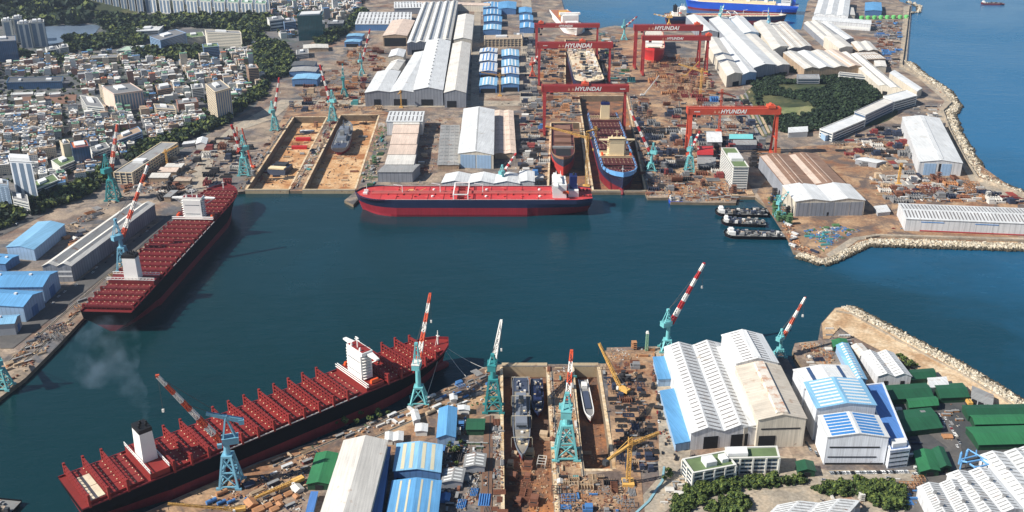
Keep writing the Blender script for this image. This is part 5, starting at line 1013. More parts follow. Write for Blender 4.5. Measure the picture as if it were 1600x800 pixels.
# ---------------- vegetation ----------------
def proj(x, y, z=0):
    dz_ = z-HC; d = y*cos(CP)-dz_*sin(CP); return (800+F*x/d, 400-F*(y*sin(CP)+dz_*cos(CP))/d)
def inside(p, poly):
    x, y = p; c = False; j = len(poly)-1
    for i in range(len(poly)):
        (xi, yi), (xj, yj) = poly[i], poly[j]
        if (yi > y) != (yj > y) and x < (xj-xi)*(y-yi)/(yj-yi)+xi: c = not c
        j = i
    return c
import numpy as np
npr = np.random.default_rng(5)
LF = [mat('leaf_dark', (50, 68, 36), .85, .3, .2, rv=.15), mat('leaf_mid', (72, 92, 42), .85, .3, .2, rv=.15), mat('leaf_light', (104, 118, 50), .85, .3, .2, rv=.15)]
LH = [mat('wood_dark', (34, 50, 34), .9, .3, .05), mat('wood_mid', (50, 68, 40), .9, .3, .05), mat('wood_sunlit', (98, 108, 50), .9, .3, .05)]  # last tone paints sunlit clumps into the foliage colour
BARK = mat('bark', (84, 68, 52), .9, .2, .5)
def crown_template(nq, sz, seed):
    g = np.random.default_rng(seed); vs = []; fs = []; ms = []
    lob = g.normal(size=(7, 3)); lob /= np.linalg.norm(lob, axis=1)[:, None]; lob[:, 2] = np.abs(lob[:, 2])*.8; lob *= .5
    for i in range(nq):
        l = lob[g.integers(7)]; d = g.normal(size=3); d /= np.linalg.norm(d); c = l+d*g.uniform(.35, .6); c[2] *= .85
        a = g.normal(size=3); a -= a.dot(d)*d*.7; a /= np.linalg.norm(a); b = np.cross(a, d+g.normal(size=3)*.4); b /= np.linalg.norm(b)+1e-6; s = sz*g.uniform(.6, 1.3)
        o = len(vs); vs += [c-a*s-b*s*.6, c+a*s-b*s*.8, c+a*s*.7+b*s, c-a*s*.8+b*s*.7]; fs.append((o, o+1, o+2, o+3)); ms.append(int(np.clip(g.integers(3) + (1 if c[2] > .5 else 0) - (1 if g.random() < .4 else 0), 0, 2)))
    return np.array(vs), np.array(fs), np.array(ms)
FT = [crown_template(46, .34, i) for i in range(5)]
def forest(name, label, polys, spacing, rad, mats, zf=lambda x, y: 0, holes=(), hmul=1.0, excl=()):
    V = []; Fc = []; Mi = []; o = 0
    for poly in polys:
        w = [P(*p) for p in poly]; x0, x1 = min(p.x for p in w), max(p.x for p in w); y0, y1 = min(p.y for p in w), max(p.y for p in w)
        y = y0
        while y < y1:
            x = x0
            while x < x1:
                px, py = x+npr.uniform(-.45, .45)*spacing, y+npr.uniform(-.45, .45)*spacing; x += spacing
                q = proj(px, py, zf(px, py)*.8)
                if not inside(q, poly) or any(inside(q, h) for h in holes) or npr.random() < .06: continue
                t = FT[npr.integers(5)]; r = rad*npr.uniform(.65, 1.3); a = npr.uniform(0, 6.28); c, s = cos(a), sin(a)
                v = t[0]*r; V.append(np.stack([v[:, 0]*c-v[:, 1]*s+px, v[:, 0]*s+v[:, 1]*c+py, v[:, 2]*hmul+zf(px, py)+r*npr.uniform(.5, .9)], 1)); Fc.append(t[1]+o); Mi.append(np.clip(t[2]+npr.integers(-1, 2)*(npr.random() < .6), 0, 2)); o += len(v)
            y += spacing
    V = np.concatenate(V); Fc = np.concatenate(Fc); Mi = np.concatenate(Mi)
    me = bpy.data.meshes.new(name); me.vertices.add(len(V)); me.vertices.foreach_set('co', V.astype(np.float32).ravel())
    me.loops.add(Fc.size); me.loops.foreach_set('vertex_index', Fc.astype(np.int32).ravel()); me.polygons.add(len(Fc)); me.polygons.foreach_set('loop_start', np.arange(0, Fc.size, 4, dtype=np.int32)); me.polygons.foreach_set('loop_total', np.full(len(Fc), 4, dtype=np.int32))
    for m in mats: me.materials.append(m)
    me.polygons.foreach_set('material_index', Mi.astype(np.int32)); me.update(calc_edges=True)
    ob = bpy.data.objects.new(name, me); COL.objects.link(ob); return tag(ob, label, None, None, 'stuff')
def mound(name, cx, cy, rx, ry, h, m, rot=0, n=28, pw=1.6):
    mb = MB(); c, s = cos(rot), sin(rot); rr = [[None]*(n*2) for _ in range(n+1)]
    for i in range(n+1):
        for j in range(n*2):
            a = pi*j/n; r = i/n; x, y = r*rx*cos(a), r*ry*sin(a); z = h*max(0, 1-r**2)**pw*(1+.12*sin(a*3+r*5))-1.2*(r > .99); rr[i][j] = (cx+x*c-y*s, cy+x*s+y*c, z)
    for i in range(n):
        for j in range(n*2): mb.quad(rr[i][j], rr[i][(j+1) % (2*n)], rr[i+1][(j+1) % (2*n)], rr[i+1][j])
    tag(mb.build(name, m, smooth=True), kind='structure')
    def z(x, y):
        dx, dy = x-cx, y-cy; u, v = (dx*c+dy*s)/rx, (-dx*s+dy*c)/ry; r2_ = u*u+v*v; return h*max(0, 1-r2_)**pw
    return z
hc_ = P(1280, 158); zh = mound('hill', hc_.x, hc_.y, 150, 205, 15, G_SOIL, rot=-.25, pw=1.1)
HF = [(1188, 150), (1215, 152), (1262, 164), (1278, 172), (1260, 182), (1210, 182), (1192, 170)]
mb = MB()
for i in range(-40, 40):
    for j in range(-60, 60):
        x, y = hc_.x+i*5, hc_.y+j*5
        if inside(proj(x+2.5, y+2.5, zh(x, y)), HF): mb.quad(*[(x+a, y+b, zh(x+a, y+b)+.4) for a, b in ((0, 0), (5, 0), (5, 5), (0, 5))])
tag(mb.build('field', G_GRASS), kind='structure')
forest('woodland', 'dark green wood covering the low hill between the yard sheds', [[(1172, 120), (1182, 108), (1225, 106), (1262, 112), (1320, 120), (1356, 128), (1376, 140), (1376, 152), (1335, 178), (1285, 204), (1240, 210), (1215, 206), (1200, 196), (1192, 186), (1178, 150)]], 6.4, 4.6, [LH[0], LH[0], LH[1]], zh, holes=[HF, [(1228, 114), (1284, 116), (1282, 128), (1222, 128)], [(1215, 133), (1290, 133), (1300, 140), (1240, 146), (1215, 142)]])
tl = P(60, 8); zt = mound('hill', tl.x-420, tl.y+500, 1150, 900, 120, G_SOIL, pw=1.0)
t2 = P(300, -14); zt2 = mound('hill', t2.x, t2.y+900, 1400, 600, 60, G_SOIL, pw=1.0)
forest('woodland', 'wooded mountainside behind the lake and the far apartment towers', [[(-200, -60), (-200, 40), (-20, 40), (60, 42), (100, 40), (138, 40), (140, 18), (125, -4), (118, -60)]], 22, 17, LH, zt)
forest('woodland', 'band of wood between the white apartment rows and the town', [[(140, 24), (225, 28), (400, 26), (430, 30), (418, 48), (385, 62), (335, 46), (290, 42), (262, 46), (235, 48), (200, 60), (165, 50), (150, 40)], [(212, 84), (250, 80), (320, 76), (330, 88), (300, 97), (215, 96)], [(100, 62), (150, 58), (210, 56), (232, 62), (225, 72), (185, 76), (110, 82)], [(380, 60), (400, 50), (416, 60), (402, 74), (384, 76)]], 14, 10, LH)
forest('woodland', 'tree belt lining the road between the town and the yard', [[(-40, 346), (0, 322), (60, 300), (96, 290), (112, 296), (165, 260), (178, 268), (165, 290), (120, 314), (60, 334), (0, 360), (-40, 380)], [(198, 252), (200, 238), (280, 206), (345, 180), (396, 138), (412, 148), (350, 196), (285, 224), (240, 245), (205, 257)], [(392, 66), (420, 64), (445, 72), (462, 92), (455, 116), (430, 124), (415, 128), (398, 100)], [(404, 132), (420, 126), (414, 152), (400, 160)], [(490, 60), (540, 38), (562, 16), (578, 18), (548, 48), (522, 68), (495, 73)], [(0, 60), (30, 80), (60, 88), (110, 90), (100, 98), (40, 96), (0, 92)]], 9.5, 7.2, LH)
# single trees close to the curved road
def tree_proto(seed, h=9.0):
    g = random.Random(seed); T = thing('broadleaf_tree', 'x', 'tree'); mb = MB(); mb.cyl((0, 0, 0), (.2, .1, h*.5), .35, 6, r2=.18)
    for k in range(5): a = k*1.3+g.random(); mb.bar((.1, .1, h*(.3+.04*k)), (cos(a)*h*.25, sin(a)*h*.25, h*(.6+.05*k)), .2, w2=.08)
    mb.build('trunk', BARK, T); t = crown_template(210, .17, seed+40); mb = MB(); r = h*.52
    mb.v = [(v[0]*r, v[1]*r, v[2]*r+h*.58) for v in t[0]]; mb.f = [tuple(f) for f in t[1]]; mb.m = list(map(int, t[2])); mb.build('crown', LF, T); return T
TP = [tree_proto(i, (5.5, 6.5, 4.6, 7.5)[i]) for i in range(4)]
GROVES = [('in the strip of trees below the balconied office', [(1050, 784), (1066, 768), (1100, 754), (1180, 748), (1256, 748), (1262, 756), (1190, 764), (1130, 772), (1080, 798), (1050, 815)], 150), ('in the grove beside the small sheds at the curved road', [(1268, 764), (1320, 754), (1385, 755), (1412, 770), (1420, 800), (1375, 800), (1352, 780), (1290, 776)], 120), ('inside the bend of the curved road', [(1100, 800), (1130, 782), (1160, 776), (1178, 790), (1150, 812)], 40),
          ('on the green patch by the breakwater barns', [(1386, 556), (1412, 560), (1440, 574), (1425, 580), (1398, 572)], 12), ('beside the end wall of the green-roofed office', [(1034, 738), (1050, 742), (1046, 756), (1036, 752)], 4), ('on the quay slope between huts and blue sheds', [(520, 660), (600, 640), (620, 650), (540, 676)], 9), ('along the fence of the lattice crane yard', [(700, 690), (722, 690), (724, 730), (704, 728)], 6)]
used = [False]*4
TL = ['low round dark tree', 'broad bushy tree', 'small light green tree', 'tall full tree']
for place, poly, n in GROVES:
    k = 0; tries = 0
    while k < n and tries < 6000:
        tries += 1; u = rnd.uniform(min(p[0] for p in poly), max(p[0] for p in poly)); v = rnd.uniform(min(p[1] for p in poly), max(p[1] for p in poly))
        if not inside((u, v), poly): continue
        p = P(u, v); i = rnd.randrange(4); lb = TL[i]+' '+place; s = rnd.uniform(.8, 1.25)
        if not used[i]: t = TP[i]; used[i] = True; t.location = (p.x, p.y, 0); t['label'] = lb; t['group'] = 'trees '+place
        else: dup(TP[i], (p.x, p.y, 0), rnd.uniform(0, 6), lb, 'trees '+place, (s, s, s))
        k += 1
for nm, poly in (('beneath the balconied office', GROVES[0][1]), ('at the small sheds by the curved road', GROVES[1][1]), ('inside the road bend', GROVES[2][1])):
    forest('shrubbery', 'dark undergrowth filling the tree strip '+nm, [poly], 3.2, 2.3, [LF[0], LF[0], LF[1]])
# ---------------- the town ----------------
def facade(key, rgb, dark=.45, fx=2.8):
    m = mat(key, rgb, .8, .14, .05, rv=.12); n = m.node_tree.nodes; l = m.node_tree.links; b = n['Principled BSDF']; src = b.inputs['Base Color'].links[0].from_socket
    tc = n.new('ShaderNodeTexCoord'); sx = n.new('ShaderNodeSeparateXYZ'); l.new(tc.outputs['Object'], sx.inputs[0]); fs = []
    ad = n.new('ShaderNodeMath'); ad.operation = 'ADD'; l.new(sx.outputs[0], ad.inputs[0]); l.new(sx.outputs[1], ad.inputs[1])
    for s, per, lo, hi in ((sx.outputs[2], 3.0, .35, .75), (ad.outputs[0], fx, .3, .8)):
        d = n.new('ShaderNodeMath'); d.operation = 'DIVIDE'; d.inputs[1].default_value = per; l.new(s, d.inputs[0]); f = n.new('ShaderNodeMath'); f.operation = 'FRACT'; l.new(d.outputs[0], f.inputs[0])
        c = n.new('ShaderNodeMath'); c.operation = 'COMPARE'; c.inputs[1].default_value = (lo+hi)/2; c.inputs[2].default_value = (hi-lo)/2; l.new(f.outputs[0], c.inputs[0]); fs.append(c.outputs[0])
    k = n.new('ShaderNodeMath'); k.operation = 'MULTIPLY'; l.new(fs[0], k.inputs[0]); l.new(fs[1], k.inputs[1])
    mx = n.new('ShaderNodeMix'); mx.data_type = 'RGBA'; l.new(k.outputs[0], mx.inputs[0]); l.new(src, mx.inputs[6]); mx.inputs[7].default_value = (.10, .12, .15, 1); l.new(mx.outputs[2], b.inputs['Base Color']); return m
FW = [facade('house_wall_white', (222, 220, 214)), facade('house_wall_cream', (216, 200, 176)), facade('house_wall_brick', (156, 112, 92)), facade('house_wall_tan', (176, 150, 124)), facade('house_wall_grey', (146, 148, 152)), facade('house_wall_rose', (190, 150, 134))]
FR = [mat('house_roof_grey', (168, 168, 168), .85, .2, .1), mat('house_roof_pale', (220, 216, 208), .85, .16, .1), mat('house_roof_green', (104, 146, 120), .85, .2, .1), mat('house_roof_dark', (84, 84, 90), .85, .2, .1), mat('house_roof_tan', (170, 146, 122), .85, .2, .1), mat('house_roof_blue', (88, 128, 170), .85, .2, .1), mat('house_roof_orange', (190, 104, 66), .85, .2, .1)]
WCN = ['white', 'cream', 'brick', 'tan', 'grey', 'rose']; RCN = ['grey', 'pale', 'green', 'dark', 'tan', 'blue', 'orange']
FT_ = facade('tower_wall', (212, 206, 196), fx=3.4); FTB = facade('tower_wall_blue', (150, 170, 190), fx=2.4)
LM = []
def lm(label, A, B, D, h, fl, wall=None, **k):
    xs = [A[0], B[0], D[0], B[0]+D[0]-A[0]]; ys = [A[1], B[1], D[1]]
    LM.append((min(xs)-2, max(xs)+2, min(ys)-2, max(ys)+h*.72)); return office(label, A, B, D, h, fl, wall or WPL, cat=k.pop('cat', 'tower block'), name=k.pop('name', 'apartment_block'), **k)
lm('tall beige tower with cream flank near the tree belt', (336, 145), (360, 138), (321, 132), 56, 16, WPC, wf=.4, sides='L', vst=5)
lm('stepped pinkish apartment block, taller front part', (178, 148), (223, 142), (160, 136), 34, 11, mat('plaster_blush', (222, 196, 180), .8, .12, .05), sides='', vst=5)
lm('stepped pinkish apartment block, low wing to the side', (160, 140), (174, 146), (154, 132), 26, 8, WPC, sides='NL')
lm('pale hotel-like block beside the curved street', (135, 166), (163, 169), (125, 150), 22, 6, WPL, sides='NL')
lm('grey-blue office building with stepped roof by the wood', (250, 64), (291, 52), (234, 58), 30, 9, WPB, wf=.45, sides='NL', cat='office block', name='office_building')
lm('low green-roofed wing of the stepped office', (291, 60), (320, 57), (288, 53), 16, 5, WPL, sides='N', green=True, cat='office block')
lm('wide cream hospital slab at the edge of the wood', (322, 51), (377, 53), (320, 47), 34, 9, mat('plaster_ivory', (226, 216, 196), .8, .1, .05), sides='NR', wf=.3, cat='hospital')
lm('low sprawling school with pale green roof by the wood', (182, 80), (236, 78), (196, 73), 9, 2, WPL, sides='N', cat='school', roof=mat('roof_mint', (170, 190, 170), .8, .15, .05))
lm('white school block below the lake field', (139, 92), (184, 90), (142, 87), 14, 4, WPC, sides='N', cat='school')
lm('low white store roof by the lake', (207, 50), (248, 48), (216, 42), 10, 2, WPL, sides='N', cat='store', roof=RW)
lm('green glass tower beside the yard road', (464, 26), (503, 24), (468, 20), 62, 15, GLG, sides='', pent=((.1, .9, .1, .9, 4),), cat='glass tower', roof=RD)
lm('white hall with blue front beside the green glass tower', (421, 33), (444, 30), (417, 28), 26, 3, WPL, sides='N', cat='hall')
lm('blue-grey wing joined to the green glass tower', (444, 36), (462, 34), (440, 30), 20, 5, WPB, sides='N', cat='office block')
lm('small grey office block past the green glass tower', (512, 38), (536, 37), (514, 33), 16, 5, WPG, sides='NL', cat='office block')
for i, (x, t, b, wd) in enumerate([(2, 34, 74, 15), (19, 30, 82, 14), (27, 38, 84, 18), (46, 36, 80, 22)]):
    lm('%s of the four slim white towers by the lake' % ('outermost', 'second', 'third', 'lakeside')[i], (x, t), (x+wd, t-1), (x+1, t-4), 60, 20, WPL, sides='', pent=((.2, .5, .2, .8, 5), (.6, .8, .2, .8, 6)), vst=11)
lm('blue glassy office tower cut by the picture edge', (-12, 66), (25, 64), (-12, 58), 48, 14, GLB, sides='', cat='office tower')
lm('cluster block with white stair towers below the slim towers', (74, 80), (92, 77), (71, 75), 16, 5, WPL, sides='NL', piers=6)
lm('white block beside the cluster block below the slim towers', (94, 76), (107, 74), (92, 71), 16, 5, WPL, sides='NL')
for i in range(8):
    x = 124+i*12.5; lm('%s white apartment slab from the mountain side in the row past the wood' % ('first', 'second', 'third', 'fourth', 'fifth', 'sixth', 'seventh', 'eighth')[i], (x, -10+i*.5), (x+10, -10+i*.5), (x+1, -16+i*.5), 50, 16, WPL, sides='', vst=8, roof=RG)
for r_ in range(2):
    for i in range(9):
        x = 226+i*21.5+r_*5; y = (-2, -13)[r_]+i*.9; lm('white gabled apartment slab, %s %s row beyond the wooded band' % (('first', 'second', 'third', 'fourth', 'fifth', 'sixth', 'seventh', 'eighth', 'ninth')[i]+' in the', ('front', 'rear')[r_]), (x, y), (x+17, y+1), (x+2, y-4), 40, 12, WPL, sides='', vst=12, roof=FR[2])
lm('white and blue glass tower with twin white shafts', (15, 252), (49, 254), (13, 244), 62, 18, mat('tower_white', (226, 228, 230), .6, .08, .05), sides='', pent=((.05, .95, .1, .9, 5),), vst=9, cat='office tower')
T = lm('white podium under the twin-shaft glass tower', (20, 312), (45, 318), (18, 300), 18, 5, WPL, sides='NR', wf=.4, cat='office block')
for i, (x0, x1) in enumerate(((17, 22), (28, 34))): lm('white shaft on the glass tower front, %s one' % ('left', 'right')[i], (x0, 252.6), (x1, 252.8), (x0-.4, 249), 61, 3, WPL, sides='', pent=(), cat='lift shaft', name='lift_shaft')
lm('pale blue windowed block cut by the picture edge below the glass tower', (-8, 288), (13, 291), (-8, 280), 34, 10, FTB, sides='', vst=7, cat='office tower')
lm('slim cream slab tower beside the orange-roofed block', (98, 227), (111, 225), (93, 221), 34, 10, WPC, sides='', cat='office tower')
lm('dark glass block with orange roof', (113, 233), (140, 229), (109, 223), 34, 9, GLB, sides='', cat='office block', roof=FR[6], pent=((.2, .8, .2, .8, 3),))
lm('green-roofed podium of the cream slab tower', (94, 262), (122, 250), (80, 252), 14, 4, WPL, sides='NR', green=True, cat='office block')
lm('long green-roofed office beside the glass tower', (54, 298), (92, 282), (46, 288), 15, 4, WPL, sides='NR', green=True, cat='office block')
lm('pale block with white frame near the blue street works', (146, 240), (172, 231), (140, 232), 14, 4, WPL, sides='NR', cat='office block')
lm('bluish long office at the tree belt', (182, 222), (222, 206), (176, 214), 15, 4, WPB, sides='NR', cat='office block', roof=FR[4])
lm('long sports hall with dark glass front beside the clay court', (10, 130), (97, 128), (14, 122), 14, 3, GLB, sides='', cat='sports hall', name='sports_hall', roof=RD, pent=((.2, .25, .3, .6, 3), (.7, .8, .3, .6, 3)))
for i, (x0, x1) in enumerate(((17, 51), (54, 70), (77, 94))): lm('low white stand at the clay court, %s of three' % ('long', 'middle', 'last')[i], (x0, 149), (x1, 147.5), (x0+1, 146), 5, 1, WPL, sides='', pent=(), roof=RW, cat='stand', name='grandstand')
lm('white and tan tower block next to the street trees', (388, 108), (404, 107), (384, 102), 32, 9, WPT, sides='NL')
lm('block with mint roof next to the hospital slab', (318, 75), (342, 73), (316, 70), 26, 7, WPB, sides='NL', green=True)
lm('cream block in front of the mint-roofed one', (312, 88), (327, 87), (310, 84), 18, 5, WPC, sides='NL')
lm('white block with blue roof hut in mid-town', (246, 142), (270, 138), (243, 135), 16, 5, WPT, sides='NL', pent=((.2, .8, .2, .8, 6),))
lm('white apartment with green terrace west of the beige tower', (300, 140), (318, 138), (298, 133), 26, 8, WPL, sides='NL')
lm('low tan block in front of the beige tower', (243, 170), (275, 172), (240, 163), 16, 5, WPC, sides='NL')
lm('brick-fronted terrace west of the beige tower', (278, 164), (310, 160), (275, 157), 14, 4, FW[2], sides='')
LM += [(345, 352, 100, 190)]
CITY = [(-30, 98), (60, 96), (110, 92), (140, 84), (200, 84), (215, 96), (300, 98), (330, 88), (345, 76), (380, 78), (398, 72), (398, 102), (414, 130), (398, 140), (345, 182), (280, 206), (200, 240), (165, 262), (112, 296), (60, 300), (0, 320), (-30, 335)]
CITY2 = [(415, 24), (400, 0), (405, -30), (590, -34), (560, 14), (525, 40), (500, 58), (440, 60), (425, 50)]
PARK = [[(0, 118), (128, 118), (124, 166), (10, 168)]]
houses = []; rc = random.Random(11); ca, sa = cos(R(24)), sin(R(24))
def try_house(x, y, hs=1.0):
    q = proj(x, y)
    if not (inside(q, CITY) or inside(q, CITY2)) or any(inside(q, h) for h in PARK): return
    if any(a-1 <= q[0] <= b+1 and c <= q[1] <= d+2 for a, b, c, d in LM): return
    houses.append((x, y, q))
gx = -126
while gx < 126:
    gy = 0
    while gy < 254:
        lx, ly = gx*13.4+rc.uniform(-2, 2), gy*13+rc.uniform(-1.6, 1.6)
        if gx % 9 != 0 and gy % 7 != 0: try_house(-1000+lx*ca-ly*sa+600, 1100+lx*sa+ly*ca-300)
        gy += 1
    gx += 1
houses.sort(key=lambda h: h[1])
def hmesh(mb, x, y, a, w, d, h, wi, ri, pent, tank=False):
    c, s = cos(a), sin(a)
    def q(u, v, z): return (x+u*c-v*s, y+u*s+v*c, z)
    b = [q(-w, -d, 0), q(w, -d, 0), q(w, d, 0), q(-w, d, 0)]; t = [(p[0], p[1], h) for p in b]
    mb.add(b+t, [(0, 1, 5, 4), (1, 2, 6, 5), (2, 3, 7, 6), (3, 0, 4, 7)], wi)
    t2 = [(x+(p[0]-x)*1.04, y+(p[1]-y)*1.04, h) for p in t]; mb.hexa(t2, [(p[0], p[1], h+.7) for p in t2], len(FW)+ri)
    if pent: mb.hexa([q(-w*.5, -d*.2, h+.7), q(0, -d*.2, h+.7), q(0, d*.6, h+.7), q(-w*.5, d*.6, h+.7)], [q(-w*.5, -d*.2, h+3.2), q(0, -d*.2, h+3.2), q(0, d*.6, h+3.2), q(-w*.5, d*.6, h+3.2)], wi)
    if tank: mb.hexa([q(w*.3, 0, h+.7), q(w*.7, 0, h+.7), q(w*.7, d*.4, h+.7), q(w*.3, d*.4, h+.7)], [q(w*.3, 0, h+2.4), q(w*.7, 0, h+2.4), q(w*.7, d*.4, h+2.4), q(w*.3, d*.4, h+2.4)], len(FW)+(5 if rc.random() < .3 else 1))
HP = {}
def hproto(wi, ri, k):
    if (wi, ri, k) in HP: return HP[(wi, ri, k)], False
    w, d, h = [(5, 5, 7), (6.2, 5, 10), (5.5, 6.5, 13), (8, 6, 17)][k]
    T = thing('town_house', 'x', 'house'); mb = MB(FW+FR); 
    b = [(-w, -d, 0), (w, -d, 0), (w, d, 0), (-w, d, 0)]; mb.hexa(b, [(p[0], p[1], h) for p in b]); mb.build('wall', FW[wi], T)
    mb = MB(); mb.box(-w-.3, w+.3, -d-.3, d+.3, h, h+.5); rf = mb.build('roof', FR[ri], T)
    mb = MB(); mb.box(-w*.6, -.3, -d*.3, d*.7, h+.5, h+3); mb.build('stair_house', FW[wi], rf); mb = MB(); mb.cyl((w*.5, d*.2, h+.5), (w*.5, d*.2, h+2.2), .9, 8); mb.build('water_tank', FR[5 if k % 2 else 1], rf)
    mb = MB(); mb.box(-w*.3, w*.3, -d-.14, -d, .3, 2.6); mb.build('shop_front', GLS, T)
    HP[(wi, ri, k)] = T; return T, True
zones = [((60, 300), 'in the quarter around the glass tower'), ((150, 250), 'in the quarter beside the orange-roofed block'), ((60, 200), 'in the dense quarter below the clay court'), ((200, 200), 'in the blocks below the curved street'), ((290, 190), 'in the blocks beside the tree belt'), ((360, 160), 'by the foot of the beige tower')]
SZ = ['small two-storey', 'three-storey', 'narrow four-storey', 'broad five-storey']
far = MB()
for i, (x, y, q) in enumerate(houses):
    wi = rc.choices(range(6), [10, 6, 1.5, 4, 3, 2])[0]; ri = rc.choices(range(7), [6, 9, 4, 2, 5, 2, .6])[0]; k = rc.choices(range(4), [6, 6, 4, 2])[0]; a = R(24)+rc.choice([0, 0, pi/2])+rc.uniform(-.06, .06)
    if i < 300:
        T, new = hproto(wi, ri, k); z_ = min(zones, key=lambda t: (t[0][0]-q[0])**2+(t[0][1]-q[1])**2)[1]
        lb = '%s %s house with %s flat roof %s' % (SZ[k], WCN[wi], RCN[ri], z_)
        if new: T.location = (x, y, 0); T.rotation_euler = (0, 0, a); T['label'] = lb; T['group'] = 'town houses'
        else: dup(T, (x, y, 0), a, lb, 'town houses')
    else:
        w, d, h = [(5, 5, 7), (6.2, 5, 10), (5.5, 6.5, 13), (8, 6, 17)][k]
        if rc.random() < .05: h *= 2.2
        hmesh(far, x, y, a, w*rc.uniform(.8, 1.15), d*rc.uniform(.8, 1.15), h*rc.uniform(.7, 1.15), wi, ri, rc.random() < .5, rc.random() < .4)
tag(far.build('far_housing', FW+FR), 'dense mass of small flat-roofed town houses stretching to the wood', kind='stuff')
# street trees mixed in the town
forest('street_foliage', 'scattered dark trees between the town houses', [CITY, CITY2], 25, 4.2, LH)
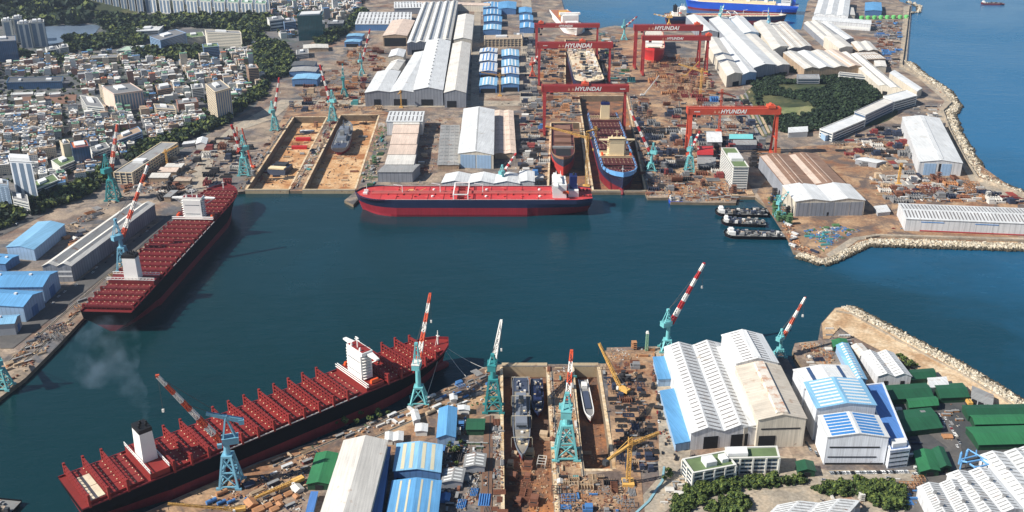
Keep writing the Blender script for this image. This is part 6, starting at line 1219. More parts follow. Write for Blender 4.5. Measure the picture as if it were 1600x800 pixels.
# ---------------- yard clutter ----------------
cr = random.Random(21)
CM = {'rust': mat('block_rust', (128, 84, 64), .75, .3, .15, rust=.4), 'navy': mat('block_navy', (46, 54, 74), .7, .3, .15), 'grey': mat('block_grey', (132, 132, 132), .75, .25, .15, rust=.25), 'tan': mat('block_tan', (188, 164, 134), .8, .25, .15, rust=.3),
      'white': mat('block_white', (204, 200, 192), .7, .15, .15, rust=.15), 'orange': mat('block_orange', (178, 128, 88), .7, .25, .15), 'red': mat('block_red', (130, 56, 52), .7, .22, .15), 'teal': mat('block_teal', (70, 140, 140), .7, .2, .15), 'blue': mat('block_blue', (72, 122, 176), .65, .2, .15), 'green': mat('block_green', (76, 112, 70), .75, .25, .15), 'dark': mat('block_dark', (48, 46, 48), .8, .3, .15)}
def proto(kind, col):
    m = CM[col]; T = thing(kind, 'x', kind.replace('_', ' '))
    if kind == 'hull_block':
        mb = MB(); mb.box(-8, 8, -6, 6, 0, .6); mb.box(-8, -7.5, -6, 6, .6, 5); mb.box(7.5, 8, -6, 6, .6, 4.2); mb.build('shell', m, T)
        for x in (-4.5, -1.5, 1.5, 4.5): mb = MB(); mb.box(x-.2, x+.2, -5.8, 5.8, .6, 3.6); mb.build('frame_web', m, T)
        mb = MB(); mb.box(-7.5, 7.5, -.3, .3, .6, 4.2); mb.build('girder', m, T)
    elif kind == 'curved_block':
        mb = MB(); n = 8
        for i in range(n): a0, a1 = pi*.5*i/n, pi*.5*(i+1)/n; mb.hexa([(-7, -8+8*sin(a0), 8*(1-cos(a0))), (7, -8+8*sin(a0), 8*(1-cos(a0))), (7, -8+8*sin(a1), 8*(1-cos(a1))), (-7, -8+8*sin(a1), 8*(1-cos(a1)))], [(-7, -8+7.2*sin(a0), 8-7.2*cos(a0)), (7, -8+7.2*sin(a0), 8-7.2*cos(a0)), (7, -8+7.2*sin(a1), 8-7.2*cos(a1)), (-7, -8+7.2*sin(a1), 8-7.2*cos(a1))])
        mb.build('shell', m, T)
        for x in (-6, -2, 2, 6): mb = MB(); mb.add([(x, -8, .8), (x, 0, 8), (x, -8, 8), (x+.3, -8, .8), (x+.3, 0, 8), (x+.3, -8, 8)], [(0, 1, 2), (3, 5, 4), (0, 3, 4, 1), (1, 4, 5, 2), (2, 5, 3, 0)]); mb.build('frame_web', m, T)
    elif kind == 'box_block':
        mb = MB(); mb.box(-6, 6, -5, 5, 0, 4); mb.build('lower_box', m, T); mb = MB(); mb.box(-3, 6.02, -4.2, 4.2, 4, 7.5); mb.build('upper_box', m, T); mb = MB(); mb.box(-5.5, -3.6, -3.5, 3.5, 4, 4.15); mb.build('opening', DK, T)
    elif kind == 'plate_section':
        mb = MB(); mb.box(-8, 8, -5, 5, .5, .9); mb.build('plate', m, T)
        for y in (-4, -2, 0, 2, 4): mb = MB(); mb.box(-7.8, 7.8, y-.15, y+.15, .9, 1.7); mb.build('stiffener', m, T)
        mb = MB(); [mb.box(x-.5, x+.5, -4, 4, 0, .5) for x in (-6, 0, 6)]; mb.build('timber_bearer', STEEL, T)
    elif kind == 'site_cabin':
        mb = MB(); mb.box(-5, 5, -1.5, 1.5, .2, 2.9); w_ = mb.build('wall', m, T); mb = MB(); mb.box(-5.2, 5.2, -1.7, 1.7, 2.9, 3.15); mb.build('roof', RG if col != 'white' else RW, T); mb = MB(); mb.box(-4, -1.4, -1.56, -1.5, 1.2, 2.2); mb.build('window', GLZ, T); mb = MB(); mb.box(1.5, 2.6, -1.56, -1.5, .3, 2.4); mb.build('door', TRG, T)
    elif kind == 'shipping_container':
        mb = MB(); mb.box(-6, 6, -1.25, 1.25, .1, 2.7); mb.build('body', m, T); mb = MB(); [mb.box(x-.06, x+.06, -1.33, -1.25, .2, 2.6) for x in [i*.6-5.7 for i in range(20)]]; mb.build('corrugation', m, T); mb = MB(); mb.box(6, 6.1, -1.15, 1.15, .2, 2.6); mb.build('door', m, T)
    elif kind == 'scaffold_tower':
        mb = MB(); [mb.bar((x, y, 0), (x, y, 11), .35) for x in (-3, 3) for y in (-3, 3)]; mb.build('upright', m, T)
        for z in (2.6, 5.4, 8.2, 10.8): mb = MB(); mb.box(-3.4, 3.4, -3.4, 3.4, z, z+.25); mb.build('platform', m, T)
        mb = MB(); mb.bar((-3, -3, 0), (3, -3, 5.4), .25); mb.bar((3, -3, 5.4), (-3, -3, 10.8), .25); mb.bar((-3, -3, 0), (-3, 3, 5.4), .25); mb.build('cross_brace', m, T)
    elif kind == 'storage_tank':
        mb = MB(); mb.cyl((-5, 0, 2.4), (5, 0, 2.4), 2, 14); mb.build('shell', m, T); mb = MB(); [mb.box(x-.4, x+.4, -1.6, 1.6, 0, 1.1) for x in (-3, 3)]; mb.build('saddle', STEEL, T); mb = MB(); mb.cyl((0, 0, 4.3), (0, 0, 5), .6, 8); mb.build('manhole', STEEL, T)
    elif kind == 'pipe_pile':
        for i, (y, z) in enumerate([(-2.1, .7), (-.7, .7), (.7, .7), (2.1, .7), (-1.4, 1.9), (0, 1.9), (1.4, 1.9)]): mb = MB(); mb.cyl((-7, y, z), (7-i % 3, y, z), .66, 8); mb.build('pipe', m, T)
    elif kind == 'work_tent':
        mb = MB(); mb.box(-5, 5, -4, 4, 0, 2.6); mb.build('wall', m, T); mb = MB(); mb.add([(-5.3, -4.4, 2.6), (5.3, -4.4, 2.6), (5.3, 0, 4.6), (-5.3, 0, 4.6), (-5.3, 4.4, 2.6), (5.3, 4.4, 2.6)], [(0, 1, 2, 3), (3, 2, 5, 4), (0, 3, 4), (1, 5, 2)]); mb.build('roof', m, T)
    elif kind == 'pallet_load':
        mb = MB(); mb.box(-1.6, 1.6, -1.2, 1.2, 0, .25); mb.build('pallet', CM['tan'], T); mb = MB(); mb.box(-1.4, 1.4, -1, 1, .25, 1.9); mb.build('load', m, T)
    elif kind == 'open_steelwork':
        mb = MB()
        for x in (-7, -2.3, 2.3, 7): [mb.bar((x, y, 0), (x, y, 5), .5) for y in (-4, 4)]; mb.bar((x, -4, 5), (x, 4, 5), .5)
        [mb.bar((-7, y, 5), (7, y, 5), .5) for y in (-4, 4)]; [mb.bar((-7, y, 2.4), (7, y, 2.4), .35) for y in (-4, 4)]; mb.build('frame', m, T)
    return T
PR = {}; NP = {}
SAY = {'hull_block': 'open ribbed hull block', 'curved_block': 'curved shell block', 'box_block': 'stepped ship block', 'plate_section': 'stiffened steel panel', 'site_cabin': 'site cabin', 'shipping_container': 'container', 'scaffold_tower': 'scaffold tower', 'storage_tank': 'lying tank', 'pipe_pile': 'pipe pile', 'work_tent': 'gabled work tent', 'pallet_load': 'pallet load', 'open_steelwork': 'open steel frame'}
CN = {'rust': 'rust-brown', 'navy': 'dark navy', 'grey': 'grey', 'tan': 'tan', 'white': 'white', 'orange': 'orange', 'red': 'dull red', 'teal': 'teal', 'blue': 'blue', 'green': 'green', 'dark': 'blackish'}
def put(kind, col, p, z, rz, place, s):
    place = place.replace('beside the near container ship', 'by the near ship')
    NP[kind] = NP.get(kind, 0)+1
    if NP[kind] > 295: return
    lb = '%s %s %s' % (CN[col], SAY[kind], place); g = '%s %s %s' % (CN[col], kind.replace('_', ' '), place)
    if (kind, col) not in PR:
        T = PR[(kind, col)] = proto(kind, col); T.location = (p.x, p.y, z); T.rotation_euler = (0, 0, rz); T.scale = (s, s, s); T['label'] = lb; T['group'] = g
    else: dup(PR[(kind, col)], (p.x, p.y, z), rz, lb, g, (s, s, s))
DEB = {c: MB() for c in ('rust', 'navy', 'grey', 'tan', 'white', 'orange', 'blue', 'green', 'dark')}
def area(place, poly, n, kinds, *args, **kw):
    vv = [p[1] for p in poly]; return area_(place, poly, int(n*(1.35 if max(vv) < 330 else 1)), kinds, *args, **kw)
def area_(place, poly, n, kinds, cols, s=(.8, 1.3), rz=0, z=0, deb=0, dcols=('rust', 'grey', 'tan', 'white', 'dark', 'navy'), dsz=(.5, 2.6), minpx=5):
    done = []; k = t = 0; u0, u1 = min(p[0] for p in poly), max(p[0] for p in poly); v0, v1 = min(p[1] for p in poly), max(p[1] for p in poly)
    ks = [a for a, w in kinds for _ in range(w)]; cs = [a for a, w in cols for _ in range(w)]
    while k < n and t < n*40:
        t += 1; u, v = cr.uniform(u0, u1), cr.uniform(v0, v1)
        if not inside((u, v), poly): continue
        p = P(u, v, z); sc = cr.uniform(*s); cell = random.Random(hash((int(p.x/42), int(p.y/46), len(place)))); kd = cell.choice(ks) if cr.random() < .6 else cr.choice(ks); rad = {'pallet_load': 2.5, 'site_cabin': 5.5, 'shipping_container': 6, 'storage_tank': 5.5, 'scaffold_tower': 5, 'work_tent': 6}.get(kd, 8.5)*sc
        if any((p-q).length < (rad+r)*.82 for q, r in done): continue
        done.append((p, rad)); put(kd, cell.choice(cs) if cr.random() < .65 else cr.choice(cs), p, z+.1, rz+cr.choice([0, 0, 0, 0, pi/2, pi])+cr.uniform(-.04, .04), place, sc); k += 1
    for _ in range(int(deb*(.55 if v0 > 480 else 1.25))):
        u, v = cr.uniform(u0, u1), cr.uniform(v0, v1)
        if not inside((u, v), poly): continue
        p = P(u, v, z); cell = random.Random(hash((int(p.x/9), int(p.y/12)))); 
        if cell.random() < .35: continue
        c = cell.choice(dcols) if cr.random() < .6 else cr.choice(dcols); fz = 1.5 if v1 < 330 else 1; a, b, h = fz*cr.uniform(*dsz)*1.4, cr.uniform(*dsz)*.8, cr.uniform(.3, .9)*dsz[1]*.7
        if cr.random() < .12: a *= 3; b *= .4
        DEB[c].rbox(p.x, p.y, z, a, b, h, rz+cr.choice([0, pi/2])+cr.uniform(-.3, .3), tx=cr.uniform(.6, 1), ty=cr.uniform(.6, 1))
BL = [('hull_block', 4), ('curved_block', 2), ('box_block', 4), ('plate_section', 3), ('open_steelwork', 2)]
MX = BL+[('site_cabin', 3), ('shipping_container', 4), ('scaffold_tower', 2), ('storage_tank', 1), ('pipe_pile', 2)]
SM = [('site_cabin', 4), ('shipping_container', 5), ('storage_tank', 1), ('pipe_pile', 2), ('work_tent', 2), ('pallet_load', 8), ('plate_section', 2), ('open_steelwork', 2), ('scaffold_tower', 1)]
WCO = [('rust', 3), ('navy', 3), ('grey', 3), ('tan', 3), ('white', 2), ('orange', 1), ('red', 1), ('teal', 1)]
DKC = [('navy', 6), ('dark', 4), ('grey', 3), ('rust', 2), ('white', 1), ('red', 1)]
area('in the gravel yard by the quay office', [(300, 225), (360, 212), (395, 235), (372, 262), (360, 288), (322, 296), (322, 262), (305, 262)], 34, MX, DKC, (.8, 1.2), deb=500)
area('on the shelf between the quay office and the long hall', [(195, 292), (232, 265), (300, 235), (300, 300), (290, 316), (250, 312), (245, 300), (215, 304)], 26, MX, [('tan', 4), ('dark', 3), ('grey', 3), ('rust', 2)], (.6, 1), rz=.9, deb=600)
area('on the strip between the road and the long grey hall', [(104, 352), (190, 300), (235, 285), (190, 312), (110, 372), (104, 385)], 14, SM, [('orange', 2), ('tan', 3), ('grey', 2), ('white', 2)], (.7, 1.1), rz=.9, deb=500, dcols=('tan', 'orange', 'grey', 'rust'))
area('on the open ground behind the blue quay halls', [(92, 400), (108, 378), (128, 362), (112, 400), (80, 420), (92, 414)], 8, SM, WCO, (.7, 1), rz=.9, deb=200)
area('on the near tip of the west quay', [(4, 606), (36, 584), (88, 534), (130, 490), (112, 486), (60, 520), (20, 560), (0, 580)], 30, SM, [('tan', 4), ('orange', 2), ('rust', 2), ('grey', 2), ('navy', 2)], (.5, .9), rz=.8, deb=1600, dcols=('tan', 'tan', 'orange', 'rust', 'grey'), dsz=(.5, 3))
area('on the quay edge beside the far container ship', [(126, 486), (118, 478), (190, 420), (300, 322), (314, 314), (310, 320), (200, 425)], 26, SM, [('tan', 3), ('orange', 2), ('white', 2), ('grey', 3)], (.5, .9), rz=.8, deb=900, dcols=('tan', 'orange', 'grey', 'rust'))
area('on the wall between the first sandy dock and the quay road', [(372, 297), (382, 297), (455, 185), (446, 182), (400, 245)], 16, SM, WCO, (.6, 1), rz=1.5, deb=500)
area('on the pier between the two sandy docks', [(455, 294), (470, 294), (527, 190), (515, 190)], 26, SM, WCO, (.6, 1.0), rz=1.5, deb=1100, dcols=('tan', 'rust', 'grey', 'white', 'green'))
area('on the strip beyond the second sandy dock', [(560, 292), (586, 292), (590, 262), (604, 230), (604, 195), (594, 190), (576, 250)], 26, SM+[('scaffold_tower', 3)], [('green', 5), ('tan', 2), ('grey', 2), ('white', 1), ('teal', 2)], (.6, 1.1), rz=1.5, deb=700, dcols=('green', 'green', 'tan', 'grey'))
area('on the floor of the first sandy dock', [(395, 290), (445, 290), (500, 195), (465, 195)], 10, SM, WCO, (.6, 1), z=-11.5, deb=350, dcols=('rust', 'tan', 'dark'))
area('on the floor of the second sandy dock', [(480, 290), (548, 290), (580, 190), (560, 190), (545, 235), (500, 245)], 8, [('plate_section', 4), ('pallet_load', 2), ('pipe_pile', 2)], [('tan', 5), ('rust', 3), ('grey', 1)], (.7, 1), z=-11.5, deb=400, dcols=('rust', 'tan', 'tan'))
area('at the head of the sandy docks', [(452, 175), (600, 172), (598, 140), (560, 110), (500, 110), (470, 140)], 44, MX, [('rust', 5), ('tan', 4), ('red', 2), ('orange', 2), ('navy', 2), ('teal', 1)], (.8, 1.3), deb=1300, dcols=('rust', 'tan', 'orange', 'grey'))
area('in the rusty yard before the peach hall', [(560, 110), (600, 112), (605, 80), (560, 70), (545, 80), (530, 100)], 26, MX, [('rust', 5), ('orange', 3), ('tan', 2), ('red', 1)], (.8, 1.3), deb=500, dcols=('rust', 'orange', 'tan'))
area('in the bare yard beside the stepped hall', [(662, 190), (712, 178), (690, 200), (684, 250), (668, 280), (652, 288)], 12, SM, [('tan', 4), ('rust', 2), ('white', 1)], (.7, 1), deb=400, dcols=('tan', 'rust', 'grey'))
area('in the stack rows beside the docks', [(812, 282), (852, 282), (848, 160), (816, 160)], 40, [('box_block', 4), ('hull_block', 3), ('shipping_container', 6), ('open_steelwork', 2), ('work_tent', 2)], [('navy', 4), ('dark', 3), ('white', 3), ('grey', 4), ('red', 2), ('blue', 2)], (.9, 1.3), deb=700)
area('in the block stacks along the basin road', [(820, 155), (838, 155), (836, 60), (820, 60)], 26, BL, [('grey', 4), ('navy', 3), ('white', 1)], (.9, 1.3), deb=200)
area('between the portal crane legs beside the cream-decked ship', [(842, 128), (880, 128), (880, 75), (845, 75)], 22, MX, [('navy', 4), ('orange', 3), ('dark', 3), ('tan', 1)], (.9, 1.4), deb=400)
area('between the narrow dock and the big dry dock head', [(848, 190), (905, 188), (902, 140), (845, 140)], 26, MX, [('orange', 4), ('rust', 3), ('grey', 3), ('navy', 2)], (.9, 1.3), deb=600, dcols=('orange', 'rust', 'grey'))
area('along the track right of the big dry dock', [(985, 150), (1005, 145), (1050, 240), (1060, 298), (1014, 298), (1005, 260)], 46, BL+[('scaffold_tower', 2), ('shipping_container', 3)], DKC, (.8, 1.3), deb=1200)
area('on the paved strip by the basin sheds', [(950, 135), (990, 130), (960, 60), (945, 50), (930, 52)], 40, MX, [('grey', 4), ('navy', 3), ('teal', 2), ('white', 3), ('green', 1)], (.9, 1.4), deb=600)
area('in the brown berth field behind the red-hulled ship', [(1010, 95), (1060, 88), (1100, 100), (1120, 145), (1060, 160), (1020, 140)], 60, [('open_steelwork', 4), ('scaffold_tower', 3), ('plate_section', 5), ('hull_block', 2), ('curved_block', 1)], [('rust', 6), ('orange', 4), ('tan', 3), ('red', 2)], (.9, 1.4), deb=1500, dcols=('rust', 'rust', 'orange', 'tan'))
area('in the block yard around the nearest portal crane', [(1040, 165), (1130, 150), (1170, 160), (1200, 230), (1140, 236), (1120, 290), (1068, 296), (1050, 230)], 80, BL+[('site_cabin', 2), ('shipping_container', 3)], [('navy', 5), ('dark', 3), ('grey', 4), ('white', 2), ('red', 2), ('rust', 2), ('blue', 1)], (.9, 1.4), deb=1500)
area('on the quay apron of the block yard', [(1012, 306), (1046, 306), (1050, 314), (1148, 314), (1150, 305), (1178, 304), (1140, 285), (1060, 290), (1014, 298)], 40, SM, [('rust', 4), ('orange', 3), ('tan', 3), ('red', 1), ('grey', 2)], (.7, 1.2), deb=1200, dcols=('rust', 'orange', 'tan', 'grey'))
area('around the green scaffolds by the twin white front', [(1195, 305), (1222, 300), (1240, 340), (1236, 352), (1216, 350)], 22, [('scaffold_tower', 6), ('site_cabin', 2), ('pallet_load', 3)], [('green', 6), ('teal', 3), ('dark', 2)], (.6, 1.1), deb=400, dcols=('green', 'blue', 'grey'))
area('behind the tall white slab office', [(1175, 262), (1215, 262), (1212, 235), (1178, 235)], 14, MX, [('orange', 3), ('dark', 3), ('white', 3)], (.8, 1.2), deb=300)
area('in the steel shop yard behind the rusty twin-bay hall', [(1300, 232), (1330, 214), (1408, 196), (1430, 245), (1420, 272), (1350, 262)], 44, BL+[('pipe_pile', 4), ('storage_tank', 2)], [('dark', 4), ('grey', 4), ('tan', 2), ('red', 2), ('white', 2), ('navy', 2)], (.8, 1.2), deb=900)
area('in the scrap corner of the far quay', [(1360, 278), (1440, 275), (1520, 285), (1560, 315), (1402, 316), (1375, 305)], 60, MX, [('orange', 4), ('rust', 4), ('white', 4), ('navy', 2), ('grey', 2), ('red', 1), ('tan', 2)], (.8, 1.3), deb=1800, dcols=('orange', 'rust', 'white', 'grey', 'tan', 'navy'))
area('in the stretch between far quay shed and seawall', [(1540, 305), (1570, 300), (1600, 312), (1600, 320), (1545, 318)], 12, MX, [('red', 2), ('white', 3), ('navy', 3), ('grey', 2)], (.8, 1.1), deb=200)
area('on the rocky quay nose', [(1256, 360), (1300, 352), (1345, 360), (1300, 382), (1286, 392), (1268, 378)], 46, [('work_tent', 3), ('pallet_load', 8), ('site_cabin', 2), ('pipe_pile', 2)], [('blue', 7), ('teal', 3), ('green', 3), ('white', 1)], (.5, .9), deb=900, dcols=('blue', 'blue', 'green', 'grey', 'white'))
area('on the bare edge of the rocky quay', [(1222, 352), (1240, 390), (1284, 404), (1278, 392), (1252, 384), (1236, 350)], 6, [('site_cabin', 2), ('shipping_container', 2)], [('white', 3), ('navy', 1)], (.8, 1.1), rz=-1, deb=600, dcols=('tan', 'orange', 'rust'))
area('in the seawall storage yard', [(1362, 34), (1408, 30), (1404, 100), (1388, 108), (1372, 76)], 44, [('open_steelwork', 3), ('shipping_container', 5), ('hull_block', 2), ('plate_section', 2), ('storage_tank', 3)], [('grey', 4), ('rust', 3), ('blue', 3), ('dark', 2)], (.9, 1.3), deb=600)
area('inside the bend of the seawall road', [(1430, 165), (1478, 165), (1466, 185), (1484, 215), (1475, 235), (1420, 178)], 14, MX, [('tan', 3), ('grey', 3), ('white', 2), ('navy', 2)], (.8, 1.1), deb=250)
for i in range(8):
    a, b = P(1346+i*10, 30-i*.2), P(1346+i*10, 30); T = thing('liquid_tank', 'bright green domed tank, %s in the row on the far peninsula' % ('first', 'second', 'third', 'fourth', 'fifth', 'sixth', 'seventh', 'eighth')[i], 'tank', (a.x, a.y, 0)); mb = MB(); mb.cyl((0, 0, 0), (0, 0, 8), 6.5, 16); mb.build('shell', mat('tank_green', (110, 190, 110), .6, .12, .1), T); mb = MB(); mb.cyl((0, 0, 8), (0, 0, 10), 6.5, 16, r2=2); mb.build('dome', MATS['tank_green'], T)
for i in range(9):
    a, b = P(1152+i*6.2, 152-i*2.6), P(1188+i*4.6, 216-i*2.4)
    T = thing('stacking_strip', 'long grey-green stacking strip %s beside the wooded hill' % ('nearest the blocks', 'second from the blocks', 'third from the blocks', 'fourth from the blocks', 'fifth from the blocks', 'sixth from the blocks', 'seventh from the blocks', 'eighth from the blocks', 'touching the trees')[i], 'storage strip'); mb = MB(); mb.bar((a.x, a.y, 1.2), (b.x, b.y, 1.2), 4, h=2); mb.build('rail_bed', CM['tan'] if i % 2 else CM['grey'], T); mb = MB(); mb.bar((a.x+5, a.y, .6), (b.x+5, b.y, .6), 3, h=1); mb.build('side_bed', mat('weeds', (96, 104, 70), .9, .3, .1), T)
# near shore
area('on the quay slope beside the near container ship', [(420, 722), (640, 640), (750, 580), (776, 578), (776, 630), (700, 640), (640, 660), (560, 684), (520, 684), (430, 735)], 85, SM, [('tan', 4), ('white', 3), ('grey', 4), ('blue', 2), ('orange', 2), ('green', 1), ('dark', 2)], (.5, .95), rz=.7, deb=2600, dcols=('tan', 'grey', 'dark', 'white', 'rust', 'orange', 'green'), dsz=(.3, 1.8))
area('on the scrap ground by the green barn with black door', [(330, 776), (430, 738), (500, 700), (478, 760), (470, 800), (330, 800)], 40, SM, [('navy', 4), ('blue', 2), ('tan', 3), ('orange', 3), ('white', 2), ('red', 1)], (.5, 1), rz=.7, deb=1600, dcols=('tan', 'navy', 'rust', 'white', 'orange'), dsz=(.3, 2))
area('between the blue sheds and the dock rails', [(690, 690), (724, 690), (760, 735), (762, 800), (690, 800)], 36, SM, [('dark', 4), ('white', 3), ('rust', 3), ('grey', 3), ('blue', 1)], (.5, .95), rz=1.5, deb=1500, dsz=(.3, 1.8))
area('beside the dark green shed and dock rails', [(715, 660), (728, 650), (728, 690), (760, 690), (760, 708), (715, 708)], 14, SM, [('green', 3), ('blue', 3), ('white', 3), ('navy', 2)], (.45, .8), deb=500, dsz=(.3, 1.6))
area('on the strip left of the wide dry dock', [(770, 660), (785, 655), (786, 800), (770, 800)], 36, SM, [('tan', 3), ('white', 3), ('rust', 3), ('green', 1), ('grey', 2)], (.4, .7), rz=1.57, deb=1500, dcols=('rust', 'tan', 'white', 'grey'), dsz=(.3, 1.5))
area('on the strip between the two near dry docks', [(856, 574), (894, 574), (908, 735), (870, 800), (867, 800)], 60, SM, [('tan', 4), ('white', 2), ('rust', 4), ('orange', 1), ('teal', 1)], (.4, .85), rz=1.55, deb=2600, dcols=('rust', 'tan', 'orange', 'white', 'dark'), dsz=(.3, 1.6))
area('on the floor of the wide near dock', [(795, 720), (850, 660), (862, 800), (800, 800)], 14, [('hull_block', 3), ('box_block', 3), ('plate_section', 2), ('open_steelwork', 1)], [('white', 2), ('rust', 3), ('navy', 2), ('tan', 2)], (.5, .9), rz=1.4, z=-11.5, deb=900, dcols=('rust', 'orange', 'dark', 'tan'), dsz=(.3, 1.6))
area('on the floor of the narrow near dock', [(902, 580), (930, 580), (950, 725), (915, 725)], 4, [('pallet_load', 3), ('plate_section', 1)], [('rust', 3), ('tan', 2)], (.5, .7), z=-11.5, deb=350, dcols=('rust', 'orange', 'tan'), dsz=(.3, 1.3))
area('in the stockyard along the concrete quay road', [(940, 576), (994, 562), (1009, 635), (1024, 700), (1018, 740), (970, 735), (960, 640)], 90, [('box_block', 3), ('open_steelwork', 4), ('hull_block', 4), ('plate_section', 3), ('pipe_pile', 3), ('site_cabin', 2), ('curved_block', 1), ('scaffold_tower', 1)], [('navy', 8), ('dark', 5), ('rust', 2), ('grey', 4), ('tan', 2)], (.4, .75), deb=2600, dcols=('rust', 'dark', 'navy', 'orange', 'grey', 'tan'), dsz=(.3, 1.7))
area('on the corner quay by the crimson-boomed crane', [(952, 545), (1028, 543), (1024, 556), (952, 566)], 16, SM, [('white', 3), ('tan', 3), ('green', 1), ('orange', 2)], (.5, .85), deb=500, dcols=('tan', 'orange', 'white', 'grey'), dsz=(.3, 1.6))
area('below the head wall of the narrow near dock', [(872, 745), (905, 742), (996, 756), (984, 800), (875, 800)], 50, SM+BL, [('rust', 3), ('orange', 1), ('grey', 4), ('blue', 1), ('dark', 4), ('tan', 3)], (.4, .85), deb=2000, dcols=('rust', 'orange', 'tan', 'dark', 'grey'), dsz=(.3, 1.7))
area('at the foot of the sky-blue annex roofs', [(1018, 560), (1024, 600), (1034, 660), (1062, 716), (1056, 718), (1030, 664), (1018, 600)], 22, [('pallet_load', 5), ('pipe_pile', 1), ('storage_tank', 1)], [('rust', 3), ('dark', 3), ('red', 1)], (.5, .9), rz=1.3, deb=700, dcols=('rust', 'dark', 'tan'), dsz=(.3, 1.4))
area('on the slipway yard by the rear of the blue-ribbed hall', [(1246, 538), (1280, 534), (1300, 545), (1306, 575), (1270, 576)], 26, SM, [('rust', 3), ('orange', 3), ('tan', 2), ('navy', 2), ('white', 2)], (.5, .9), deb=900, dcols=('tan', 'orange', 'rust', 'grey'), dsz=(.3, 1.6))
area('on the breakwater yard tip', [(1288, 520), (1300, 505), (1312, 516), (1340, 538), (1330, 545), (1296, 532)], 12, SM, [('grey', 3), ('tan', 3), ('white', 1)], (.5, .8), deb=300, dsz=(.3, 1.4))
area('on the lots between the green barns', [(1384, 628), (1480, 625), (1500, 640), (1500, 690), (1480, 690), (1470, 676), (1390, 680)], 30, SM, [('white', 4), ('orange', 2), ('dark', 3), ('grey', 3)], (.5, .8), deb=500, dsz=(.3, 1.4))
area('between the white hall annex and the green barns', [(1424, 680), (1440, 672), (1430, 705), (1440, 740), (1424, 738)], 8, SM, [('white', 3), ('navy', 2)], (.5, .8), deb=200, dsz=(.3, 1.4))
area('beside the curved road near the pipe shop', [(1400, 750), (1436, 748), (1432, 795), (1410, 790)], 14, SM, [('blue', 3), ('orange', 2), ('white', 2)], (.5, .8), deb=350, dcols=('blue', 'orange', 'tan', 'grey'), dsz=(.3, 1.4))
area('by the small sheds in the grove', [(1276, 778), (1350, 782), (1352, 798), (1300, 800)], 12, SM, [('blue', 2), ('white', 4), ('teal', 1)], (.5, .8), deb=300, dsz=(.3, 1.4))
area('under the end wall of the green-roofed office', [(1040, 760), (1066, 745), (1075, 770), (1050, 790), (1030, 790)], 8, SM, [('white', 3), ('tan', 2)], (.5, .8), deb=250, dsz=(.3, 1.4))
for c, mb in DEB.items(): tag(mb.build('debris', CM[c]), 'loose %s scrap, timber and small gear strewn over the yard' % CN[c], kind='stuff')
# ---------------- rock armour ----------------
G_WET = ground_mat('wet_rubble', [(84, 76, 62), (60, 58, 46)], [.2], 14)
G_PALE = ground_mat('pale_rubble', [(206, 198, 180), (178, 166, 146)], [.2], 15)
def rocks(label, line, wd, n, r, z0=-3, dz=3.2):
    w = [P(*p) for p in line]; L = [0]
    for a, b in zip(w, w[1:]): L.append(L[-1]+(b-a).length)
    mb = MB(); t = [(1, 0, 0), (-1, 0, 0), (0, 1, 0), (0, -1, 0), (0, 0, 1), (0, 0, -1)]; tf = [(0, 2, 4), (2, 1, 4), (1, 3, 4), (3, 0, 4), (2, 0, 5), (1, 2, 5), (3, 1, 5), (0, 3, 5)]
    for _ in range(n):
        s = cr.uniform(0, L[-1]); i = max(k for k in range(len(L)-1) if L[k] <= s); d = (w[i+1]-w[i]).normalized(); nr = Vector((d.y, -d.x)); o = cr.random(); q = w[i]+d*(s-L[i])+nr*(o-.35)*wd; k = r*(cr.uniform(.5, 1.1) if cr.random() < .8 else cr.uniform(1.2, 1.9)); rx, ry, rz = cr.uniform(0, 6), cr.uniform(0, 6), cr.uniform(0, 6)
        M_ = Matrix.Rotation(rx, 3, 'X') @ Matrix.Rotation(ry, 3, 'Y') @ Matrix.Rotation(rz, 3, 'Z'); z = z0+dz*(1-o)+cr.uniform(-.4, .6)
        mb.add([(q.x+v.x, q.y+v.y, z+v.z) for v in (M_ @ (Vector(p)*k*cr.uniform(.7, 1.1)) for p in t)], tf, 1 if z < z0+1.0 else (2 if cr.random() < .25 else 0))
    tag(mb.build('rubble', [G_ROCK, G_WET, G_PALE]), label, kind='stuff')
def rev(l): return l[::-1]
rocks('pale rock armour along the outer side of the near breakwater', rev([(1622, 646), (1600, 634), (1500, 573), (1400, 520), (1322, 479)])[::-1][::-1], -19, 5200, 1.9)
rocks('pale rocks around the far quay nose', [(1246, 397), (1262, 401), (1285, 409), (1304, 403), (1352, 379), (1374, 377)], 11, 1500, 1.7)
rocks('rock armour below the long ribbed shed', [(1360, 378), (1374, 377), (1600, 384), (1680, 388)], 17, 3000, 2.0)
rocks('rock armour of the outer seawall by the great white hall', rev([(1418, 96), (1440, 116), (1475, 139), (1493, 163), (1482, 177), (1492, 205), (1512, 240), (1532, 272), (1572, 291), (1600, 303), (1680, 328)]), 22, 4200, 2.6)
rocks('rocks at the foot of the far pier head', [(1420, 2), (1438, 10), (1436, 18), (1418, 20)], 14, 260, 3)
for lb, line, h in [('white parapet wall of the far pier', [(1421, 10), (1415, 60), (1409, 104), (1432, 118), (1470, 143), (1486, 163), (1473, 176), (1484, 206), (1508, 252), (1528, 282), (1568, 296), (1600, 308)], 5), ('concrete parapet along the quay of the long ribbed shed', [(1352, 374), (1374, 370.5), (1600, 377.5), (1700, 381)], 3), ('low parapet of the near breakwater', [(1306, 488), (1330, 492), (1400, 532), (1500, 585), (1600, 646), (1650, 672)], 2.4)]:
    T = thing('sea_wall', lb, 'wall'); w = [P(*p) for p in line]; mb = MB()
    for a, b in zip(w, w[1:]): mb.bar((a.x, a.y, h/2), (b.x, b.y, h/2), 1.6, h=h)
    mb.build('parapet', G_CONC, T)
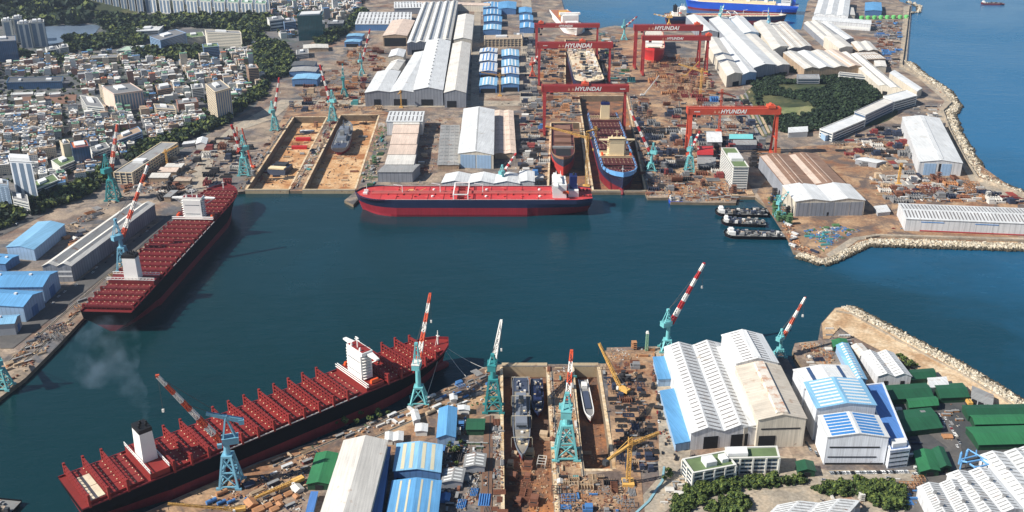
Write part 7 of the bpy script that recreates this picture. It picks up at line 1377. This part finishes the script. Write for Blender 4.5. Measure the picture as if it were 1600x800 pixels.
for lb, a, b, g in [('along the strip left of the wide near dock', (766, 650), (762, 800), 11), ('along the strip between the near docks', (862, 580), (876, 800), 0), ('along the far side of the strip between the near docks', (893, 580), (912, 745), 0), ('along the near quay beside the container ship', (430, 728), (752, 590), 0), ('along the near quay, inner one', (440, 748), (766, 604), 0), ('along the west quay, water side', (30, 572), (312, 318), 0), ('along the west quay, land side', (10, 568), (300, 316), 0), ('beside the first sandy dock', (379, 296), (456, 182), 0), ('on the pier of the sandy docks', (462, 294), (521, 182), 0), ('left of the stack rows', (842, 290), (836, 62), 0), ('right of the big dry dock', (1012, 297), (984, 150), 0), ('under the nearest portal crane', (1076, 300), (1060, 150), 0), ('beside the white slab office road', (1206, 250), (1160, 130), 0)]:
    p, q = P(*a), P(*b); T = thing('crane_rail', 'dark steel crane rail '+lb, 'rail'); mb = MB(); mb.bar((p.x, p.y, .5), (q.x, q.y, .5), .7, h=.6); mb.build('rail', STEEL, T); mb = MB(); mb.bar((p.x, p.y, .28), (q.x, q.y, .28), 2.6, h=.3); mb.build('rail_bed', G_CONC, T)
# ---------------- cars and lorries ----------------
def car(col, nm):
    T = thing('parked_car', 'x', 'car'); mb = MB(); mb.hexa([(-2.2, -.85, .3), (2.2, -.85, .3), (2.2, .85, .3), (-2.2, .85, .3)], [(-2.15, -.82, .85), (2.1, -.8, .8), (2.1, .8, .8), (-2.15, .82, .85)]); mb.build('body', col, T)
    mb = MB(); mb.hexa([(-1.6, -.78, .85), (1.0, -.78, .83), (1.0, .78, .83), (-1.6, .78, .85)], [(-1.1, -.62, 1.42), (.4, -.62, 1.42), (.4, .62, 1.42), (-1.1, .62, 1.42)]); mb.build('window', GLZ, T)
    mb = MB(); mb.box(-1.1, .4, -.6, .6, 1.42, 1.47); mb.build('roof', col, T)
    for x in (-1.35, 1.35):
        for y in (-.85, .85): mb = MB(); mb.cyl((x, y-.1, .32), (x, y+.1, .32), .32, 8); mb.build('wheel', BLKM, T)
    return T
CC = [('white', mat('car_white', (228, 228, 226), .3, .03, .5)), ('silver', mat('car_silver', (150, 154, 158), .3, .03, .5)), ('black', mat('car_black', (30, 30, 34), .3, .03, .5)), ('red', mat('car_red', (160, 34, 34), .3, .03, .5))]
CP_ = [None]*4
def place_car(p, rz, lb, g):
    i = cr.choices(range(4), [5, 3, 3, 1])[0]; l_ = '%s car %s' % (CC[i][0], lb)
    if CP_[i] is None: T = CP_[i] = car(CC[i][1], ''); T.location = (p.x, p.y, .16); T.rotation_euler = (0, 0, rz); T['label'] = l_; T['group'] = g
    else: dup(CP_[i], (p.x, p.y, .16), rz, l_, g)
for lb, a, b, n, off in [('parked in the row under the white hall front', (1296, 740), (1420, 738), 34, 1.57), ('parked beside the annex of the white hall', (1426, 742), (1450, 738), 6, 1.57), ('on the curved road', (1180, 756), (1400, 749), 9, 0), ('parked by the green-roofed office', (1085, 776), (1145, 764), 9, 1.57), ('parked on the lot between the green barns', (1470, 648), (1500, 700), 12, 0), ('on the seawall road', (1440, 118), (1484, 158), 8, .5), ('parked along the long ribbed shed', (1390, 358), (1600, 366), 14, 0), ('on the quay road by the blue halls', (60, 490), (240, 352), 16, 0), ('on the road between town and yard', (20, 354), (300, 210), 22, 0), ('on the upper road between town and yard', (410, 110), (540, 22), 18, 0), ('on the paved road behind the sandy docks', (460, 162), (820, 163), 24, 0), ('parked beside the ribbed barns', (742, 150), (748, 60), 14, 0), ('on the concrete quay road', (1022, 580), (1040, 720), 9, 0), ('parked beside the hangar', (1276, 716), (1262, 690), 5, 0)]:
    p, q = P(*a), P(*b); d = q-p; az = atan2(d.y, d.x)
    for i in range(n): t = (i+.5+cr.uniform(-.2, .2))/n; c = p+d*t+Vector((-sin(az), cos(az)))*(cr.choice([-1.8, 1.8]) if off == 0 else 0); place_car(c, az+off, lb, 'cars '+lb)
# blue ducts on the pipe shop
DB = mat('duct_blue', (104, 160, 208), .45, .12, .1)
T = thing('duct_system', 'bright blue dust ducts looping over the white sawtooth roofs', 'ducts', (*P(1525, 715, 12), 0)); T.scale = (.55, .6, .7)
def tube(T, pts, r, nm='duct'):
    mb = MB()
    for a, b in zip(pts, pts[1:]): mb.cyl(a, b, r, 10)
    for a in pts[1:-1]: mb.rbox(a[0], a[1], a[2]-r, 2*r, 2*r, 2*r)
    return mb.build(nm, DB, T)
tube(T, [(-14, -4, 13), (10, 2, 13), (14, -10, 13), (-8, -16, 13), (-12, -8, 13)], 1.3); tube(T, [(-18, 6, 11), (6, 10, 14), (12, 22, 14)], 1.1); tube(T, [(-2, 22, 16), (16, 0, 14), (22, -10, 12)], 1.0); tube(T, [(-20, 0, 0), (-20, 0, 12), (-14, -4, 13)], 1.3)
for x, y in ((-4, 18), (-16, 12)):
    mb = MB(); mb.cyl((x, y, 0), (x, y, 16), 1.9, 12); c = mb.build('filter_drum', DB, T); mb = MB(); mb.cyl((x, y, 16), (x, y, 18.5), 1.9, 12, r2=.6); mb.build('drum_cap', DB, c)
# ---------------- smoke and air ----------------
def volmat(key, dens, col, scale=None, aniso=.2):
    m = bpy.data.materials.new(key); m.use_nodes = True; n = m.node_tree.nodes; l = m.node_tree.links; n.remove(n['Principled BSDF']); v = n.new('ShaderNodeVolumePrincipled'); v.inputs['Color'].default_value = (*col, 1); v.inputs['Density'].default_value = dens; v.inputs['Anisotropy'].default_value = aniso
    l.new(v.outputs[0], n['Material Output'].inputs['Volume'])
    if scale:
        tc = n.new('ShaderNodeTexCoord'); no = n.new('ShaderNodeTexNoise'); no.inputs['Scale'].default_value = scale; no.inputs['Detail'].default_value = 4; l.new(tc.outputs['Object'], no.inputs[0]); r = n.new('ShaderNodeMapRange'); r.inputs[1].default_value = .5; r.inputs[2].default_value = .78; r.inputs[3].default_value = 0; r.inputs[4].default_value = dens; l.new(no.outputs[0], r.inputs[0]); l.new(r.outputs[0], v.inputs['Density'])
    return m
fw = Vector((st1.x, st1.y, 0))+Vector((dirx.x, dirx.y, 0))*58+Vector((0, 0, 26)); pts = [(fw, 2.5)]
for (u, v, r) in ((228, 640, 5), (215, 618, 8), (195, 592, 12), (172, 575, 17), (158, 552, 24), (172, 532, 22)):
    z = 34+(700-v)*.12; q = P(u, v, z); pts.append((Vector((q.x, q.y, z)), r))
bm = bmesh.new()
for (a, ra), (b, rb) in zip(pts, pts[1:]):
    for i in range(5):
        f = i/5; c = a.lerp(b, f); r = ra+(rb-ra)*f; bmesh.ops.create_icosphere(bm, subdivisions=2, radius=r*cr.uniform(.8, 1.2), matrix=Matrix.Translation(c+Vector((cr.uniform(-.4, .4)*r, cr.uniform(-.4, .4)*r, cr.uniform(-.2, .2)*r))))
me = bpy.data.meshes.new('smoke'); bm.to_mesh(me); bm.free(); me.materials.append(volmat('smoke_air', .014, (.6, .76, .95), .05)); ob = bpy.data.objects.new('smoke', me); COL.objects.link(ob); tag(ob, 'thin bluish smoke drifting from the near ship funnel', kind='stuff')
rm = ob.modifiers.new('remesh', 'REMESH'); rm.mode = 'VOXEL'; rm.voxel_size = 3
HZ = 1
if HZ:
    mb = MB(); mb.box(-9000, 9000, -1500, 9500, -16, 520); tag(mb.build('haze', volmat('haze_air', .000035, (.66, .8, 1.0), None, .35)), 'thin blue haze', kind='stuff')

p = P(1010, 548); T = thing('beacon_tower', 'slim pale green beacon tower at the near quay corner', 'beacon', (p.x, p.y, 0)); mb = MB(); lattice(mb, (0, 0, 0), (0, 0, 20), 2.4, 2.0, 8, [0], .4); mb.build('mast', mat('beacon_green', (150, 190, 160), .6), T); mb = MB(); mb.rbox(0, 0, 20, 3, 3, 2.4, tx=.6, ty=.6); mb.build('lamp_head', CWH, T)
